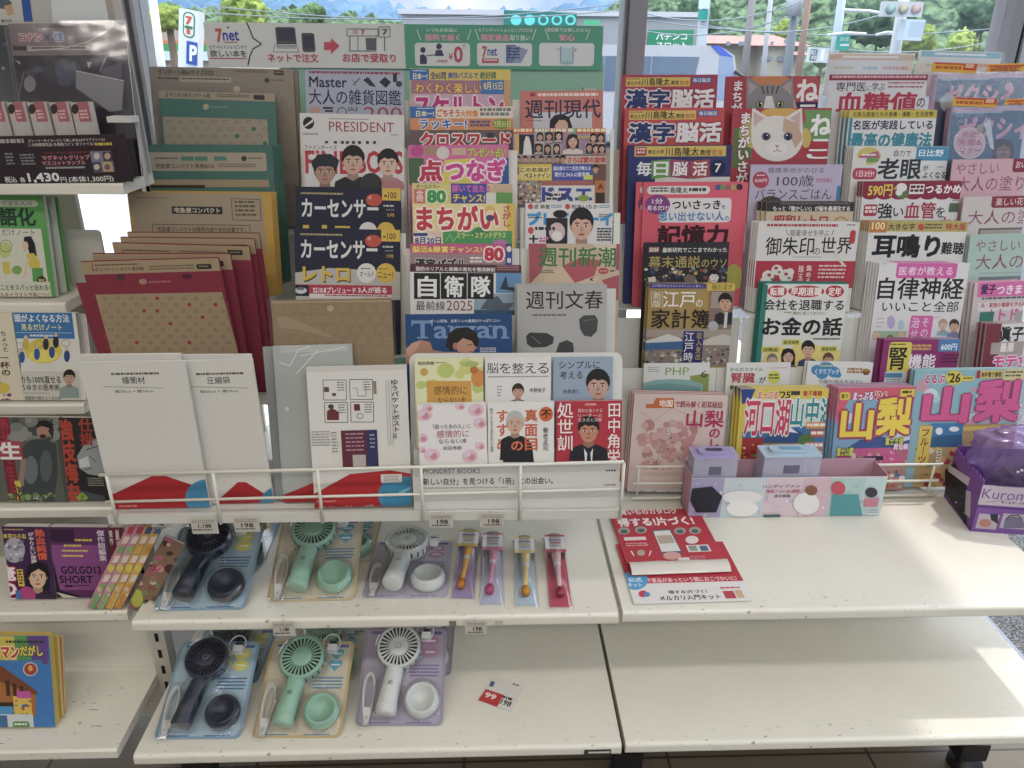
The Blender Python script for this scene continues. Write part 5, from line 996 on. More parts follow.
vol('R', 3, 'purple kidney magazine with yellow tab at the foot of the health column', 'magazine', (884, 339.5, 961, 339), '#8c2c6c', r_kidney, group=H3, copies=1, left=-.008, clabel='purple spare issue behind the kidney magazine', t=.008)
# wedding boxes and colouring books
def r_zx(dx, dy, full):
    def f(a):
        X = lambda x: x + dx
        a.R(X(938) - 2, 72 + dy, X(1040), 78 + dy, '#c09db4'); a.R(X(938), 78 + dy, 1040, 160 + dy, '#46607e'); a.rows(X(941), 78.4 + dy, X(990), 80.8 + dy, 1, '#9fb0c4', .8)
        a.T('ゼクシィ', X(945), 83 + dy, X(1014), 107 + dy, '#c98fa6', .05)
        if full:
            a.E(969.5, 143, 16, 16, '#cfaab4'); a.ring(969.5, 143, 15.4, 15.4, .8, '#e6ced4'); a.T('完璧!', 962, 131.6, 978, 138, '#b0607c', .02); a.T('常識&', 958, 138.6, 982, 146, '#b84a6a', .02); a.T('マナー', 959, 147.6, 981, 154, '#b84a6a', .02); a.E(980, 129, 3.4, 4.4, '#a8977a')
            a.face(1003, 152, 7.6, '#8a5a44', '#3a2622', '#5a3a34', style='long'); a.G([(984, 124), (990, 118), (994, 150), (990, 148)], '#c8ced4')
        else:
            a.E(979, 97, 3.2, 3.4, '#caa4ac') if False else a.E(1009, 87, 4.2, 4.2, '#c99aa8'); a.E(948, 103, 8, 9, '#a8b2ba')
    return f
vol('R', 5, 'pink boxed wedding magazine in film, higher of the two boxes', 'magazine', (938, 74, 1042, 72), '#46607e', r_zx(0, 0, False), group=H4, t=.028, spine='#b795ac', pages='#c3a5ba', film=True)
vol('R', 5, 'pink boxed wedding magazine with round label, lower of the two boxes', 'magazine', (953, 107, 1048, 105), '#46607e', r_zx(14, 33, True), group=H4, t=.028, spine='#b795ac', pages='#c3a5ba', film=True, dY=-.012)
def r_nuri(n):
    def f(a):
        if n == 0:
            a.T('やさしい', 956, 163, 999, 174, '#8a4a5c', -.006); a.T('大人の塗り', 957, 176, 1024, 191, '#8a4a5c', -.006); a.RR(1013, 156, 1045, 172, '#8c2a42', 3); a.T('おい', 1016, 161, 1026, 168, '#e8d0d0', .02)
        elif n == 1:
            a.RR(992, 190, 1045, 207.4, '#8c2f44', 3); a.T('楽しい花の', 996, 197.6, 1030, 205.4, '#e6ccc8', .01); a.T('大人の塗り', 968, 209.6, 1046, 224, '#8a4658', -.006); a.R(978, 227.6, 1045, 240, '#6a6260'); a.R(980, 229.4, 1045, 240, '#a8a094')
        else:
            a.T('やさしい', 976, 240, 1020, 251, '#8a4a5c', -.006); a.T('大人の塗り', 976, 253.4, 1054, 268.6, '#8a4a5c', -.006); a.rows(980, 272, 1030, 274.6, 1, '#9aa8a4'); a.R(978, 276, 1045, 290, '#7a8288')
    return f
vol('R', 4, 'pink colouring book with thin maroon writing below the wedding boxes', 'colouring book', (953, 159.5, 1047, 158), '#cfa4ae', r_nuri(0), group=H4, t=.004, dY=-.007, name='colouring_book')
vol('R', 4, 'cream colouring book with maroon tab, between the pink and mint ones', 'colouring book', (964, 197, 1052, 195), '#cbbfbd', r_nuri(1), group=H4, t=.006, name='colouring_book')
vol('R', 4, 'mint green colouring book, lowest of the three colouring books', 'colouring book', (970.5, 235.5, 1058, 233), '#a9c0b6', r_nuri(2), group=H4, t=.006, name='colouring_book', copies=1, clabel='spare mint colouring book behind the shown one', left=-.003)
def r_josei(n):
    def f(a):
        if n == 0:
            a.R(978, 280, 1050, 296, '#d868a4'); a.T('愛子', 981, 284, 996, 294.4, '#34285c', .04); a.T('つきまとい', 997, 284.4, 1040, 294, '#f4e4ee', .03); a.rows(982, 296.6, 1040, 300, 1, '#5a5658'); a.R(978, 301.4, 1050, 310, '#d8cfd0'); a.T('夫・家族の健康を守る秘策', 981, 302, 1030, 307, '#b8344c', .03); a.T('オトド', 984, 308.6, 1018, 321, '#d060a0', .04); a.R(978, 312, 992, 345, '#3a7a6a'); a.R(1014, 311, 1040, 330, '#a8a09a')
        else:
            a.R(991, 323, 1060, 341, '#d8d4d2'); a.T('眞子', 999.6, 326, 1024, 341.6, '#2b2728', .04); a.R(984, 322, 999, 370, '#7a3040'); a.R(991, 341.6, 1060, 353, '#a89c94'); a.T('最悪', 1000, 343, 1014, 352, '#ece4de', .03); a.T('モテ女', 993, 354, 1030, 368, '#d8488c', .06, '#f0d8e4', .05)
    return f
vol('R', 3, 'pink-topped women weekly below the mint colouring book', 'magazine', (975, 283, 1052, 280), '#c8bcbc', r_josei(0), group=H4, copies=2, left=-.006, clabel='grey-edged spare weekly behind the pink-topped one', t=.005)
vol('R', 3, 'women weekly with heavy black name on white, lower of the two', 'magazine', (986.5, 324, 1064, 321), '#b0a0a0', r_josei(1), group=H4, copies=2, left=-.006, clabel='grey-edged spare weekly behind the one with heavy black name', t=.005, dY=-.012)
# travel guides
def r_map(a):
    a.R(640, 420, 700, 468, '#d9c2b6'); a.blots(640, 423, 696, 466, 70, ['#c99a96', '#c48f8c', '#cfa6a0', '#b88480'], 3, 6, 5); a.blots(644, 430, 690, 470, 30, ['#6a8a88', '#a05a60', '#d8c8bc'], .5, 1.2, 6)
    a.L([(640, 412), (655, 420), (672, 408), (690, 416), (725, 405)], .5, '#b8a098'); a.L([(656, 470), (660, 448), (672, 436), (668, 424)], .6, '#7a9a98')
    a.G([(646, 404), (653, 404), (656, 398), (674, 398), (674, 408), (652, 408), (646, 408)], '#cf6a2c'); a.T('地図', 659, 399.4, 672.6, 407, '#f2e4d0', .03); a.T('で読み解く初耳秘話', 675, 401, 722.6, 407.8, '#a8324a', .02)
    a.T('山梨', 686, 410, 724, 427.4, '#b8285a', .03); a.T('の', 709, 428.4, 720, 438, '#b8285a', .03); a.T('し', 710, 439, 719, 447, '#b8285a', .03)
    a.R(636, 488.4, 728, 520, '#cfc9c2'); a.T('偉人が愛した甲州', 639, 490.6, 674, 496.4, '#33302e', .02); a.T('歴史や文化、産業', 639, 498, 674, 504, '#33302e', .02); a.R(676, 488, 728, 520, '#b8dcd4') if False else None
vol('R', 1, 'pale pink map guide to the prefecture with crimson spine', 'travel guide', (634.5, 393.5, 728, 395.5), '#dac3ba', r_map, name='travel_guide', group=H5, t=.007, spine='#a8284e', copies=2, left=-.0035, clabel='crimson-spined spare map guide behind the shown one')
def r_kawa(a):
    a.R(745, 397, 830, 442, '#cfd8d0'); a.G([(742, 432), (829, 424), (829, 445), (742, 445)], '#3f74a8'); a.G([(762, 440), (780, 428), (786, 426), (795, 429), (812, 438), (812, 446), (760, 446)], '#33588a'); a.G([(777, 431), (784, 425.4), (790, 427), (798, 433), (788, 432), (784, 435)], '#e6e8ea'); a.R(741, 443, 829, 468, '#b08a4c')
    a.E(806, 440, 8, 6, '#4f7a3c'); a.R(741, 438, 762, 470, '#a83430'); a.blots(742, 440, 761, 466, 14, ['#d8a040', '#d8d0c4', '#8a2020', '#6a8a40'], 1.2, 2.8, 7)
    a.G([(741, 388), (756, 388), (750, 402), (742, 404)], '#2f4a90'); a.R(757, 388, 830, 399, '#d9c23a'); a.T('まっぷる', 757.6, 391, 778, 399, '#d8486a', .04, '#f2f0d8', .05); a.T("'25", 779, 391, 790.6, 398.6, '#26262a', .03); a.R(791, 391, 800, 395, '#3c3c40'); a.T('電子書籍', 803, 390.6, 822, 396, '#b83a34', .03)
    a.T('河口湖', 744, 398.4, 790, 436, '#cf3a62', .03, '#f0e4d8', .04); a.T('山中湖', 790.6, 397, 834, 427, '#2a8a94', .03, '#e8ece0', .04)
    for x, y, w, c in ((806, 422, 22, '#d88a30'), (810, 430, 18, '#c8602c'), (804, 442, 24, '#c87a8a'), (808, 450, 20, '#c8a040')): a.R(x, y, x + w, y + 6.6, c); a.rows(x + 1, y + 1.4, x + w - 1, y + 5, 1, '#f0e8d8', .8)
vol('R', 1, 'yellow-framed lake guide with pink and teal lettering over a snowy peak', 'travel guide', (741, 389, 829, 388.5), '#d6bf3a', r_kawa, name='travel_guide', group=H5, t=.007, copies=2, left=-.005, clabel='grey-green spare lake guide packed behind the shown one')
def r_yama(a):
    a.R(836, 398, 917, 446, '#7fa9c9'); a.E(846, 418, 9, 6, '#c8d6e0'); a.E(898, 438, 12, 5, '#c8d6e0'); a.R(836, 387, 917, 399, '#d65a70'); a.G([(836, 398), (850, 398), (836, 425)], '#d65a70')
    a.G([(845, 449), (860, 440), (880, 436), (900, 442), (917, 438), (917, 452), (845, 452)], '#3f5a94'); a.R(836, 448, 917, 470, '#c8588c'); a.blots(852, 450, 912, 468, 50, ['#d87aa8', '#b04478', '#d8a0b8', '#8a9a50'], .8, 2, 3); a.R(836, 466, 917, 520, '#b08a80'); a.blots(838, 468, 914, 505, 70, ['#d8c0a8', '#7a9a50', '#c05a50', '#4a7aa0', '#e0d8d0', '#a83a4a'], 1.4, 3.6, 8); a.G([(840, 505), (870, 494), (905, 496), (905, 508), (840, 512)], '#3f7a9c')
    a.RR(839.4, 392, 850, 400, '#d9c63c', 3); a.T('電子', 841, 394, 848.6, 398.4, '#4a4420', .02); a.T('まっぷる', 853, 391.4, 873, 400.4, '#e8e0f0', .05, '#8a2c60', .06); a.T("'26", 875, 391.4, 887, 400, '#a82c50', .03, '#f4e6e0', .06); a.R(900, 389, 914.6, 396.4, '#d9c63c'); a.rows(902, 390.6, 913, 395, 1, '#4a4420')
    a.T('山', 840, 402.4, 873.6, 440, '#ead02c', .05, '#a83a5a', .05); a.T('梨', 876, 396.6, 912, 436, '#ead02c', .05, '#a83a5a', .05)
    a.T('富士五湖', 885, 437, 903, 445, '#cfd04a', .04, '#4a5a30', .05); a.T('富士山麓', 836.6, 447, 853, 456, '#d2dc50', .04, '#3a5a30', .06); a.E(853, 457, 2.4, 4, '#d8d0c8'); a.R(863, 456, 883, 460, '#33284a'); a.T('昇仙峡', 893, 443, 908, 450, '#e8dcec', .04, '#a83c70', .05)
vol('R', 1, 'guide with giant yellow place name over a pink flower field', 'travel guide', (838.5, 388, 916.5, 386.5), '#7fa9c9', r_yama, name='travel_guide', group=H5, t=.006, copies=3, left=-.0045, clabel='dark green-edged spare guide behind the yellow-lettered one')
def r_ruru(a):
    a.blots(918, 380, 1024, 424, 26, ['#d0dce2', '#6aa0b8', '#b0ccd4', '#c49aa8'], 3, 7, 13); a.R(914, 368, 1030, 380, '#8cb6c0'); a.R(914, 424, 1030, 520, '#b59a64'); a.blots(918, 446, 1010, 500, 80, ['#a8343c', '#7a9a40', '#d8c050', '#8a3450', '#d8a060', '#d8d0c0'], 2, 4.6, 9)
    a.R(929.6, 423, 962, 447, '#3f83b4'); a.G([(929.6, 437), (962, 434), (962, 447), (929.6, 447)], '#33688f'); a.E(939, 431, 3.6, 3.6, '#e8ecee'); a.E(954, 429, 5, 2.6, '#e8ecee')
    a.R(917, 426, 930, 466, '#d9c04a'); a.T('フルーツ', 919, 428, 928, 464, '#8a3c2c', .03, v=True); a.R(963, 426, 1030, 430, '#d9c04a')
    a.T('るるぶ', 924, 374.6, 944.6, 383.6, '#b4447c', .05, '#f0ecf0', .06); a.E(954, 377.6, 8.6, 7.4, '#d9c63c'); a.T("'26", 947.4, 372.6, 960.4, 382.6, '#2a2826', .03); a.RR(961, 376, 974, 381, '#d9c63c', 2); a.rows(963, 377.4, 972, 379.6, 1, '#3a3420'); a.R(976.6, 370.4, 1002, 378, '#d9bf58'); a.T('無料電子書籍', 981, 371.8, 1001, 377, '#33302c', .03); a.R(976.6, 370.4, 980, 378, '#a82c4a'); a.RR(1003, 369, 1024, 380, '#d3c688', 2); a.rows(1005, 371, 1022, 378, 2, '#5a5440', .5)
    a.T('山', 921.6, 386, 970, 423.4, '#d95a94', .05, '#a83a6a', .02); a.T('梨', 975, 379, 1021, 422.6, '#d95a94', .05, '#a83a6a', .02)
    a.R(936, 449, 941, 462, '#d8d2c4'); a.rows(937, 450, 940, 461, 4, '#5a544a', .4)
vol('R', 1, 'sky blue guide with giant pink place name and fruit', 'travel guide', (915.5, 370, 1026, 368.5), '#8cb6c4', r_ruru, name='travel_guide', group=H5, t=.006, copies=1, left=-.004, clabel='olive-edged spare guide behind the pink-lettered one')
# ================================================================== rack bodies
PLATE = M('#cfcdc6', 'plastic'); WIRE = M('#d8d5c9', 'plastic')
tabs = {2: 289, 3: 213, 4: 129, 5: 150}
def rack_body(rk, label, x0, x1, plate_tops, yfront, posts, wires, yend=None):
    o = thing('magazine_rack', label, 'rack', Matrix.Translation(((x0 + x1) / 2, yfront, S1)))
    off = Vector(((x0 + x1) / 2, yfront, S1)); L = math.radians(rk.lean); tn = math.tan(L)
    def place(mb, name):
        mb.v = [tuple(Vector(p) - off) for p in mb.v]; mb.build(name, o)
    for k in sorted(rk.tiers):
        z = rk.tiers[k]; mem = rk.mem[k]; cols = []
        for m in sorted(mem, key=lambda m: m[3] + m[4]):
            cx = (m[3] + m[4]) / 2
            if cols and abs(cx - sum((q[3] + q[4]) / 2 for q in cols[-1]) / len(cols[-1])) < .07: cols[-1].append(m)
            else: cols.append([m])
        for i, ms in enumerate(cols):
            xa, xb = min(m[3] for m in ms), max(m[4] for m in ms)
            if not i and rk is RR_: xa = min(xa, x0)
            if i: xa = (xa + max(m[4] for m in cols[i - 1])) / 2 + .001
            if i < len(cols) - 1: xb = (xb + min(m[3] for m in cols[i + 1])) / 2 - .001
            near = [m for m in mem if m[4] > xa and m[3] < xb]
            cmax = max(m[1] for m in near); cmin = min(m[0] for m in near)
            nxt = [m[0] for kk in rk.tiers if kk > k for m in rk.mem[kk] if m[4] > xa and m[3] < xb]
            lim = min(nxt) if nxt else cmax + .02
            if lim - cmax < .004: print('RACK tight', label[:12], k, round(xa, 2), round(xb, 2), 'cmax', round(cmax, 4), 'next', round(lim, 4))
            cp = cmax + max(.0012, min(.006, (lim - cmax) / 2 - .001)); th = .002
            xm = (xa + xb) / 2; pxm = pix((xm, cp + 1.2 * tn, 1.2))[0]
            zt = at(pxm, max(plate_tops[k], min(m[2] for m in ms) + 5), cp + 1.0 * tn).z; zt = at(pxm, max(plate_tops[k], min(m[2] for m in ms) + 5), cp + zt * tn).z
            def plate(x0_, x1_, ztop, nm):
                b2 = MB(); b2.add([(x, c + q * tn, q) for x in (x0_, x1_) for c in (cp, cp + th) for q in (z - .003, ztop)], [(0, 1, 3, 2), (4, 6, 7, 5), (0, 4, 5, 1), (2, 3, 7, 6), (1, 5, 7, 3), (0, 2, 6, 4)], PLATE)
                return b2
            if rk is RL and k == 1: continue
            b2 = plate(xa, xb, max(zt, z + .05), '')
            yf = cmin + z * tn - .005; yb = cp + z * tn - .0005
            if not (k == 1): b2.box((xa, yf, z - .004), (xb, yb, z - .0006), PLATE)
            place(b2, 'tier_plate')
            if k > 1:
                b3 = MB(); b3.box((xm - .006, yb, z - .024), (xm + .006, posts[0], z - .010), WIRE); place(b3, 'ledge_strut')
            if i == len(cols) - 1 and rk is RL:
                tt = at(622, tabs[k], cp + 1.1 * tn).z; tt = at(622, tabs[k], cp + tt * tn).z
                place(plate(xb + .0015, x1 + .012, tt, ''), 'side_tab')
    fr = {}
    for k, ya, yb, a_, b_ in rk.free: fr.setdefault(k, []).append((ya, yb, a_, b_))
    for k, v in fr.items():
        if k == 1: continue
        z = rk.tiers[k]; b2 = MB(); ya, yb = min(q[0] for q in v) - .006, max(q[1] for q in v) + .006; xa, xb = min(q[2] for q in v), max(q[3] for q in v) - .01
        b2.box((xa, ya, z - .004), (xb, yb, z - .0006), PLATE); place(b2, 'carton_ledge')
        b2 = MB(); b2.box(((xa + xb) / 2 - .006, yb, z - .024), ((xa + xb) / 2 + .006, posts[0], z - .010), WIRE); place(b2, 'ledge_strut')
    for xp in posts[1:]:
        b = MB(); b.box((xp - .009, posts[0], S1), (xp + .009, posts[0] + .014, 1.30), WIRE); place(b, 'post')
    return o, place
# the stands' own price-of-place: main rack
XL0, XL1 = -.652, .238
rl, placeL = rack_body(RL, 'stepped white rack with wire basket over the fan shelf', XL0, XL1, {1: 352, 2: 289, 3: 213, 4: 129, 5: 100}, 1.16, (1.945, -.62, -.2, .215), None)
b = MB(); b.box((XL0, 1.160, .677), (XL1, 1.36, .686), PLATE); b.box((XL0, 1.157, .672), (XL1, 1.162, .690), PLATE); placeL(b, 'base_tray')
b = MB(); b.box((XL0 + .01, 1.968, .69), (-.30, 1.974, 1.18), M('#a9a69e', 'plastic')); placeL(b, 'added_blocker_panel')  # sheet added to block window light behind the cartons
for xs_ in (-.63, -.2, .21):
    b = MB(); b.box((xs_ - .008, 1.2, .655), (xs_ + .008, 1.95, .676), WIRE); placeL(b, 'arm')
def zrow(pts): return [at(x, y, 1.158) for x, y in pts]
for nm, pts, r in (('top_wire', ((108, 475), (622, 462)), .0032), ('middle_wire', ((110, 502), (622, 489)), .0026)):
    b = MB(); A, B2 = zrow(pts); A.x = XL0 + .002; B2.x = XL1; b.tube([A, A + (B2 - A) * .5, B2], r, WIRE, 8); placeL(b, nm)
for x in (111, 216.5, 320, 422, 520, 622):
    p = at(x, 492, 1.1575); p.x = min(max(p.x, XL0 + .002), XL1); b = MB(); ztop = at(x, 475 - (x - 108) * 13 / 514, 1.158).z
    b.tube([(p.x, 1.1545, .672), (p.x, 1.1545, ztop)], .0028, WIRE, 8); placeL(b, 'wire_post')
# rack by the window corner
XR0, XR1 = .272, 1.345
rr, placeR = rack_body(RR_, 'stepped white rack with low wire basket beside the window corner', XR0, XR1, {1: 395, 2: 353, 3: 318, 4: 252, 5: 150}, 1.56, (2.035, .36, .75, 1.12), None)
b = MB(); b.box((XR0, 1.56, .4615), (1.06, 1.62, .468), PLATE); b.box((XR0, 1.64, .4615), (1.06, 1.70, .464), PLATE); placeR(b, 'base_tray')
def wr(x, y): return at(x, y, 1.556)
A, B2 = wr(634, 467), wr(943, 465)
for z_ in (A.z, wr(800, 482).z, .470):
    b = MB(); r_ = .0032
    b.tube([(A.x, 1.5595, z_), (A.x + .004, 1.556, z_), ((A.x + B2.x) / 2, 1.556, z_), (B2.x - .004, 1.556, z_), (B2.x, 1.5595, z_)], r_, WIRE, 8); placeR(b, 'basket_wire')
for x in (A.x + .012, (A.x + B2.x) / 2, B2.x - .02):
    b = MB(); b.tube([(x, 1.5562, .464), (x, 1.5562, A.z + .002)], .0026, WIRE, 8); placeR(b, 'wire_post')
# ------------------------------------------------------------------ paperback stand in the basket
st = thing('paperback_stand', 'white tiered paperback stand with a printed front, standing in the wire basket', 'stand', Matrix.Translation((.07, 1.168, .6865)))
so = Vector((.07, 1.168, .6865))
def put(mb, name):
    mb.v = [tuple(Vector(p) - so) for p in mb.v]; return mb.build(name, st)
tL = math.tan(math.radians(14.0)); sx0 = at(413, 480, 1.17).x; sx1 = at(619, 480, 1.17).x
Wt = M('#d9d7d2', 'paper')
def sheet(mb, x0, x1, c, za, zb, th, mat):
    mb.add([(x, cc + q * tL, q) for x in (x0, x1) for cc in (c, c + th) for q in (za, zb)], [(0, 1, 3, 2), (4, 6, 7, 5), (0, 4, 5, 1), (2, 3, 7, 6), (1, 5, 7, 3), (0, 2, 6, 4)], mat)
zf = at(515, 464, 1.17).z
TF = frame(Vector(((sx0 + sx1) / 2, 1.166, .688)), Vector((1, 0, 0)), Vector((0, 0, 1)))
arp = Art(TF, sx1 - sx0, zf - .688)
arp.T('MONDEST BOOKS', 423, 468.6, 480, 473.6, '#4c4a48', .0); arp.T('新しい自分」を見つける「1冊」との出会い。', 423, 477.6, 553, 484.6, '#33312f', .02); arp.rows(423, 487, 508, 489, 1, '#a8a49e', .7); arp.rows(606, 469.6, 616, 472.6, 1, '#4a4846'); arp.rows(604, 484, 616, 486.6, 1, '#8a8680')
bb = MB(); bb.box((-(sx1 - sx0) / 2, 0, 0), ((sx1 - sx0) / 2, .0015, zf - .688), Wt)
po_ = arp.finish('front_sign', None, bb); po_.parent = st; po_.matrix_local = Matrix.Translation(-so) @ TF
b = MB(); b.box((sx0, 1.1676, .687), (sx1, 1.20, .734), Wt); put(b, 'lower_step')
b = MB(); b.box((sx0, 1.201, .687), (sx1, 1.245, .786), Wt); put(b, 'upper_step')
b = MB(); p0 = at(409, 352, 1.26).x; p1 = at(623, 352, 1.26).x; zt = at(515, 353, 1.262).z; c0 = 1.262 - zt * tL
L_ = Matrix.Translation(Vector(((p0 + p1) / 2, c0 + .70 * tL, .70))) @ Matrix.Rotation(math.radians(90 - 14), 4, 'X')
hh = (zt - .70) / math.cos(math.radians(14)); b.prism(rrect(p1 - p0, hh, .014, 5, 0, hh / 2), -.003, 0, Wt, L_); put(b, 'back_plate')
b = MB(); cF = 1.1676 - .735 * tL; sheet(b, sx0, sx1, cF, .7345, .7345 + .011, .0015, Wt); put(b, 'lip')
GB = 'small paperbacks in the tiered stand'
def bunko(q, row, label, col, art):
    if row: book('paperback', label, 'paperback', q, 1.246, .7865, col, art, .009, 14.0, group=GB)
    else: book('paperback', label, 'paperback', q, 1.206, .7345, col, art, .010, 14.0, group=GB)
def p1_(a):
    a.blots(430, 360, 484, 400, 22, ['#c9cc70', '#d8c050', '#b8c468', '#e0dca8'], 4, 9, 3); a.E(478, 378, 7, 9, '#cf8a3a'); a.E(474, 370, 4, 4, '#b86a2c'); a.E(424, 372, 4, 4, '#c9a040'); a.E(421, 385, 5, 4, '#b8c468'); a.E(470, 364, 9, 3, '#a8b468')
    a.R(427, 381, 471.5, 402, '#cf983a'); a.T('感情的に', 434, 386, 467, 394.6, '#4a3420', .0); a.T('ならない本', 438, 397, 466, 404, '#4a3420', .0); a.T('和田秀樹', 418, 361.4, 434, 365, '#44423c', .02); a.rows(435, 362, 446, 364, 1, '#8a8878')
bunko((414.5, 358.5, 483, 358), 1, 'yellow-green floral paperback in the rear row of the stand', '#dcdcae', p1_)
def p2_(a):
    for i, c in enumerate('脳を整える'): a.T(c, 487 + 12.6 * i, 363, 498.4 + 12.6 * i, 373.4, '#2c2a2a', .0)
    a.rows(488, 376, 549, 377.4, 1, '#8a8888', .8); a.face(518, 392, 5, '#c89a84', '#3a2a26', '#4a4648'); a.T('中野信子', 529.6, 388, 545.6, 392.4, '#3c3a3a', .01); a.rows(497, 386, 502, 398, 4, '#9a9898', .4)
bunko((485, 358, 551, 357.5), 1, 'white paperback with wide-spaced black title in the rear row', '#dcdad8', p2_)
def p3_(a):
    a.T('シンプルに', 559, 361, 600, 368.6, '#2a2e38', .01); a.T('考える', 559.6, 371, 582.6, 379, '#2a2e38', .01); a.T('後藤健仁', 563, 389.4, 580, 393.6, '#3a404c', .01); a.face(598, 386, 10, '#c09a88', '#231f22', '#2c3038', bw=1.6, h=13)
bunko((553.5, 357.5, 613, 357), 1, 'blue-grey paperback with dark-haired man in the rear row', '#93a4ba', p3_)
def p4_(a):
    for x, y, r in ((424, 415, 8), (428, 408, 5), (476, 410, 8), (480, 423, 7), (422, 438, 6), (432, 455, 8), (470, 456, 8), (480, 446, 5), (460, 406, 5), (422, 450, 4)): a.E(x, y, r, r * .8, '#e2b6c0'); a.E(x + 1.5, y + 1, r * .45, r * .4, '#c98898'); a.E(x - 3, y - 2, r * .5, r * .4, '#d8c4d4')
    a.T('「困ったあの人」に', 433, 424, 470.6, 428.6, '#4a4446', .0); a.T('感情的に', 436.6, 430, 469, 437.4, '#b85a78', .0); a.T('ならない本', 438.6, 438.6, 467, 443.4, '#4a4446', .0); a.T('和田秀樹', 443, 446, 461.6, 450, '#4a4446', .0)
bunko((417, 404.5, 486, 402.5), 0, 'white paperback with pink watercolour blossoms in the front row', '#e2dddc', p4_)
def p5_(a):
    a.T('すすめ', 496, 409, 508.6, 451, '#c85a2c', .03, v=True); 
    a.face(515, 424, 7.6, '#d0a48e', '#b8b6b4', '#25242a', style='grey', bw=2.0, bh=3.6); a.G([(503, 462), (504, 446), (509, 439), (522, 437), (532, 444), (534, 462)], '#25242a')
    for c, y in (('真', 409), ('面', 424), ('目', 438)): a.T(c, 524.6, y, 537.6, y + 12.6, '#c85a2c', .03)
    a.T('の', 511, 441, 523, 450.6, '#d8743a', .03); a.E(546, 414, 7, 7.4, '#cf5f28'); a.T('不', 541, 409.6, 551, 418.6, '#2a1c18', .02); a.T('養老孟司', 542.6, 427, 548.6, 451, '#33302e', .0, v=True); a.T('脱力して生きる読む五〇の指南', 490, 408, 493.4, 452, '#4a4644', .0, v=True)
bunko((487.5, 402.5, 554, 401.5), 0, 'white paperback with orange title and grey-haired man in dark jacket', '#e0ddd9', p5_)
def p6_(a):
    a.face(588.6, 431, 9, '#c08468', '#211d1e', '#23242e', bw=2.2, h=11.4, bh=2.6); a.G([(584, 448), (588.6, 456), (593, 448), (592, 463), (585, 463)], '#dcd8d6'); a.G([(587.4, 450), (590, 450), (591, 462), (586.6, 462)], '#2a2c3c')
    a.T('処世訓', 557, 402, 573.6, 451, '#ece4e0', .01, v=True); a.T('田中角栄', 607, 402, 621, 464, '#ece4e0', .01, v=True); a.E(590.6, 404.6, 7, 2.2, '#c84a54'); a.rows(585.6, 403.8, 595.6, 405.4, 1, '#f0d8d4')
    for t, y in (('異彩を放つする', 408.6), ('リーダーの', 413.6), ('生き方と決断', 418)): a.T(t, 578, y, 602, y + 3.6, '#ead4d0', .0)
bunko((556, 401.5, 622, 400.5), 0, 'red paperback with a suited man and white brush title', '#b3283a', p6_)
b = MB(); T_ = frame(Vector((at(580, 350, 1.262).x, 1.27, at(580, 356, 1.262).z)), Vector((1, 0, 0)), Vector((0, 0.2, 1)))
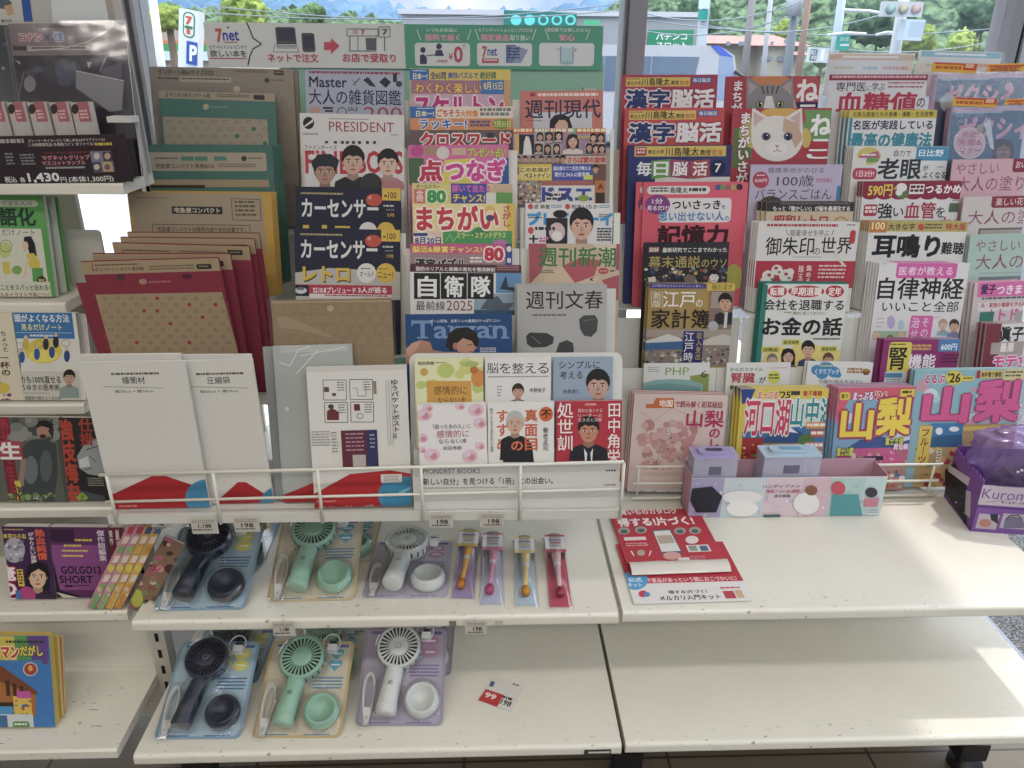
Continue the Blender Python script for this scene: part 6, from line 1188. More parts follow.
# ------------------------------------------------------------------ banner and teal back board
def k_ban(a):
    s_ = '#5f5e62'
    a.T('7', 215.6, 28, 222.6, 43, '#d0604c', .06); a.T('net', 222.6, 31, 239, 41, '#3b4fae', .03); a.rows(224, 41.6, 238, 43.4, 1, '#c05a5a', .7); a.E(228, 27.4, 1, 1, '#444444')
    a.T('セブンネットショッピングで', 209, 45, 246.6, 49, '#4a4a50', .02); a.T('欲しい本を', 210, 50, 246.6, 57, '#3e3e46', .02); a.R(210, 58, 247, 59, '#c0566a')
    a.L([(246.6, 22.4), (250, 30), (253, 38), (261.6, 44)], 1.3, '#3e3e46'); a.L([(261.6, 44), (253, 49), (250, 56), (248, 65.4)], 1.3, '#3e3e46')
    a.RR(276, 27, 296, 47, s_, 2); a.R(277.6, 28.6, 294.4, 41, '#4a4c60'); a.G([(275, 44), (296, 44), (299, 52), (273, 52)], '#e0e0e2'); a.L([(275, 44), (296, 44), (299, 52), (273, 52), (275, 44)], .6, s_); a.rows(276.6, 45, 296, 49, 3, s_, .6)
    a.RR(302, 33, 315, 52, s_, 2); a.R(303.6, 35.4, 313.4, 48.6, '#4a4c60'); a.G([(324, 42), (331, 42), (331, 38), (339.6, 46), (331, 54.4), (331, 50), (324, 50)], '#cf5468')
    a.L([(347, 29), (378, 29), (378, 36), (347, 36), (347, 29)], .7, s_); a.L([(350, 36), (350, 51)], .8, s_); a.L([(376, 36), (376, 51), (349, 51)], .8, s_); a.R(366, 38, 376, 50, '#6a6a7a'); a.L([(358, 36), (358, 51)], .6, s_); a.T('7', 361, 30, 365, 35, '#c85a5a', .04); a.R(353, 30, 358, 34, '#d8b0b0')
    a.L([(379, 27), (390, 27), (390, 37), (379, 37), (379, 27)], .7, s_); a.L([(384.6, 37), (384.6, 51)], .9, s_); a.T('7', 382, 29, 388, 35, s_, .04)
    a.T('ネットで注文', 267.6, 53.4, 318.6, 62.4, '#c95068', .03); a.T('お店で受取り', 342.6, 53.4, 396, 62.4, '#c95068', .03)
    g = '#58a58c'; a.R(405, 18, 607, 74, g); w_ = '#e4e8e4'
    a.T('いつものお店に', 426.6, 28, 457, 32, w_, .01); a.T('無料で届く', 425, 34, 460, 41, '#e2a0b0', .05); a.T('セブンネットショッピングだけの', 478, 28, 532.6, 32, w_, .01); a.T('限定商品', 481, 34, 509, 41, '#e2a0b0', .05); a.T('取り扱い', 510, 35, 530, 40.6, w_, .02); a.T('普段家でお探しだから', 546.6, 28, 588, 32, w_, .01); a.T('安心', 559, 34, 575, 41, '#e2a0b0', .05)
    for x0, x1 in ((420.6, 417), (467.6, 471), (479, 475), (532, 536), (549, 545), (586, 590)): a.L([(x1, 29), (x0, 40)], .7, w_)
    for x0, x1 in ((415, 470), (477, 532), (539, 594)): a.RR(x0, 43, x1, 66, '#dfe1e3', 3)
    d = '#4a4c6a'
    a.E(423, 50, 2.6, 3, d); a.G([(420, 64), (420, 55), (424, 54), (427, 58), (427, 64)], d); a.E(439, 46.4, 2.8, 3, d); a.G([(434.6, 56), (436, 50), (442, 50), (444, 56)], d); a.L([(426, 56), (437, 54.6)], 1, d); a.T('手数料', 437, 59.6, 448, 62.6, '#c0566a', .02); a.T('¥', 448.6, 53, 453, 60, '#c95068', .02); a.T('0', 453.6, 46, 463, 63, '#c95068', .03); a.T('で', 462, 44.6, 466, 48.6, d, .0)
    a.T('7', 482, 46, 487, 58, '#d0604c', .05); a.T('net', 487.4, 48, 497, 56, '#3b4fae', .02); a.R(482, 58.4, 498.6, 63, '#c0566a'); a.rows(484, 59.4, 497, 62, 1, '#f0dcdc')
    for i in range(4): a.G([(506 + 5 * i, 45 + i), (516 + 4 * i, 45 + i * 1.6), (512 + 3 * i, 63), (506 + 2 * i, 63)], ('#6a78a8', '#8a96bc', '#7886b0', '#98a2c4')[i])
    a.rows(508, 48, 520, 60, 4, '#3f4a80', .4)
    a.R(560.6, 46.6, 573, 63, '#b8d4de'); a.E(566.8, 46.6, 6.2, 1.6, '#d0e4ea'); a.E(566.8, 63, 6.2, 1.6, '#a0c0cc'); a.L([(560.6, 46.6), (560.6, 63)], .7, '#5a8aa0'); a.L([(573, 46.6), (573, 63)], .7, '#5a8aa0'); a.L([(557, 48), (559, 50)], .7, '#c05a6a'); a.L([(576, 48), (575, 52)], .7, '#c05a6a')
bo, bT, bW, bH = board('hanging_banner', 'wide banner above the magazines, white half with red arrow, green half', 'banner', (203, 22, 603.5, 26, 67), 2.005, 0, .004, '#dcdcda', k_ban)
a0 = at(281, 70, 2.02); a1 = at(603.5, 70, 2.02)
tb = thing('hanging_board', 'teal board hanging behind the magazine columns below the banner', 'board', Matrix.Translation(((a0.x + a1.x) / 2, 2.012, S1)))
m = MB(); m.box((-(a1.x - a0.x) / 2, 0, 0), ((a1.x - a0.x) / 2, .004, at(440, 60, 2.02).z - S1), M('#92bba8', 'plastic')); m.build('panel', tb)
m = MB(); m.box((-(a1.x - a0.x) / 2, .004, 0), (-(a1.x - a0.x) / 2 + .02, .012, at(440, 60, 2.02).z - S1), WIRE); m.build('stiffener', tb)
# leaflet holders on the window
for q, c1, lab in (((829, 52.5, 915.5, 53.5, 96), '#d8b8a0', 'pale leaflet in clear holder with peach header, above the maroon-topped magazine'), ((920, 50, 1003, 52.5, 96), '#8fc0d4', 'pale leaflet in clear holder with sky blue header, above the boxed magazines')):
    def lf(a, q=q, c1=c1): a.R(q[0] + 1, q[1] + 2, q[2] - 1, q[1] + 7.6, c1); a.rows(q[0] + 14, q[1] + 3.4, q[2] - 16, q[1] + 6, 1, '#f0f0ee', .8); a.rows(q[0] + 6, q[1] + 14, q[0] + 24, q[1] + 17, 1, '#c8d0a8', .8); a.rows(q[0] + 34, q[1] + 14, q[0] + 48, q[1] + 18, 1, '#a8ccd8', .8); a.rows(q[0] + 54, q[1] + 14, q[0] + 80, q[1] + 18, 1, '#dca8a8', .8)
    o_, T_, w_, h_ = board('leaflet_holder', lab, 'leaflet holder', q, 2.05, 0, .003, '#dcdcdc', lf)
    m = MB(); m.box((-w_ / 2 - .004, -.012, -.004), (w_ / 2 + .004, -.010, h_ * .93), clear('clear_acrylic', gl=.05)); m.box((-w_ / 2 - .004, -.012, -.004), (w_ / 2 + .004, .004, -.001), clear('clear_acrylic')); m.build('acrylic_pocket', o_)
# red and yellow price cards standing on the wedding boxes
def clipcard(q, Y, label, cols):
    def f(a):
        a.R(q[0] + 1, q[1] + 1, q[2] - 1, q[1] + 3, '#c84a2c'); a.rows(q[0] + 2, q[1] + 4, q[0] + 28, q[1] + 8, 1, '#b8582c', .8)
        if cols: a.R(q[0] + 30, q[1] + 1, q[2] - 1, q[4] - 1, '#c8442c'); a.rows(q[0] + 32, q[1] + 2.4, q[2] - 4, q[1] + 6.4, 2, '#f0d8b0', .7)
        else: a.rows(q[0] + 8, q[1] + 3, q[2] - 6, q[1] + 8, 2, '#a8602c', .6)
    return board('price_card', label, 'price card', q, Y, 0, .001, '#dba83c', f, group='price cards on the wedding boxes')
clipcard((933.5, 62, 978, 64, 71.5), 1.967, 'orange and red price card standing on the higher wedding box', 1)
clipcard((988, 64, 1026, 63, 72), 1.967, 'plain orange price card on the higher wedding box, by the corner post', 0)
clipcard((954, 97, 998, 99, 105.5), 1.917, 'orange and red price card standing on the lower wedding box', 1)
clipcard((1006, 99, 1026, 98.5, 105), 1.917, 'plain orange price card standing on the lower wedding box', 0)
# ------------------------------------------------------------------ comic and book shelves next to the basket
cs = thing('book_shelf', 'white book shelves holding comics and a toy pack beside the basket', 'shelf', Matrix.Translation((-1.0, 1.2, 0)))
co = Vector((-1.0, 1.2, 0))
def putc(mb, name): mb.v = [tuple(Vector(p) - co) for p in mb.v]; return mb.build(name, cs)
UX0, UX1 = -1.5, -.684
TIERS = ((.239, 1.071, 1.283, 'base_deck'), (.446, 1.205, 1.66, 'shelf_panel'), (.617, 1.30, 1.66, 'shelf_panel'), (.80, 1.38, 1.66, 'shelf_panel'), (.985, 1.44, 1.66, 'shelf_panel'), (1.206, 1.46, 1.60, 'shelf_panel'))
for z, yf, yb, nm in TIERS:
    b = MB(); b.v = []; r = .004; th = .02
    xprism(b, [(yb, z - th), (yb, z), (yf + r, z), (yf, z - r), (yf, z - th)], UX0, at(126, 190, 1.47).x if z > 1.1 else (-.80 if z > .9 else -.775 if z > .7 else UX1), lacq); putc(b, nm)
b = MB(); b.box((UX0, 1.284, .1), (UX1, 1.30, .425), M('#dcd9cc', 'paper')); putc(b, 'lower_back_panel')
b = MB(); b.box((UX0, 1.661, .40), (at(88, 250, 1.67).x, 1.675, 1.185), M('#cbc5b2', 'paper')); putc(b, 'back_panel')
b = MB(); xa, xb2 = at(61, 270, 1.53).x, at(101, 270, 1.53).x; b.prism(rrect(xb2 - xa, .115, .008, 4, (xa + xb2) / 2, .986 + .0575), 0, .006, M('#bdbbb2', 'plastic'), Matrix.Translation((0, 1.56, 0)) @ Matrix.Rotation(math.pi / 2, 4, 'X')); putc(b, 'end_plate')
b = MB(); pa, pb2 = at(110, 116, 1.46), at(136, 122, 1.46); b.box((pa.x, 1.445, pb2.z), (pb2.x, 1.475, pa.z), M('#c9c8c2', 'plastic')); b.box((pb2.x - .006, 1.468, 1.19), (pb2.x - .001, 1.475, pb2.z), M('#a8a7a4', 'plastic')); b.box((pa.x + .03, 1.468, 1.19), (pb2.x - .001, 1.474, 1.2), M('#a8a7a4', 'plastic')); putc(b, 'bracket')
GL = 'books on the comic shelves'
def gokan(a):
    a.R(-20, 195, 60, 229, '#55a04e'); a.RR(-20, 200, 37.6, 206.6, '#bcc4b0', 3); a.T('できる人の', 1, 201.4, 32, 205.6, '#33382e', .0); a.T('言', -18, 208, -2, 226, '#23342c', .03); a.T('語化', -1, 207.4, 35.6, 226.4, '#203a34', .04)
    a.R(-20, 228.6, 44.6, 281.6, '#cfcdbc'); a.T('だけノート', 2, 229.4, 35, 235.6, '#3a3c34', .0)
    a.G([(24, 237), (31, 236), (35, 244), (37, 256), (31, 257), (27, 246), (24, 252)], '#20202a'); a.E(25.4, 246, 3, 4.6, '#d8b89c'); a.G([(26, 254), (34, 253), (40, 262), (40, 268), (30, 268)], '#cfb83a'); a.L([(29, 258), (26, 268), (24, 278)], 2, '#d8b89c'); a.G([(32, 268), (43, 268), (44, 281.6), (33, 281.6)], '#4f9a48'); a.E(5, 250, 6, 8, '#b8c46a'); a.E(17, 270, 5, 4.4, '#7aa04c'); a.R(3, 262, 10, 274, '#c8b83c'); a.ring(6, 246, 6, 6, .5, '#4a5040'); a.E(41.6, 281, 4.8, 5, '#3a3424'); a.rows(39, 279, 44.4, 283, 1, '#c8b83c')
    a.R(-20, 281.6, 51, 298, '#c8c8b4'); a.T('いことをスパッと伝わる!', -4, 284.6, 50, 290.4, '#2f2e28', .02); a.T('キルをイラストで身につく', -4, 292.4, 50, 297.4, '#7a3428', .02)
book('paperback', 'green softcover book with woman illustration on the comic shelves', 'book', (-18, 195, 42.5, 195.5), 1.50, .986, '#4f9a48', gokan, .014, 9, group=GL)
book('paperback', 'white-backed green book behind the woman illustration book', 'book', (30, 197, 52, 197), 1.528, .986, '#c8ccc0', None, .008, 9, group=GL)
book('paperback', 'thin bright green book at the end of its shelf row', 'book', (36, 196.5, 57, 196.5), 1.5415, .986, '#4a9a44', None, .004, 9, group=GL)
def atama(a):
    a.R(10, 312, 73.4, 338.6, '#3272ac'); a.T('頭がよくなる方法', 14, 314, 69, 322.4, '#d8e0e6', .03); a.T('見るだけノート', 21, 324, 62, 330.6, '#d8d888', .03); a.R(14, 332.4, 72, 333, '#a8c4d8'); a.rows(30, 334.6, 54, 337, 1, '#c8d8e4', .8)
    a.E(43.6, 351, 18.6, 12.6, '#d3c23a'); a.E(43.6, 356, 15, 6, '#e0d25a'); a.G([(30, 365), (32, 370), (54, 370), (58, 363)], '#d6d2c8')
    for x, y, c in ((37, 354, '#2f5a9a'), (52, 352, '#3a4a8a'), (67, 356, '#2c4a80'), (22, 357, '#2f5a9a'), (46, 344, '#33343c'), (26, 344, '#c8a83a'), (18, 366, '#33588a'), (56, 342, '#2a2c34')): a.E(x, y, 3, 6, c); a.E(x, y - 7, 1.8, 1.8, '#d8b89c')
    for x, y in ((19, 346), (66, 343), (39, 344), (17, 354)): a.ring(x, y, 4.4, 3.4, .4, '#6a6a64')
    a.R(10, 371, 80, 402, '#c8c5ba'); a.T('バカも100%直せる', 15, 375.6, 61, 383, '#2c2a28', .02); a.T('ひろゆきの思考術', 15.6, 384, 60, 390.6, '#4a3426', .02); a.rows(16, 392.6, 50, 393.8, 1, '#6a645a'); a.T('図解・超要約で頭がよくなる本', 16, 396, 61, 399.6, '#33302c', .01); a.face(69.6, 378, 5, '#c09a80', '#231f1e', '#8a9a98', bw=2, bh=3)
book('paperback', 'softcover book with blue top band and yellow brain cartoon', 'book', (12.6, 312.5, 75.5, 313), 1.42, .801, '#d8d6cc', atama, .012, 9, group=GL)
def ippai(a):
    a.T('ちょっと', 1, 331, 8, 352, '#33302c', .02, v=True); a.T('一杯の', 0, 354, 10, 376, '#5a3420', .03, v=True); a.E(0, 388, 10, 6, '#d0b83a'); a.blots(-6, 394, 11, 402, 10, ['#7a3a6a', '#a84a5a', '#3a3a5a'], 1, 3, 5); a.R(-10, 372, 0, 384, '#b8885a')
book('paperback', 'cream book with brushed vertical writing beside the blue-banded one', 'book', (-40, 313, 11.5, 313), 1.421, .801, '#d6ccb4', ippai, .012, 9, group=GL)
book('paperback', 'white book with faint pink writing showing past the blue-banded one', 'book', (40, 314, 86, 314.5), 1.436, .801, '#dcd8d6', lambda a: (a.T('きもちいい', 77, 328, 81, 366, '#d07a9a', .0, v=True)), .008, 9, group=GL)
def iki(a):
    a.R(-30, 417, 60, 505, '#5c6058'); a.R(3, 417, 15, 505, '#7a2430'); a.blots(14, 420, 58, 440, 30, ['#787c74', '#44484a', '#8a8c84'], 3, 8, 2)
    a.G([(20, 503), (24, 470), (22, 448), (30, 440), (44, 438), (56, 444), (58, 470), (54, 503)], '#3f4648'); a.E(31, 470, 7, 14, '#6a7274'); a.E(46, 466, 6, 16, '#55605f'); a.G([(18, 486), (21, 460), (26, 458), (24, 486)], '#9a7a6a')
    a.E(43, 431, 6.4, 8, '#a8806c'); a.G([(36, 428), (38, 421), (46, 420), (53, 424), (53, 436), (49, 428), (42, 426)], '#1e1e20'); a.E(43, 436.4, 3.4, 2.2, '#3a2a26'); a.G([(48, 430), (54, 428), (53, 440)], '#2a2a2a')
    a.T('裏社会で生きる', 4.6, 418, 14, 500, '#a83040', .02, v=True); a.R(-20, 441, 22.4, 459.4, '#a83a48'); a.T('生', -.6, 441.6, 21.4, 459.6, '#e4e0dc', .05); a.T('悔しい', 16, 480, 22.4, 502, '#d8d23a', .03, v=True); a.T('年少', 33, 494, 48, 500, '#c8ccc8', .02); a.blots(10, 494, 56, 503, 30, ['#6a8a48', '#8a9a5a', '#4a5a3a'], 1.4, 3, 9)
book('comic_book', 'comic with a bearded man in grey and big white character on red', 'comic book', (-24, 417, 58.5, 417.5), 1.345, .618, '#4c4f4a', iki, .012, 9, group=GL)
def ume(a):
    a.G([(84, 445), (92, 437), (104, 444), (106, 470), (100, 476), (88, 474), (79, 468), (77, 456)], '#9aa2a4'); a.G([(79, 460), (88, 456), (90, 466), (80, 468)], '#d0d4d2'); a.L([(86, 450), (98, 446)], 1, '#3a3c40'); a.L([(84, 470), (92, 468)], .8, '#4a4648'); a.L([(90, 456), (96, 462)], .8, '#5a6064'); a.G([(62, 486), (104, 496), (106, 502), (60, 498)], '#4a5258')
    a.rows(88, 478, 104, 487, 5, '#b8b49a', .3)
    a.T('強枝梅安', 61, 419, 77, 504, '#b5402c', .05, v=True); a.T('仕掛', 79, 418, 94, 446, '#a03a2c', .04, v=True); a.G([(82, 492), (88.6, 497.6), (82.4, 503), (75.8, 497.6)], '#8aa83a'); a.T('上', 79.4, 494.4, 85, 500.6, '#2a3420', .02)
book('comic_book', 'black comic with red brushed characters and pale painted face', 'comic book', (59, 417.5, 107, 418), 1.345, .618, '#27282a', ume, .012, 9, group=GL)
def sora(a):
    a.T('本宮ひろ志', 3, 533.6, 26, 538.6, '#dcc63c', .03); a.rows(4, 529, 24, 531, 1, '#c8a83a'); a.T('熱血純情', 36, 529, 46, 560, '#d8582c', .04, v=True); a.T('がやりたい放題', 29.6, 532, 35.4, 564, '#e6dcdc', .02, v=True); a.E(14.6, 550, 10.6, 12.6, '#a8a4b0'); a.blots(6, 541, 23, 560, 16, ['#c8c6d0', '#7a7688'], 1.4, 3, 4)
    a.face(38, 577, 8.5, '#d8b08e', '#191420', '#33203a', style='long', lip='#a04848'); a.E(27, 596, 9, 10, '#b03a78'); a.R(18, 569, 24, 586, '#d8b83a'); a.rows(19, 570, 23, 585, 5, '#4a3428', .6); a.T('俺の空', -1, 565, 18, 611, '#ecdfe0', .05, '#b03038', .06, v=True); a.R(17, 590, 22, 610, '#3a6ab0')
book('comic_book', 'purple comic with silver medallion and dark-haired heroine', 'comic book', (1.5, 526.5, 47.5, 527), 1.264, .447, '#45204e', sora, .018, 9, group=GL)
def gol(a):
    a.R(47, 545, 108, 590, '#8a4686'); a.rows(64, 539, 92, 541.6, 1, '#d8c43c', .8); a.rows(64, 544.6, 82, 547, 1, '#d8c43c', .8); a.rows(62, 550, 88, 552, 1, '#d8c43c', .8); a.rows(62, 555, 84, 557, 1, '#d8c43c', .8); a.R(50, 529, 74, 542, '#3a1a3c')
    a.G([(46, 616), (46, 566), (54, 564), (60, 590), (80, 596), (84, 616)], '#1c1620'); a.G([(56, 592), (88, 600), (82, 612)], '#c9bca8')
    a.T('GOLGO13', 61, 566, 101, 574, '#1c1420', .03); a.T('SHORT', 59.6, 575.4, 93, 583.4, '#1c1420', .03); a.R(65, 585, 73, 587, '#1c1420'); a.rows(74, 585, 90, 587, 1, '#3a2a40'); a.T('傑作短編集', 98, 530, 105.6, 561, '#e6dce6', .02, v=True)
book('comic_book', 'purple comic with heavy black slab lettering', 'comic book', (48.5, 527, 107, 527.5), 1.264, .447, '#5c2a5c', gol, .018, 9, group=GL)
book('comic_book', 'dark red comic mostly hidden by the leaning spines', 'comic book', (108, 527.5, 122, 527.5), 1.2655, .447, '#6a2436', lambda a: (a.T('傑作', 109, 530, 113, 545, '#e8dcd8', .02, v=True), a.T('劇場', 116, 529, 120, 552, '#e8dcd8', .02, v=True)), .018, 9, group=GL)
# leaning comics: spines towards the room
cols = (('#c98a94', '#b83a4c', '#7aa868'), ('#c79098', '#a84054', '#9ab070'), ('#c99a50', '#3a5a8a', '#d8a848'), ('#cfa24c', '#4a6a9a', '#c88a3a'))
names = ('pink-spined', 'dusty pink-spined', 'amber and blue-spined', 'golden-spined')
for i in range(4):
    x0 = 128.5 + 9.0 * i
    def sp(a, i=i, x0=x0):
        for k in range(9):
            f = k / 9; xx = x0 - f * 43; a.G([(xx + .9, 527 + f * 86), (xx + 7.6, 527 + f * 86), (xx + 4, 527 + f * 86 + 7), (xx - 2.6, 527 + f * 86 + 7)], cols[i][(1, 0, 2, 1, 0, 1, 2, 0, 2)[k]] if k % 2 == 0 else '#e0ccc0')
        a.E(x0 - 17.4, 568, 3.4, 4, '#d8c23c'); a.E(x0 - 32, 600, 3.6, 7, cols[i][2]); a.E(x0 - 29, 589, 2.4, 2.6, '#d8b49c')
    book('comic_book', names[i] + ' comic in the leaning row, ' + ('next to the dark red one', 'second from the dark red one', 'third from the dark red one', 'fourth from the dark red one')[i], 'comic book', (x0, 523, x0 + 7.6, 523), 1.2075, .447, cols[i][0], sp, .02, 9, group='leaning comics', BL=(x0 - 41.6, 607))
for i, (x0, col, lab) in enumerate(((153, '#8a6a52', 'pink and brown cover of the last comic in the leaning row'),)):
    def cv(a):
        a.blots(118, 535, 178, 615, 70, ['#b85a78', '#6a4a3c', '#7a8a58', '#c89a8a', '#4a3430', '#c8b8a8', '#8a5a48'], 2, 6, 3); a.T('レシピ', 146, 558, 162, 580, '#c84a70', .04); a.E(137, 598, 6, 9, '#b8b83a'); a.E(150, 548, 6, 8, '#7a3a3c'); a.E(124, 604, 5, 8, '#7a9aa8')
    book('comic_book', lab, 'comic book', (164.5, 536, 186, 538), 1.2095, .447, col, cv, .006, 9, group='leaning comics', BL=(127, 607))
m = MB()
# toy packs on the base deck
def toy(a):
    a.R(-20, 636, 16, 652, '#c8b83a'); a.G([(14, 636), (30, 636), (34, 660), (18, 660)], '#5a9a4a'); a.R(28, 636, 48, 660, '#5f4488'); a.R(-20, 652, 48, 735, '#3a78b8'); a.G([(-20, 640), (16, 640), (20, 662), (-20, 664)], '#c8b03a'); a.G([(14, 640), (28, 638), (34, 662), (18, 664)], '#4f8f4a'); a.G([(27, 638), (48, 638), (48, 664), (33, 664)], '#60468a')
    a.rows(6, 640.6, 44, 643.4, 1, '#3a3428', .8); a.T('マン', 1, 646, 19, 659, '#c0303c', .06, '#efe0a0', .08); a.T('だがし', 20, 645, 43, 656, '#e0c83c', .05, '#3a3428', .06)
    a.R(-20, 660, 42, 664, '#3f7ab0'); a.G([(-20, 668), (0, 668), (36, 692), (36, 716), (-20, 716)], '#a8682c'); a.G([(-20, 664), (2, 666), (38, 692), (36, 695), (-20, 674)], '#7a4424'); 
    for x in (6, 13, 20): a.R(x, 678 + x * .4, x + 4, 694 + x * .3, '#4a2c1c')
    a.R(-20, 702, 16, 716, '#3a2c24'); a.ring(30.6, 669, 7, 6.6, .8, '#e0d0b0'); a.E(30.6, 669, 6, 5.6, '#a83a2c'); a.E(30.6, 668, 2.4, 3, '#e0a03a')
    a.R(14, 696, 32, 718, '#d8b83a'); a.R(17, 691, 31, 698, '#c050a0'); a.blots(16, 700, 31, 716, 12, ['#b0782c', '#c83a3a', '#3a6a9a'], 1, 2, 2); a.RR(-10, 706, 14, 714, '#4a94c8', 3); a.R(-20, 714, 34, 735, '#c8ccc8'); a.R(-10, 715, 8, 730, '#3f6a9a'); a.RR(13, 721, 30, 728, '#5a8a50', 3); a.rows(15, 723, 28, 726, 1, '#e0e8d8')
book('toy_pack', 'boxed toy pack with blue and purple card on the base deck', 'toy pack', (-20, 635.5, 48.5, 636), 1.165, .2395, '#3a78b8', toy, .016, 13, group='toy packs', spine='#cdb04a', pages='#c9ad48')
book('toy_pack', 'yellow-sided toy pack directly behind the blue and purple one', 'toy pack', (-10, 635.5, 57, 636.5), 1.184, .2395, '#c8a040', None, .008, 13, group='toy packs', spine='#cdb04a', pages='#d8c078')
book('toy_pack', 'rearmost toy pack with orange-edged rim behind the yellow-sided one', 'toy pack', (-6, 634.5, 61.5, 636.5), 1.1935, .2395, '#c87a4a', None, .006, 13, group='toy packs', spine='#cdb04a', pages='#d8c8a0')
# clear file display on the top shelf
def conan(a):
    a.R(0, 23, 130, 55.4, '#887680'); a.rows(36, 25.6, 86, 28.4, 1, '#5a4c56', .8); a.R(88, 25, 105, 33, '#3f3844'); a.T('コナン', 19, 33, 42, 41.4, '#c03c44', .05, '#ece4e6', .07); a.T('×', 44, 34, 50, 40.6, '#4a4460', .02); a.T('怪', 53.6, 32, 64, 41.6, '#4a74b0', .04, '#e4e4ea', .06); a.T('ファイル', 66, 36, 86, 42.4, '#3f3844', .0, '#c8bcc4', .03)
    a.R(13, 46, 27, 50.4, '#3c2c34'); a.R(27, 46, 88, 50.4, '#c4b8ba'); a.rows(32, 47, 86, 49.6, 1, '#4a3a44', .7); a.R(8, 55.4, 130, 140, '#28203a')
    a.G([(24, 72), (38, 66), (44, 70), (30, 78)], '#4a4a68'); a.E(30, 84, 6, 8, '#8a8a96'); a.G([(54, 62), (64, 58), (76, 62), (75, 80), (68, 87), (58, 84)], '#4a4c66'); a.G([(87, 62), (92, 62), (89, 69)], '#b8b4c4'); a.G([(15, 60), (21, 62), (20, 65)], '#a8a4b4'); a.G([(100, 70), (122, 62), (122, 78), (106, 80)], '#5a5470'); a.L([(24, 72), (18, 100)], .8, '#8a8898'); a.L([(100, 72), (108, 52)], .8, '#9a94a8')
    a.G([(76, 72), (124, 82), (122, 110), (110, 112), (76, 88)], '#8b8b94'); a.L([(76, 71), (124, 81)], 1.2, '#c8c8ce'); a.L([(28, 51), (66, 48), (88, 42), (112, 28)], .8, '#e0d8d0')
book('clear_file_pack', 'dark purple clear-file set in glossy film, on the top book shelf', 'clear file', (8, 23.5, 124, 23), 1.56, 1.207, '#302840', conan, .008, 10, film=True, kind='gloss')
book('clear_file_pack', 'second dark clear-file set beside the purple one, cut by the frame edge', 'clear file', (-60, 26, 6.5, 25), 1.56, 1.207, '#38404c', lambda a: (a.blots(-10, 40, 6, 120, 14, ['#5a6470', '#8a949c', '#2a3038'], 1, 3, 2)), .008, 10, film=True, kind='gloss')
dbx = MB(); z0_ = 1.207
hb = board('display_carton', 'black display carton front with big white price on the top book shelf', 'display carton', (-40, 137, 123.5, 134, 184.6), 1.462, 0, .003, '#2b2028', lambda a: (
    a.R(-40, 133, 130, 151, '#34222c'), a.rows(0, 139, 24, 144, 1, '#a89aa0', .8), a.T('ストーリーをイメージして楽しめるA4クリアファイル!', 28, 138.6, 105, 141.8, '#d8ccc8', .01), a.T('この時間限定品 名場面コナン 全ファイル!', 28, 142.6, 94, 146, '#d0c8c4', .01), a.rows(95, 142.6, 112, 146, 1, '#c0b43c', .8),
    a.rows(6, 153, 14, 166, 4, '#8a8488', .5), a.rows(21, 154, 35, 166, 4, '#8a8488', .5), a.T('ハンターチャンスはドキドキ', 43, 151.4, 86, 154, '#a83a50', .02), a.T('マグネットクリップ', 42, 155, 90, 160, '#d88a94', .04), a.T('マスコットランブル', 42, 160.6, 86, 165, '#d88a94', .04), a.rows(46, 166.6, 86, 169, 1, '#a8a0a4', .8),
    a.R(92, 151, 113, 172, '#8a7a70'), a.R(92.6, 151.6, 101.6, 161, '#6a7aa0'), a.R(103, 151.6, 112.4, 161, '#4a3a4a'), a.R(92.6, 162, 101.6, 171.6, '#3a4468'), a.R(103, 162, 112.4, 171.6, '#b8a06a'), a.E(97, 156, 3, 3.4, '#c8b8b0'), a.E(107.6, 156, 3, 3.4, '#b8a090'), a.E(97, 167, 3, 3, '#c8b89a'), a.E(107.6, 167, 3, 3, '#7a5a70'),
    a.T('税込', 5, 176.4, 17, 182.6, '#e0dcda', .02), a.T('各', 20, 177, 26, 182.4, '#e0dcda', .02), a.T('1,430', 28, 172.6, 60, 183, '#e8e4e2', .04), a.T('円', 61, 177, 67, 182.4, '#e0dcda', .02), a.T('(本体1,300円)', 69, 175.6, 114, 183, '#e0dcda', .02), a.R(88, 184.4, 123, 188.4, '#c8c4c0'), a.rows(91, 185.2, 118, 187.4, 1, '#4a4648', .8), a.rows(0, 185.4, 86, 187, 1, '#7a7074', .7)))
m = MB(); w_ = hb[2]; m.box((-w_ / 2, .003, .006), (w_ / 2, .034, .009), M('#2b2028')); m.box((w_ / 2 - .002, .003, .006), (w_ / 2, .034, hb[3] * .9), M('#2b2028')); m.box((-w_ / 2, .032, .006), (w_ / 2, .034, hb[3] * .5), M('#2b2028')); m.build('tray', hb[0])
for i, (x0, x1, lab) in enumerate(((-14, 3.6, 'small card box at the frame edge of the card box row'), (6.4, 24.6, 'second small card box in the row behind the price front'), (27, 46, 'third small card box in the row behind the price front'), (49, 68, 'fourth small card box in the row behind the price front'), (70, 90, 'fifth small card box, at the clear-file end of its row'))):
    def cb(a, x0=x0, x1=x1): a.R(x0 + 8, 102, x1, 122, '#a8606a'); a.E(x0 + 5, 109, 3.6, 5, '#3a302c'); a.E(x0 + 5.4, 117, 3.4, 3, '#c8a89c'); a.R(x0, 122, x1, 136, '#b8b0ac'); a.rows(x0 + 10, 110, x1 - 2, 120, 3, '#d8b8b8', .5)
    book('card_box', lab, 'card box', (x0, 102.5, x1, 101.5), 1.482, 1.2105, '#b4aca8', cb, .012, 3, group='small card boxes')
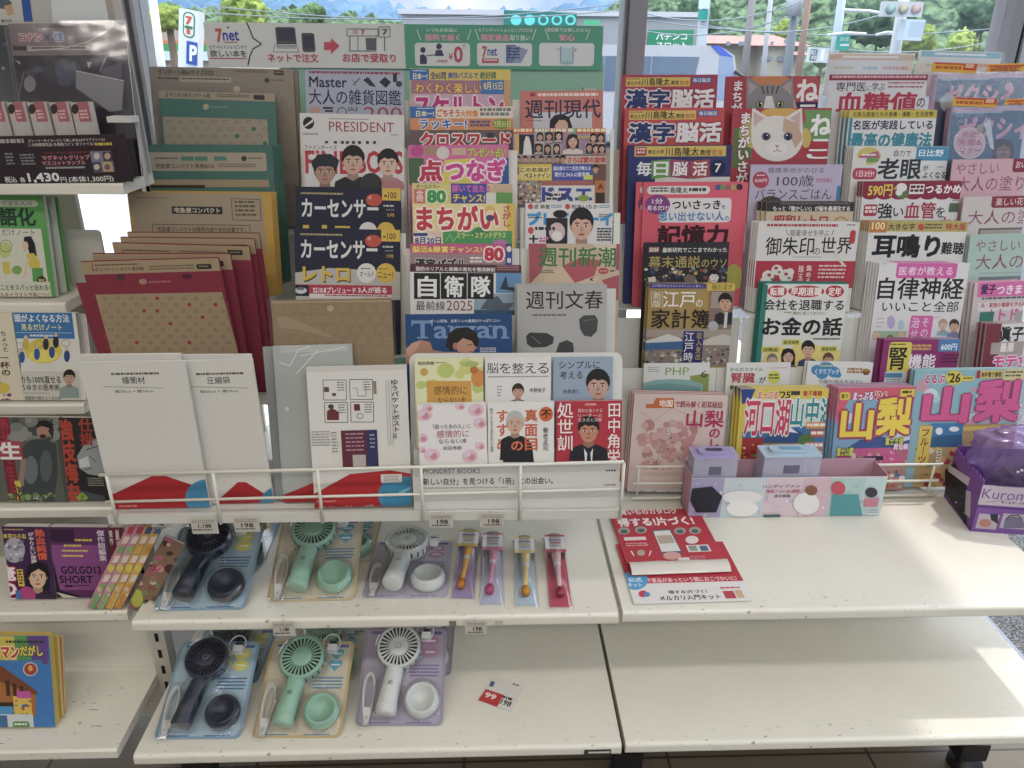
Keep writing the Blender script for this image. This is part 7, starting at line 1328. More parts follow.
pz = board('wall_poster', 'white poster with blue stripe above the clear files', 'poster', (-60, -40, 113, -40, 176), 1.592, 0, .004, '#b9b7b3', lambda a: (a.R(-60, -40, 20, 24, '#c9c6bf'), a.G([(20, -10), (29, -10), (33, 22), (24, 22)], '#2a5ca8'), a.G([(50, -20), (106, -20), (109, 30), (53, 30)], '#d8dcdd'), a.E(4, 4, 8, 5, '#5a6470'), a.G([(4, 6), (12, 4), (14, 14), (8, 16)], '#c8a07a'), a.T('優先席', 1, 19.4, 12, 22.4, '#3a3a3e', .01), a.R(106, -20, 113, 30, '#a8a39b')))
# ================================================================== goods on the low shelves
def flat_frame(BL, BR, TL, z, L=None, dz=0.0):
    """a pack resting on a shelf: measured bottom corners on the board, then tipped until its top edge meets the measured height"""
    p = onz(BL[0], BL[1], z + .001); q = onz(BR[0], BR[1], z + .001); ex = (q - p); w = ex.length; ex.normalize()
    ey = Vector((0, 0, 1)).cross(ex)
    best = None
    if L is None:
        t = onz(TL[0], TL[1], z); L = (t - p).dot(ey); ang = 0
    else:
        for k in range(0, 90):
            a = k * .5; pt = p + ey * L * math.cos(math.radians(a)) + Vector((0, 0, L * math.sin(math.radians(a))))
            e = abs(pix(pt)[1] - TL[1])
            if best is None or e < best[0]: best = (e, a)
        ang = best[1]
    a = math.radians(ang); up_ = ey * math.cos(a) + Vector((0, 0, math.sin(a))); n = ex.cross(up_)
    c = (p + q) / 2
    T = Matrix(((ex.x, up_.x, n.x, c.x), (ex.y, up_.y, n.y, c.y), (ex.z, up_.z, n.z, c.z), (0, 0, 0, 1)))
    return T, w, L, ang
CT = clear('blister_plastic', gl=.045, rough=.1)
class FlatArt(Art):
    """print on the upward XY face of T"""
    def __init__(s, T, W, H, z):
        R = Matrix(((1, 0, 0, 0), (0, 0, 1, 0), (0, -1, 0, 0), (0, 0, 0, 1)))
        s.R2 = R; super().__init__(T @ R, W, H, y0=-z)
def rod(mb, a, b, ra, rb, mat, n=20, sq=1.0):
    """a tapering round bar with a slightly domed end"""
    a = Vector(a); b = Vector(b); d = b - a; l = d.length; T = d.to_track_quat('Z', 'Y').to_matrix().to_4x4(); T.translation = a
    prof = [(0, 0), (ra * .9, 0), (ra, .002), (ra, l * .12), (ra + (rb - ra) * .5, l * .5), (rb, l - .003), (rb * .86, l), (0, l)]
    mb.lathe(prof, mat, n, T, cap=False)
def fan_pack(label, BL, BR, TL, z, body, card, scheme, L=None, lean=0, group='hand fan packs'):
    T, W, L, ang = flat_frame(BL, BR, TL, z, L)
    o = thing('fan_pack', label, 'hand fan', T, group)
    bc = M(body, 'plastic'); dk = '#%02x%02x%02x' % tuple(int(int(body[i:i + 2], 16) * .82) for i in (1, 3, 5)); dkm = M(dk, 'plastic'); inn = M('#22282a' if body != '#20263a' else '#0c0f18', 'matte')
    k = W / .165
    base = MB(); base.prism(rrect(W, L, .012 * k, 6, 0, L / 2), 0, .001, M(card, 'paper'))
    # header print in card coordinates (metres)
    def P(x, y, w, h, col, r=None, lay=1):
        zz = .001 + .00007 * lay
        pts = rrect(w, h, r or .0004, 3 if r else 1, x, y); base.add([(a, b, zz) for a, b in pts], [tuple(range(len(pts)))], M(col, 'ink'))
    def heart(x, y, s_, col):
        pts = []
        for i in range(24):
            t = 2 * math.pi * i / 24; pts.append((x + s_ * math.sin(t) ** 3, y + s_ * (13 * math.cos(t) - 5 * math.cos(2 * t) - 2 * math.cos(3 * t) - math.cos(4 * t)) / 16))
        base.add([(a, b, .0012) for a, b in reversed(pts)], [tuple(range(24))], M(col, 'ink'))
    X, Yv = W / 2, L
    hi, badge, txt, strip = scheme
    P(0, Yv * .5, W * .93, Yv * .95, hi, .01, 1)
    P(X * .6, Yv * .945, W * .28, Yv * .035, strip, .002, 2); P(-X * .55, Yv * .95, W * .3, Yv * .03, txt, .001, 2)
    for yy in (.86, .74):
        if badge.startswith('h'): heart(X * .62, Yv * (yy - .0), .0135 * k, badge[1:])
        else: base.add([(X * .62 + .016 * k * math.cos(t * .3491), Yv * yy + .0115 * k * math.sin(t * .3491), .0012) for t in range(18)], [tuple(range(18))], M(badge, 'ink'))
        P(X * .62, Yv * yy, .018 * k, .003 * k, '#e8e8e0', None, 4)
    for i in range(4): P(X * .5, Yv * (.6 - .035 * i), W * (.36 - .03 * (i % 2)), Yv * .016, txt, .0008, 3)
    P(-X * .5, Yv * .03, W * .3, Yv * .012, txt, None, 3); P(X * .45, Yv * .03, W * .3, Yv * .012, txt, None, 3)
    base.build('backing_card', o)
    # fan lying face up
    hc = Vector((-X * .1, Yv * .74, 0)); hr = .0425 * k; z1 = .008; z2 = .042
    tilt = Matrix.Translation(hc) @ Matrix.Rotation(math.radians(lean), 4, 'Z')
    m = MB(); m.lathe([(0, z1), (hr * .8, z1), (hr * .95, z1 + .006), (hr, z1 + .014), (hr, z2 - .006), (hr * .97, z2 - .001), (hr * .9, z2), (hr * .87, z2 - .001), (hr * .87, z2 - .005)], bc, 40, tilt, cap=False)
    m.lathe([(hr * .872, z2 - .006), (.0, z2 - .006)], inn, 40, tilt, cap=False)
    for i in range(28):
        a = 2 * math.pi * i / 28; ca, sa = math.cos(a), math.sin(a); r0, r1 = hr * .42, hr * .88; wd = .0011 * k
        m.add([tilt @ Vector((ca * r - sa * s_, sa * r + ca * s_, zz)) for zz in (z2 - .004, z2 - .0012) for r, s_ in ((r0, -wd), (r1, -wd * 1.5), (r1, wd * 1.5), (r0, wd))], [(4, 5, 6, 7), (0, 1, 5, 4), (2, 3, 7, 6), (1, 2, 6, 5)], bc)
    hd = m.build('fan_head', o)
    m = MB(); m.lathe([(hr * .44, z2 - .005), (hr * .44, z2 - .0008), (hr * .4, z2), (hr * .34, z2 + .0004), (0, z2 + .0004)], bc, 32, tilt, cap=False); g_ = m.build('hub_disc', hd)
    if body != '#8fb5a0':
        m = MB(); q = [(.005 * math.cos(t * .5236), .0042 * math.sin(t * .5236)) for t in range(12)]
        m.tube([tilt @ Vector((x * k * 1.1, y * k * 1.1, z2 + .0008)) for x, y in q], .0005, M('#6a6e72' if body != '#20263a' else '#8a90a8', 'metal'), 6, closed=True); m.build('emblem', hd)
    # side vents of the motor drum
    m = MB()
    for i in range(20):
        a = 2 * math.pi * i / 20
        T3 = tilt @ Matrix.Rotation(a, 4, 'Z'); m.box((hr - .0006, -.0013, z1 + .012), (hr + .0004, .0013, z2 - .010), inn, T3)
    m.build('side_vent', hd)
    he = Vector((-X * .36 if lean else -X * .3, Yv * .10, .022)); hs = hc + Vector((-.004, -hr * .8, .024))
    m = MB(); rod(m, hs, he, .0168 * k, .0198 * k, bc, 24); h_ = m.build('handle', o)
    m = MB(); d = (he - hs).normalized(); rod(m, he - d * .014, he + d * .004, .0202 * k, .0196 * k, bc, 24); m.build('end_cap', o)
    m = MB(); nrm = Vector((0, 0, 1)); s1 = hs + (he - hs) * .42 + nrm * .0172 * k
    m.lathe([(0, 0), (.005, 0), (.005, .0012), (0, .0016)], dkm, 16, Matrix.Translation(s1 - Vector((0, 0, .0006)))); m.build('power_button', h_)
    # dish-shaped stand
    sc = Vector((X * .5, Yv * .24, .002)); r = .0335 * k
    m = MB(); m.lathe([(0, 0), (r * .9, 0), (r, .004), (r * 1.0, .014), (r * .86, .024), (r * .8, .0255), (r * .72, .024), (r * .62, .012), (0, .009)], bc, 36, Matrix.Translation(sc), cap=False); m.build('stand', o)
    # charging cable loop and plug
    m = MB(); cx, cy = -X * .74, Yv * .26; cw = M('#d2d0ce', 'plastic')
    for j in range(3): m.tube([(cx + (.011 + .0012 * j) * k * math.cos(t * .2618) * (.75 + .25 * math.sin(t * .2618)), cy + (.044 + .001 * j) * k * math.sin(t * .2618), .007 + .0028 * j + .001 * math.sin(t * .8)) for t in range(24)], .0019, cw, 6, closed=True)
    m.build('charging_cable', o)
    m = MB(); m.box((cx - .006, cy - .05, .006), (cx + .005, cy - .03, .012), M('#b8b6b8', 'metal')); m.box((cx - .007, cy - .034, .005), (cx + .006, cy - .018, .0135), cw); m.build('cable_plug', o)
    # wrist strap and its connector by the head
    m = MB(); sx, sy = hc.x + hr * 1.02, hc.y + hr * .62
    m.tube([(sx + .017 * k * math.cos(t * .2618) + .004, sy + .012 + .020 * k * math.sin(t * .2618), .012) for t in range(24)], .0012, M('#dedede', 'plastic'), 6, closed=True); m.build('wrist_strap', o)
    m = MB(); m.box((sx - .002, sy - .004, .005), (sx + .017, sy + .009, .018), M('#dededc', 'plastic'), ); m.box((sx + .001, sy + .009, .007), (sx + .014, sy + .016, .016), M('#33343a', 'plastic')); m.build('connector', o)
    # the clear formed bubbles over fan, stand and cable
    m = MB()
    def dome(pts, h):
        n = len(pts); cxm = sum(p[0] for p in pts) / n; cym = sum(p[1] for p in pts) / n
        lv = [(1.0, .0016), (.985, h * .6), (.95, h * .92), (.88, h)]
        vs = [(cxm + (x - cxm) * s_, cym + (y - cym) * s_, zz) for s_, zz in lv for x, y in pts]; fs = []
        for i in range(3):
            for j in range(n): fs.append((i * n + j, i * n + (j + 1) % n, (i + 1) * n + (j + 1) % n, (i + 1) * n + j))
        fs.append(tuple(3 * n + j for j in range(n))); m.add(vs, fs, CT, False)
    hp = [(hc.x + hr * 1.12 * math.cos(math.radians(t)), hc.y + hr * 1.12 * math.sin(math.radians(t))) for t in range(-60, 241, 15)]
    dome(hp + [(he.x - .025 * k, he.y + .04), (he.x - .025 * k, he.y - .010), (he.x + .025 * k, he.y - .010), (he.x + .025 * k, he.y + .04)], .046)
    dome([(sc.x + r * 1.15 * math.cos(t * .3142), sc.y + r * 1.15 * math.sin(t * .3142)) for t in range(20)], .03)
    dome(rrect(.034 * k, .115 * k, .008, 4, cx, cy), .017)
    m.add([(a, b, .0016) for a, b in rrect(W * .995, L * .995, .012 * k, 6, 0, L / 2)], [tuple(range(28))], CT); m.build('blister_shell', o)
    return o, T, W, L, ang
NAVY, MINT, PALE = '#20263a', '#8fb5a0', '#c9ccc9'
SB = ('#a3bccb', '#d8d05c', '#3f6a98', '#4468a0'); SM = ('#cdc3ab', 'h#4fa4bc', '#4f86b0', '#6a64a8'); SV = ('#bdb5c6', '#b884a4', '#7a6a98', '#6a5a98')
o_, T_, Wf, Lf, _ = fan_pack('white hand fan pack on lavender card lying flat on the upper shelf', (361, 598.5), (448, 598), (378, 542), S1, PALE, '#c4bcd2', SV)
LF = Lf * 1.0
print('fan pack', Wf, Lf)
fan_pack('navy hand fan pack on blue card propped on the upper shelf', (153.5, 611), (244.8, 609.5), (185, 527), S1, NAVY, '#86a8c0', SB, L=LF, lean=8)
fan_pack('mint hand fan pack on tan card propped on the upper shelf', (266, 602), (354.6, 600), (287, 519), S1, MINT, '#c8b48c', SM, L=LF)
fan_pack('blue-carded fan pack lying behind the propped navy one, upper shelf', (176, 566), (261.5, 565.6), (200, 520), S1, NAVY, '#8fb0c8', SB)
fan_pack('tan-carded mint fan pack lying behind the propped mint one, upper shelf', (291, 563), (372, 562.6), (305, 519), S1, MINT, '#c8b48c', SM)
fan_pack('navy hand fan pack on blue card propped on the lower shelf', (153.7, 739.5), (239.8, 739), (186.7, 642), S2, NAVY, '#7f9fb8', SB, L=LF, lean=8)
fan_pack('mint hand fan pack on tan card propped on the lower shelf', (251.4, 737.8), (341, 738), (277.7, 641), S2, MINT, '#c4ab78', SM, L=LF)
fan_pack('white hand fan pack on lavender card propped on the lower shelf', (355, 726), (442.5, 726), (371.6, 628), S2, PALE, '#9a90a8', ('#a8a0b4',) + SV[1:], L=LF)
fan_pack('navy fan pack half hidden behind the propped navy one, lower shelf', (178, 684), (257, 683.6), (200, 630), S2, NAVY, '#86a8c0', SB)
fan_pack('mint fan pack half hidden behind the propped mint one, lower shelf', (279, 682), (356, 681.6), (297, 630), S2, MINT, '#c4d0c8', SM)
fan_pack('lavender fan pack half hidden behind the white one, lower shelf', (372, 676), (451, 675.6), (384, 624), S2, PALE, '#a89cba', SV)
# brushes in film sleeves
def brush_pack(label, BL, BR, TL, card, band, stick, knob, lean):
    T, W, L, _ = flat_frame(BL, BR, TL, S1)
    o = thing('brush_pack', label, 'brush', T, 'slim brush packs')
    m = MB(); m.prism(rrect(W * .92, L * .96, .002, 2, 0, L / 2), 0, .001, M(card, 'paper')); m.build('backing_card', o)
    m = MB(); m.prism(rrect(W * .9, L * .27, .002, 2, 0, L * .80), .0215, .0222, M('#dcd8da', 'paper')); 
    m.add([(x, y, .0223) for x, y in rrect(W * .9, L * .045, .001, 1, 0, L * .685)], [tuple(range(8))], M(band, 'ink')); m.add([(x, y, .0223) for x, y in rrect(W * .9, L * .03, .001, 1, 0, L * .92)], [tuple(range(8))], M(band, 'ink'))
    for i in range(3): m.add([(x, y, .0224) for x, y in rrect(W * (.6 - .1 * i), L * .022, .0006, 1, 0, L * (.85 - .045 * i))], [tuple(range(8))], M(('#9a88b8', band, '#a8a0a8')[i], 'ink'))
    for sx in (-1, 1): m.box((sx * W * .44 - .0004, L * .68, .001), (sx * W * .44 + .0004, L * .93, .0216), M('#dcd8da', 'paper'))
    m.build('header_band', o)
    m = MB(); a = Vector((W * .02 + lean * .5, L * .72, .012)); b_ = Vector((-lean, L * .17, .011)); d = a - b_
    TT = d.to_track_quat('Z', 'Y').to_matrix().to_4x4(); TT.translation = b_; l = d.length
    m.lathe([(0, 0), (.0042, 0), (.0048, l * .3), (.0062, l * .6), (.0098, l * .9), (.0102, l), (0, l)], M(stick, 'plastic'), 18, TT, cap=False); h = m.build('handle', o)
    m = MB(); m.lathe([(0, -.014), (.0078, -.012), (.009, -.004), (.0085, .006), (.0045, .010), (0, .010)], M(knob, 'plastic'), 6, TT, cap=False)
    for p in (): pass
    m.build('knob', o)
    m = MB(); m.lathe([(.0064, l * .6), (.0068, l * .61), (.0076, l * .68), (.0070, l * .69)], M('#e2dcd8', 'plastic'), 18, TT, cap=False); m.build('collar', h)
    m = MB(); n = 8
    vs = []; ys = [(-.004, .0012), (L * .06, .012), (L * .3, .0235), (L * .6, .0245), (L * .95, .0236), (L + .003, .0014)]
    for y, h_ in ys:
        for j in range(n + 1): t = j / n; vs.append(((t - .5) * W * 1.08, y, .0012 + h_ * math.sin(math.pi * t) ** .35))
    fs = [(i * (n + 1) + j, i * (n + 1) + j + 1, (i + 1) * (n + 1) + j + 1, (i + 1) * (n + 1) + j) for i in range(5) for j in range(n)]
    m.add(vs, fs, clear('crinkled_film', gl=.07, rough=.12), True); m.build('film_sleeve', o)
brush_pack('slim brush pack with amber handle on lilac card', (450, 599.5), (474, 600), (457, 535), '#a893c4', '#d8b84c', '#e0a850', '#b06a20', .004)
brush_pack('slim brush pack with pink handle on pale blue card', (479, 606), (504, 606), (486, 538), '#bcc4dc', '#d87a9c', '#dc94b4', '#a83a6a', .004)
brush_pack('slim brush pack with cream handle on pale blue card', (514.6, 607), (538.7, 607), (517.6, 542), '#b4cadc', '#e0c070', '#e6cc90', '#b8802c', .001)
brush_pack('slim brush pack with crimson and white handle on red card', (548.6, 608.6), (573, 608.6), (546, 540), '#c84a68', '#c8405c', '#e0b8c0', '#8a2440', -.001)
# red flyer packs
def flyer(label, BL, BR, TL, lay, col, art, band):
    T, W, L, _ = flat_frame(BL, BR, TL, S1 + lay)
    o = thing('flyer_pack', label, 'flyer pack', T, 'red flyer packs')
    m = MB(); m.prism([(x, y) for x, y in rrect(W, L, .008, 4, 0, L / 2)], 0, .0012, M(col, 'ink'))
    a = FlatArt(T, W, L, .0012); art(a)
    tmp = a.finish('card', None); tmp.parent = o; tmp.matrix_local = a.R2
    m.build('backing', o)
    if band:
        m = MB(); vs = []; n = 10
        for i in range(n + 1):
            for j, (y, h) in enumerate(((-.002, .002), (.004, .008), (.016, .0115), (.03, .010), (.042, .0016))): vs.append(((i / n - .5) * W * .98, y, .0016 + h * (1 + .12 * math.sin(i * 1.7 + j))))
        m.add(vs, [(i * 5 + j, (i + 1) * 5 + j, (i + 1) * 5 + j + 1, i * 5 + j + 1) for i in range(n) for j in range(4)], M('#d6cfc6', 'gloss'), True)
        m.build('folded_flap', o)
    return o
def fly_low(a):
    a.R(600, 500, 800, 582, '#b9283a'); a.T('不要品があっという間におこづかいに!', 646, 577, 737, 581.6, '#f0d0d0', .02); a.R(600, 583, 800, 612, '#dcd8d4'); a.E(635, 580, 13, 10, '#4a9ccc'); a.T('公式', 628, 577.6, 642, 582, '#e8f0f4', .02); a.T('キット', 628, 583, 642, 587, '#e8f0f4', .02)
    a.T('得する!片づく!', 668, 590, 707, 593.6, '#3a3838', .03); a.T('メルカリ入門キット', 659, 595, 721, 600, '#2e2c2c', .03); a.E(643, 594, 4.6, 3.4, '#c83a4a'); a.E(647, 594.6, 3, 2.4, '#4a8ac0'); a.R(724, 591, 735, 598.6, '#b8384c'); a.R(736, 590, 743, 598, '#cfa884'); a.rows(720, 587, 740, 589, 1, '#c85a68', .8)
flyer('larger red and white flyer pack, underneath on the upper shelf', (634, 604.5), (754, 601), (611, 545), .001, '#dcd8d4', fly_low, False)
def fly_hi(a):
    a.R(590, 500, 760, 600, '#bf3040'); a.T('お買いものカタログ', 612, 508.6, 678, 514.6, '#f0e0de', .05); a.T('得する!片づく!', 617, 517, 694, 526, '#f2e8e6', .05)
    for x, y in ((624, 531), (641, 530), (680, 531), (695, 530.6)): a.E(x, y, 6, 3.6, '#a8a49c'); a.E(x, y + .6, 3.6, 2, '#5a6a64')
    a.R(624, 537, 646, 540.4, '#ecd4d0'); a.rows(626, 543, 648, 547, 2, '#e0a8a8', .5); a.G([(652, 530), (670, 529), (683, 553), (662, 554)], '#5a6c7c'); a.G([(653.4, 531.4), (669.6, 530.4), (680.6, 551), (661.6, 552)], '#e0dcd8'); a.G([(656, 536), (671, 535), (675, 543), (660, 544)], '#b8a894'); a.E(692, 540, 6.6, 4, '#e6d4d0'); a.R(687, 545, 710, 552, '#e0d4cc'); a.R(689, 546, 697, 551, '#8a9a90'); a.R(700, 546, 708, 551, '#4a6a8a')
    a.E(641, 553, 4, 3, '#b8a8a0'); a.L([(631, 551), (634, 556)], 1.2, '#ecdcd8'); a.L([(651, 551), (649, 556)], 1.2, '#ecdcd8'); a.rows(690, 556, 706, 559.6, 2, '#d88a90', .5); a.R(678, 557.6, 690, 562, '#e0d0cc'); a.E(672, 556, 9, 4, '#d8a098')
flyer('smaller red flyer pack with white folded flap, lying on the larger one', (630.5, 576), (732, 572.4), (603, 512), .0035, '#bf3040', fly_hi, True)
# fallen price card and stickers
T, W, L, _ = flat_frame((478, 701), (511, 712), (494, 677), S2)
pc = thing('fallen_price_card', 'red and white price card fallen on the lower shelf', 'price card', T)
fa = FlatArt(T, W, L, .0009); fa.G([(478, 700), (486, 689), (504, 695), (497, 707)], '#bf3036'); fa.T('99', 484, 693, 497, 699, '#f0dcd8', .03); fa.rows(502, 697, 514, 700, 1, '#33302e', .8); fa.T('198', 500, 700, 512, 706, '#2c2a2a', .03); fa.rows(512, 684, 520, 686, 1, '#6a6664', .8); fa.G([(491, 681), (495, 682), (493, 687), (489, 686)], '#4a5a90')
bs_ = MB(); bs_.box((-W / 2, 0, 0), (W / 2, L, .0009), M('#d6d2ca', 'paper')); t_ = fa.finish('print', pc, clip=False); t_.matrix_local = fa.R2; bs_.build('card', pc)
for i, (x0, y0, x1, y1, col, z_, lab) in enumerate(((585, 737, 612, 741, '#37342f', .2385, 'dark printed strip stuck on the lower shelf edge by the bay gap'), (449, 613.5, 456, 618.5, '#7c776c', .459, 'grey torn sticker on the upper shelf edge below the amber brush'), (495, 612.6, 503, 618, '#bdb6a6', .459, 'beige sticker remnant on the upper shelf edge below the cream brush'))):
    yf = 1.0555 if z_ < .3 else 1.1575; p = at(x0, (y0 + y1) / 2, yf - .001); q = at(x1, (y0 + y1) / 2, yf - .001); zc = z_ - .014
    o = thing('shelf_sticker', lab, 'sticker', Matrix.Translation(((p.x + q.x) / 2, yf - .0006, zc)))
    m = MB(); w = (q.x - p.x) / 2; m.box((-w, -.0004, -.006), (w, .0004, .006), M(col, 'paper')); m.build('label', o)
    if i == 0:
        m = MB(); m.box((-w * .7, -.0008, -.002), (w * .9, -.0005, .002), M('#cfcac0', 'ink')); m.build('print_line', o)
# price tags hooked on the basket and the shelf edge
def price_tag(q, Y, label, big):
    def f(a):
        a.rows(q[0] + 2, q[1] + 1.4, q[2] - 2, q[1] + 4.6, 2, '#8a857c', .5); a.T(big, q[0] + 8, q[1] + 5, q[2] - 5, q[1] + 9.4, '#2e2c2a', .03); a.rows(q[0] + 3, q[1] + 10, q[2] - 3, q[1] + 12.2, 1, '#6a655e', .7)
    o, T, w, h = board('hanging_price_tag', label, 'price tag', q, Y, 0, .001, '#bdb8ae', f, group='price tags on the basket and shelf edge')
    m = MB(); m.tube([(0, .002, h - .004), (0, .004, h + .004), (0, .006, h + .006)], .0012, M('#c8c5ba', 'plastic'), 6); m.build('hook', o)
ZT = 517
for q, Y, lab, big in (((150, 517, 169, 516.6, 529), 1.166, 'price tag under the basket above the leaning comics', '198'), ((190, 519, 216.5, 518.6, 534), 1.152, 'price tag under the basket in front of the navy fan head', '1,188'), ((233, 518, 258.5, 517.6, 532), 1.152, 'price tag under the basket between the navy and mint fans', '198'), ((429, 514.6, 453, 514.4, 527.6), 1.152, 'price tag under the basket above the amber brush', '198'), ((480, 514, 504.5, 513.8, 527.4), 1.152, 'price tag under the basket above the cream brush', '198'), ((272, 622.5, 294, 622, 636), 1.15, 'price tag hanging below the upper shelf edge above the mint fan', '1,188'), ((465, 621.6, 487, 621.2, 634.6), 1.15, 'price tag hanging below the upper shelf edge near the empty space', '198')):
    price_tag(q, Y, lab, big)
# ------------------------------------------------------------------ printed counter boxes by the low basket
pf = Vector((.461, 1.484, S1 + .001)); pe = Vector((.906, 1.484, S1 + .001)); bx = thing('counter_box', 'open pink counter box with pastel patterned front panel on the upper shelf', 'counter box', Matrix.Translation((pf + pe) / 2))
Wb = pe.x - pf.x; Hb = .102; Db = .066
TB = frame((pf + pe) / 2, Vector((1, 0, 0)), Vector((0, 0, 1)))
def boxart(a):
    for x0, x1, c in ((683, 722, '#a9a3c6'), (722, 764, '#c6d2d8'), (764, 800, '#d8c4cc'), (800, 829, '#d4b4c0'), (829, 862, '#b0ccc8'), (862, 884, '#bcd2d4')): a.R(x0, 478, x1, 522, c)
    rnd = random.Random(3)
    for i in range(70):
        x = rnd.uniform(685, 880); y = rnd.uniform(483, 516); c = rnd.choice(('#e8e4ea', '#c0a8d0', '#e0b8c8', '#a8c4d4', '#d8d0a8'))
        if i % 2: a.E(x, y, 1.3, 1.1, c, 8)
        else: a.G([(x + r * math.cos(t * math.pi / 5), y + r * math.sin(t * math.pi / 5)) for t in range(10) for r in [(2.2 if t % 2 == 0 else .9)]], c)
    a.G([(692, 488), (712, 486), (722, 496), (716, 512), (696, 512), (690, 500)], '#2b2a38'); a.E(742, 497, 20, 7, '#e6e4e2'); a.E(742, 508, 16, 8, '#eceae6'); a.E(806, 503, 13, 11, '#e8e4e2'); a.E(811, 490, 6, 5, '#8a5a44'); a.E(838, 488, 7, 7, '#c85060'); a.G([(832, 494), (858, 494), (862, 515), (830, 515)], '#4f9aa0'); a.R(864, 498, 878, 506, '#c87a90'); a.E(871, 492, 6, 5, '#3a3a44')
    a.T('ハンディファン', 762, 484, 800, 487.6, '#5a4a5c', .01); a.T('携帯ファン全6種類!', 766, 489, 800, 492.6, '#b0405c', .01); a.T('真空断熱', 774, 494, 790, 497, '#5a4a5c', .01); a.R(763, 514, 780, 517.4, '#4a6a70'); a.R(866, 508, 878, 514, '#d0d8d8'); a.rows(867, 509, 877, 513, 2, '#7a8a8c', .5)
ab = Art(TB, Wb, Hb); boxart(ab); bm_ = MB(); bm_.box((-Wb / 2, 0, 0), (Wb / 2, .002, Hb), M('#d8ccd4', 'paper')); p_ = ab.finish('front_panel', bx, bm_)
pk = M('#c99cac', 'paper')
for lo, hi, nm in (((-Wb / 2, .002, 0), (-Wb / 2 + .002, Db, Hb + .006), 'side_panel'), ((Wb / 2 - .002, .002, 0), (Wb / 2, Db, Hb + .006), 'side_panel'), ((-Wb / 2, Db - .002, 0), (Wb / 2, Db, Hb + .012), 'back_panel'), ((-Wb / 2, .002, 0), (Wb / 2, Db, .003), 'bottom_panel')):
    m = MB(); m.box(lo, hi, pk); m.build(nm, bx)
def clearbox(q, ytop_back, label, tint, cont, lidc):
    """a clear plastic box with coloured things inside and a tinted lid, standing in the counter box"""
    Y0 = 1.492; a = at(q[0], q[1], Y0); b = at(q[2], q[1], Y0); zt = a.z; z0 = S1 + .0045; w = b.x - a.x; d = .050
    o = thing('clear_box', label, 'box', Matrix.Translation(((a.x + b.x) / 2, Y0, z0)), 'clear goods boxes')
    h = zt - z0
    m = MB()
    mk = MATS.get('milky')
    if mk is None:
        mk = bpy.data.materials.new('milky_plastic'); mk.use_nodes = True; nt_ = mk.node_tree; pb_ = nt_.nodes['Principled BSDF']; pb_.inputs['Base Color'].default_value = lin('#c9c8dc'); pb_.inputs['Roughness'].default_value = .2
        tr2 = nt_.nodes.new('ShaderNodeBsdfTransparent'); mx2 = nt_.nodes.new('ShaderNodeMixShader'); mx2.inputs[0].default_value = .5; nt_.links.new(tr2.outputs[0], mx2.inputs[1]); nt_.links.new(pb_.outputs[0], mx2.inputs[2]); nt_.links.new(mx2.outputs[0], nt_.nodes['Material Output'].inputs[0]); MATS['milky'] = mk
    for lo, hi in (((-w / 2, 0, 0), (w / 2, .001, h)), ((-w / 2, d - .001, 0), (w / 2, d, h)), ((-w / 2, .001, 0), (-w / 2 + .001, d - .001, h)), ((w / 2 - .001, .001, 0), (w / 2, d - .001, h))): m.box(lo, hi, mk)
    m.build('box_wall', o)
    m = MB(); rnd = random.Random(len(label))
    for i in range(10): x = -w / 2 + w * (i + .5) / 10; m.lathe([(0, .001), (w / 26, .002), (w / 24, h * .55), (w / 30, h * .7), (0, h * .72)], M(cont if i % 3 else '#d8dce4', 'plastic'), 10, Matrix.Translation((x, d / 2 + rnd.uniform(-.01, .01), 0)))
    m.build('contents', o)
    m = MB(); m.prism(rrect(w + .004, d + .004, .006, 4, 0, d / 2), h, h + .004, M(lidc, 'gloss')); m.prism(rrect(w * .72, d * .7, .014, 5, 0, d / 2), h + .004, h + .010, M(lidc, 'gloss')); m.build('lid', o)
    m = MB(); m.box((-w * .14, -.0006, h * .72), (w * .14, 0, h * .86), M('#6a6880', 'ink')); m.build('label', o)
    m = MB(); m.prism(rrect(w * .4, d * .3, .006, 4, 0, d / 2), h + .0101, h + .0104, M('#4c4460' if 'lilac' in label else '#6aa0c0', 'ink')); m.build('lid_print', o)
clearbox((694.5, 459, 738.5), 445, 'clear box with lilac lid standing in the counter box', '#e4e0f2', '#8f88b8', '#a79cc4')
clearbox((765, 457.5, 822), 444, 'clear box with pale blue lid standing in the counter box', '#e0ecf2', '#9fb8cc', '#a9bfd0')
# purple display box in the corner
cA = onz(970, 531, S1 + .001); hB = .118
ang = math.radians(-9); kb = thing('bag_display_box', 'purple display box with white name panel on the shelf corner', 'display box', Matrix.Translation(cA) @ Matrix.Rotation(ang, 4, 'Z'))
TKm = kb.matrix_world
Wk, Dk = .235, .150
pur = M('#7d4f9c', 'paper'); TKf = TKm @ Matrix.Translation((Wk / 2, 0, 0))
ak = Art(TKf, Wk, hB)
ak.R(960, 480, 1100, 508, '#c2b4c0'); ak.T('Kuromi', 982, 490, 1032, 500, '#7a4f9a', -.006); ak.rows(996, 485.6, 1024, 487.6, 1, '#5a5060', .8); ak.L([(986, 502), (1024, 498)], .6, '#8a6aa0'); ak.T('めくるポーチ他', 1001, 501.6, 1026, 504.4, '#3a3440', .02); ak.R(960, 508.6, 1100, 511, '#5f3a80')
ak.R(977, 514, 998, 529, '#b8a8b4'); ak.R(1001, 514, 1030, 529, '#b4a8b4'); ak.E(985, 523, 6, 4, '#b87a6a'); ak.G([(990, 514), (998, 514), (998, 524), (991, 520)], '#2c3434'); ak.G([(1003, 528), (1005, 519), (1012, 516), (1022, 518), (1026, 528)], '#77708a'); ak.L([(1006, 519), (1010, 515.4), (1018, 515), (1022, 519)], 1, '#2a2830')
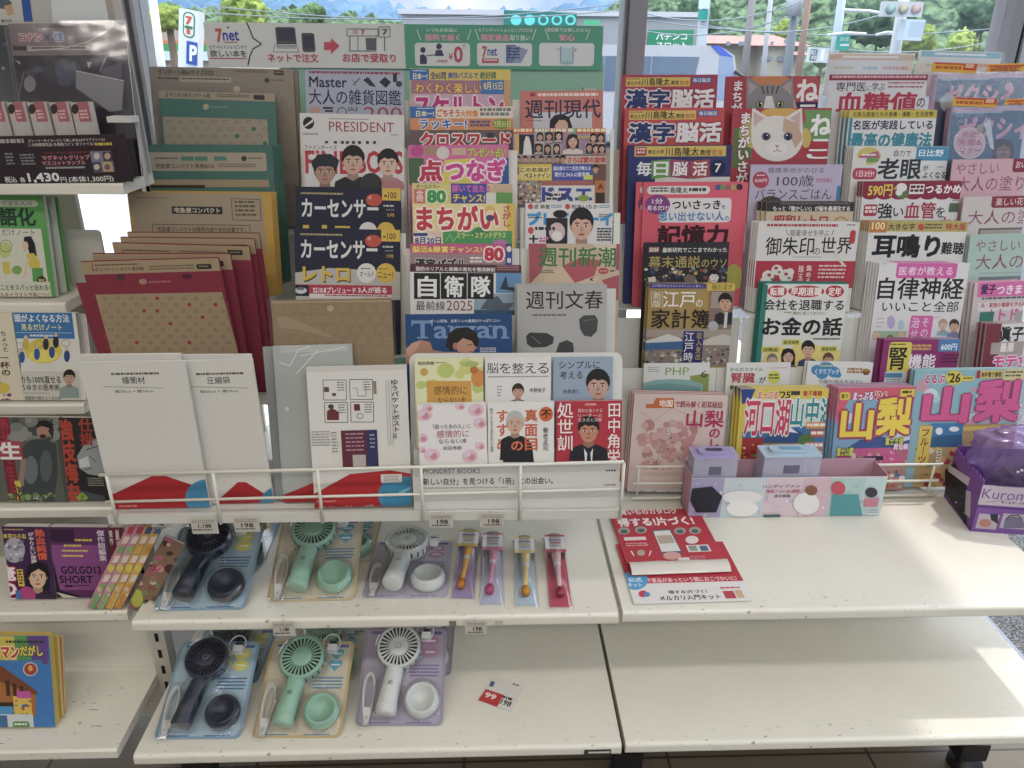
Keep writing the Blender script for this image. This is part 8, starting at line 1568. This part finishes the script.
bmk = MB(); bmk.box((-Wk / 2, 0, 0), (Wk / 2, .002, hB), pur); pk_ = ak.finish('front_panel', kb, bmk); pk_.matrix_local = Matrix.Translation((Wk / 2, 0, 0))
TKs = TKm @ Matrix.Translation((0, Dk / 2, 0)) @ Matrix.Rotation(math.radians(-90), 4, 'Z')
as_ = Art(TKs, Dk, hB + .012)
as_.G([(945, 470), (955, 462), (967, 486), (967, 526), (955, 508), (945, 492)], '#20202c'); as_.G([(948, 464), (970, 478), (968, 486), (948, 471)], '#c8bcc8'); as_.G([(966, 490), (971, 492), (970, 518), (965, 514)], '#b4b0bc'); as_.blots(944, 494, 966, 524, 16, ['#c890a8', '#6a6a80', '#3a3a4c', '#c8c0cc'], 1, 2.4, 4)
bms = MB(); bms.box((-Dk / 2, 0, 0), (Dk / 2, .002, hB + .004), pur)
n_ = 9
for i in range(n_): x = -Dk / 2 + Dk * (i + .5) / n_; bms.prism([(x + Dk / n_ * .5 * math.cos(t * .5236), hB + .004 + Dk / n_ * .5 * math.sin(t * .5236)) for t in range(7)], -.002, 0, pur, Matrix.Rotation(math.pi / 2, 4, 'X'))
ps_ = as_.finish('side_panel', kb, bms, clip=False); ps_.matrix_local = Matrix.Translation((0, Dk / 2, 0)) @ Matrix.Rotation(math.radians(-90), 4, 'Z')
m = MB(); m.box((.002, Dk - .002, 0), (Wk, Dk, hB + .02), pur); m.build('back_panel', kb)
m = MB(); m.box((Wk - .002, .002, 0), (Wk, Dk - .002, hB), pur); m.build('side_panel', kb)
m = MB(); m.box((.002, .002, 0), (Wk - .002, Dk - .002, .003), pur); m.build('bottom_panel', kb)
# bagged pouches inside: rumpled clear bag over a dark pouch
pg = thing('bagged_pouch', 'dark beaded pouch in a crumpled clear purple bag inside the display box', 'pouch', TKm @ Matrix.Translation((Wk / 2 + .01, .075, .004)))
m = MB(); blob(m, (0.008, 0, .065), .088, M('#2c2a38', 'matte'), 5, .7, 4, .08); m.v = [(x * .98, y * .55, max(z, .002)) for x, y, z in m.v]; m.build('pouch', pg)
m = MB(); pts = [(.0 + .07 * math.cos(t), -.0655, .128 + .035 * math.sin(t)) for t in [2.6 - .16 * i for i in range(12)]]
for p in pts: m.lathe([(0, -.0032), (.0028, -.0016), (.0032, 0), (.0028, .0016), (0, .0032)], M('#d8d4dc', 'gloss'), 10, Matrix.Translation(p), cap=False)
m.build('bead_row', pg)
fl = bpy.data.materials.new('lilac_film'); fl.use_nodes = True; nt = fl.node_tree; pb = nt.nodes['Principled BSDF']; pb.inputs['Base Color'].default_value = lin('#b9a3cf'); pb.inputs['Roughness'].default_value = .13; pb.inputs['Specular IOR Level'].default_value = .7
tr_ = nt.nodes.new('ShaderNodeBsdfTransparent'); tr_.inputs['Color'].default_value = lin('#dccdec'); mxs = nt.nodes.new('ShaderNodeMixShader'); mxs.inputs[0].default_value = .3; nt.links.new(tr_.outputs[0], mxs.inputs[1]); nt.links.new(pb.outputs[0], mxs.inputs[2]); nt.links.new(mxs.outputs[0], nt.nodes['Material Output'].inputs[0])
m = MB(); blob(m, (0.0, .0, .15), .128, fl, 9, 1.0, 5, .13); m.v = [(max(-.108, min(.104, x)) if z < .125 else x, y * .48, max(z, .01) if z < .2 else .2 + (z - .2) * .25) for x, y, z in m.v]; m.build('clear_bag', pg)
# ================================================================== light, world, exposure
wd = bpy.data.worlds.new('sky'); SC.world = wd; wd.use_nodes = True; nt = wd.node_tree; bgn = nt.nodes['Background']
tc = nt.nodes.new('ShaderNodeTexCoord'); sp = nt.nodes.new('ShaderNodeSeparateXYZ'); nt.links.new(tc.outputs['Generated'], sp.inputs[0])
rp = nt.nodes.new('ShaderNodeValToRGB'); nt.links.new(sp.outputs['Z'], rp.inputs['Fac'])
rp.color_ramp.elements[0].position = 0.0; rp.color_ramp.elements[0].color = lin('#c3d6ea'); rp.color_ramp.elements[1].position = .5; rp.color_ramp.elements[1].color = lin('#dfe6ee')
e = rp.color_ramp.elements.new(.09); e.color = lin('#a4c4ea')
ns = nt.nodes.new('ShaderNodeTexNoise'); ns.inputs['Scale'].default_value = 5; ns.inputs['Detail'].default_value = 6; nt.links.new(tc.outputs['Generated'], ns.inputs['Vector'])
rc = nt.nodes.new('ShaderNodeValToRGB'); rc.color_ramp.elements[0].position = .52; rc.color_ramp.elements[1].position = .68; nt.links.new(ns.outputs['Fac'], rc.inputs['Fac'])
mx = nt.nodes.new('ShaderNodeMix'); mx.data_type = 'RGBA'; nt.links.new(rc.outputs['Color'], mx.inputs['Factor']); nt.links.new(rp.outputs['Color'], mx.inputs['A']); mx.inputs['B'].default_value = lin('#eef2f6')
nt.links.new(mx.outputs['Result'], bgn.inputs['Color']); mrz = nt.nodes.new('ShaderNodeMapRange'); mrz.inputs['From Min'].default_value = .18; mrz.inputs['From Max'].default_value = .5; mrz.inputs['To Min'].default_value = SKY; mrz.inputs['To Max'].default_value = SKY * 3.2; nt.links.new(sp.outputs['Z'], mrz.inputs['Value']); nt.links.new(mrz.outputs['Result'], bgn.inputs['Strength'])
sd = bpy.data.lights.new('sun', 'SUN'); sd.energy = SUN; sd.angle = math.radians(1.6); sd.color = (1, .96, .9)
so_ = bpy.data.objects.new('sun', sd); COL.objects.link(so_); so_.rotation_euler = Vector((-.36, -.25, -.90)).to_track_quat('-Z', 'Y').to_euler()
SC.view_settings.view_transform = 'Standard'; SC.view_settings.look = 'None'; SC.view_settings.gamma = 1; SC.view_settings.use_curve_mapping = False; SC.view_settings.exposure = EXPO
try:
    SC.cycles.transparent_max_bounces = 24; SC.cycles.max_bounces = 8; SC.cycles.use_denoising = True
except Exception: pass
bpy.context.view_layer.update()
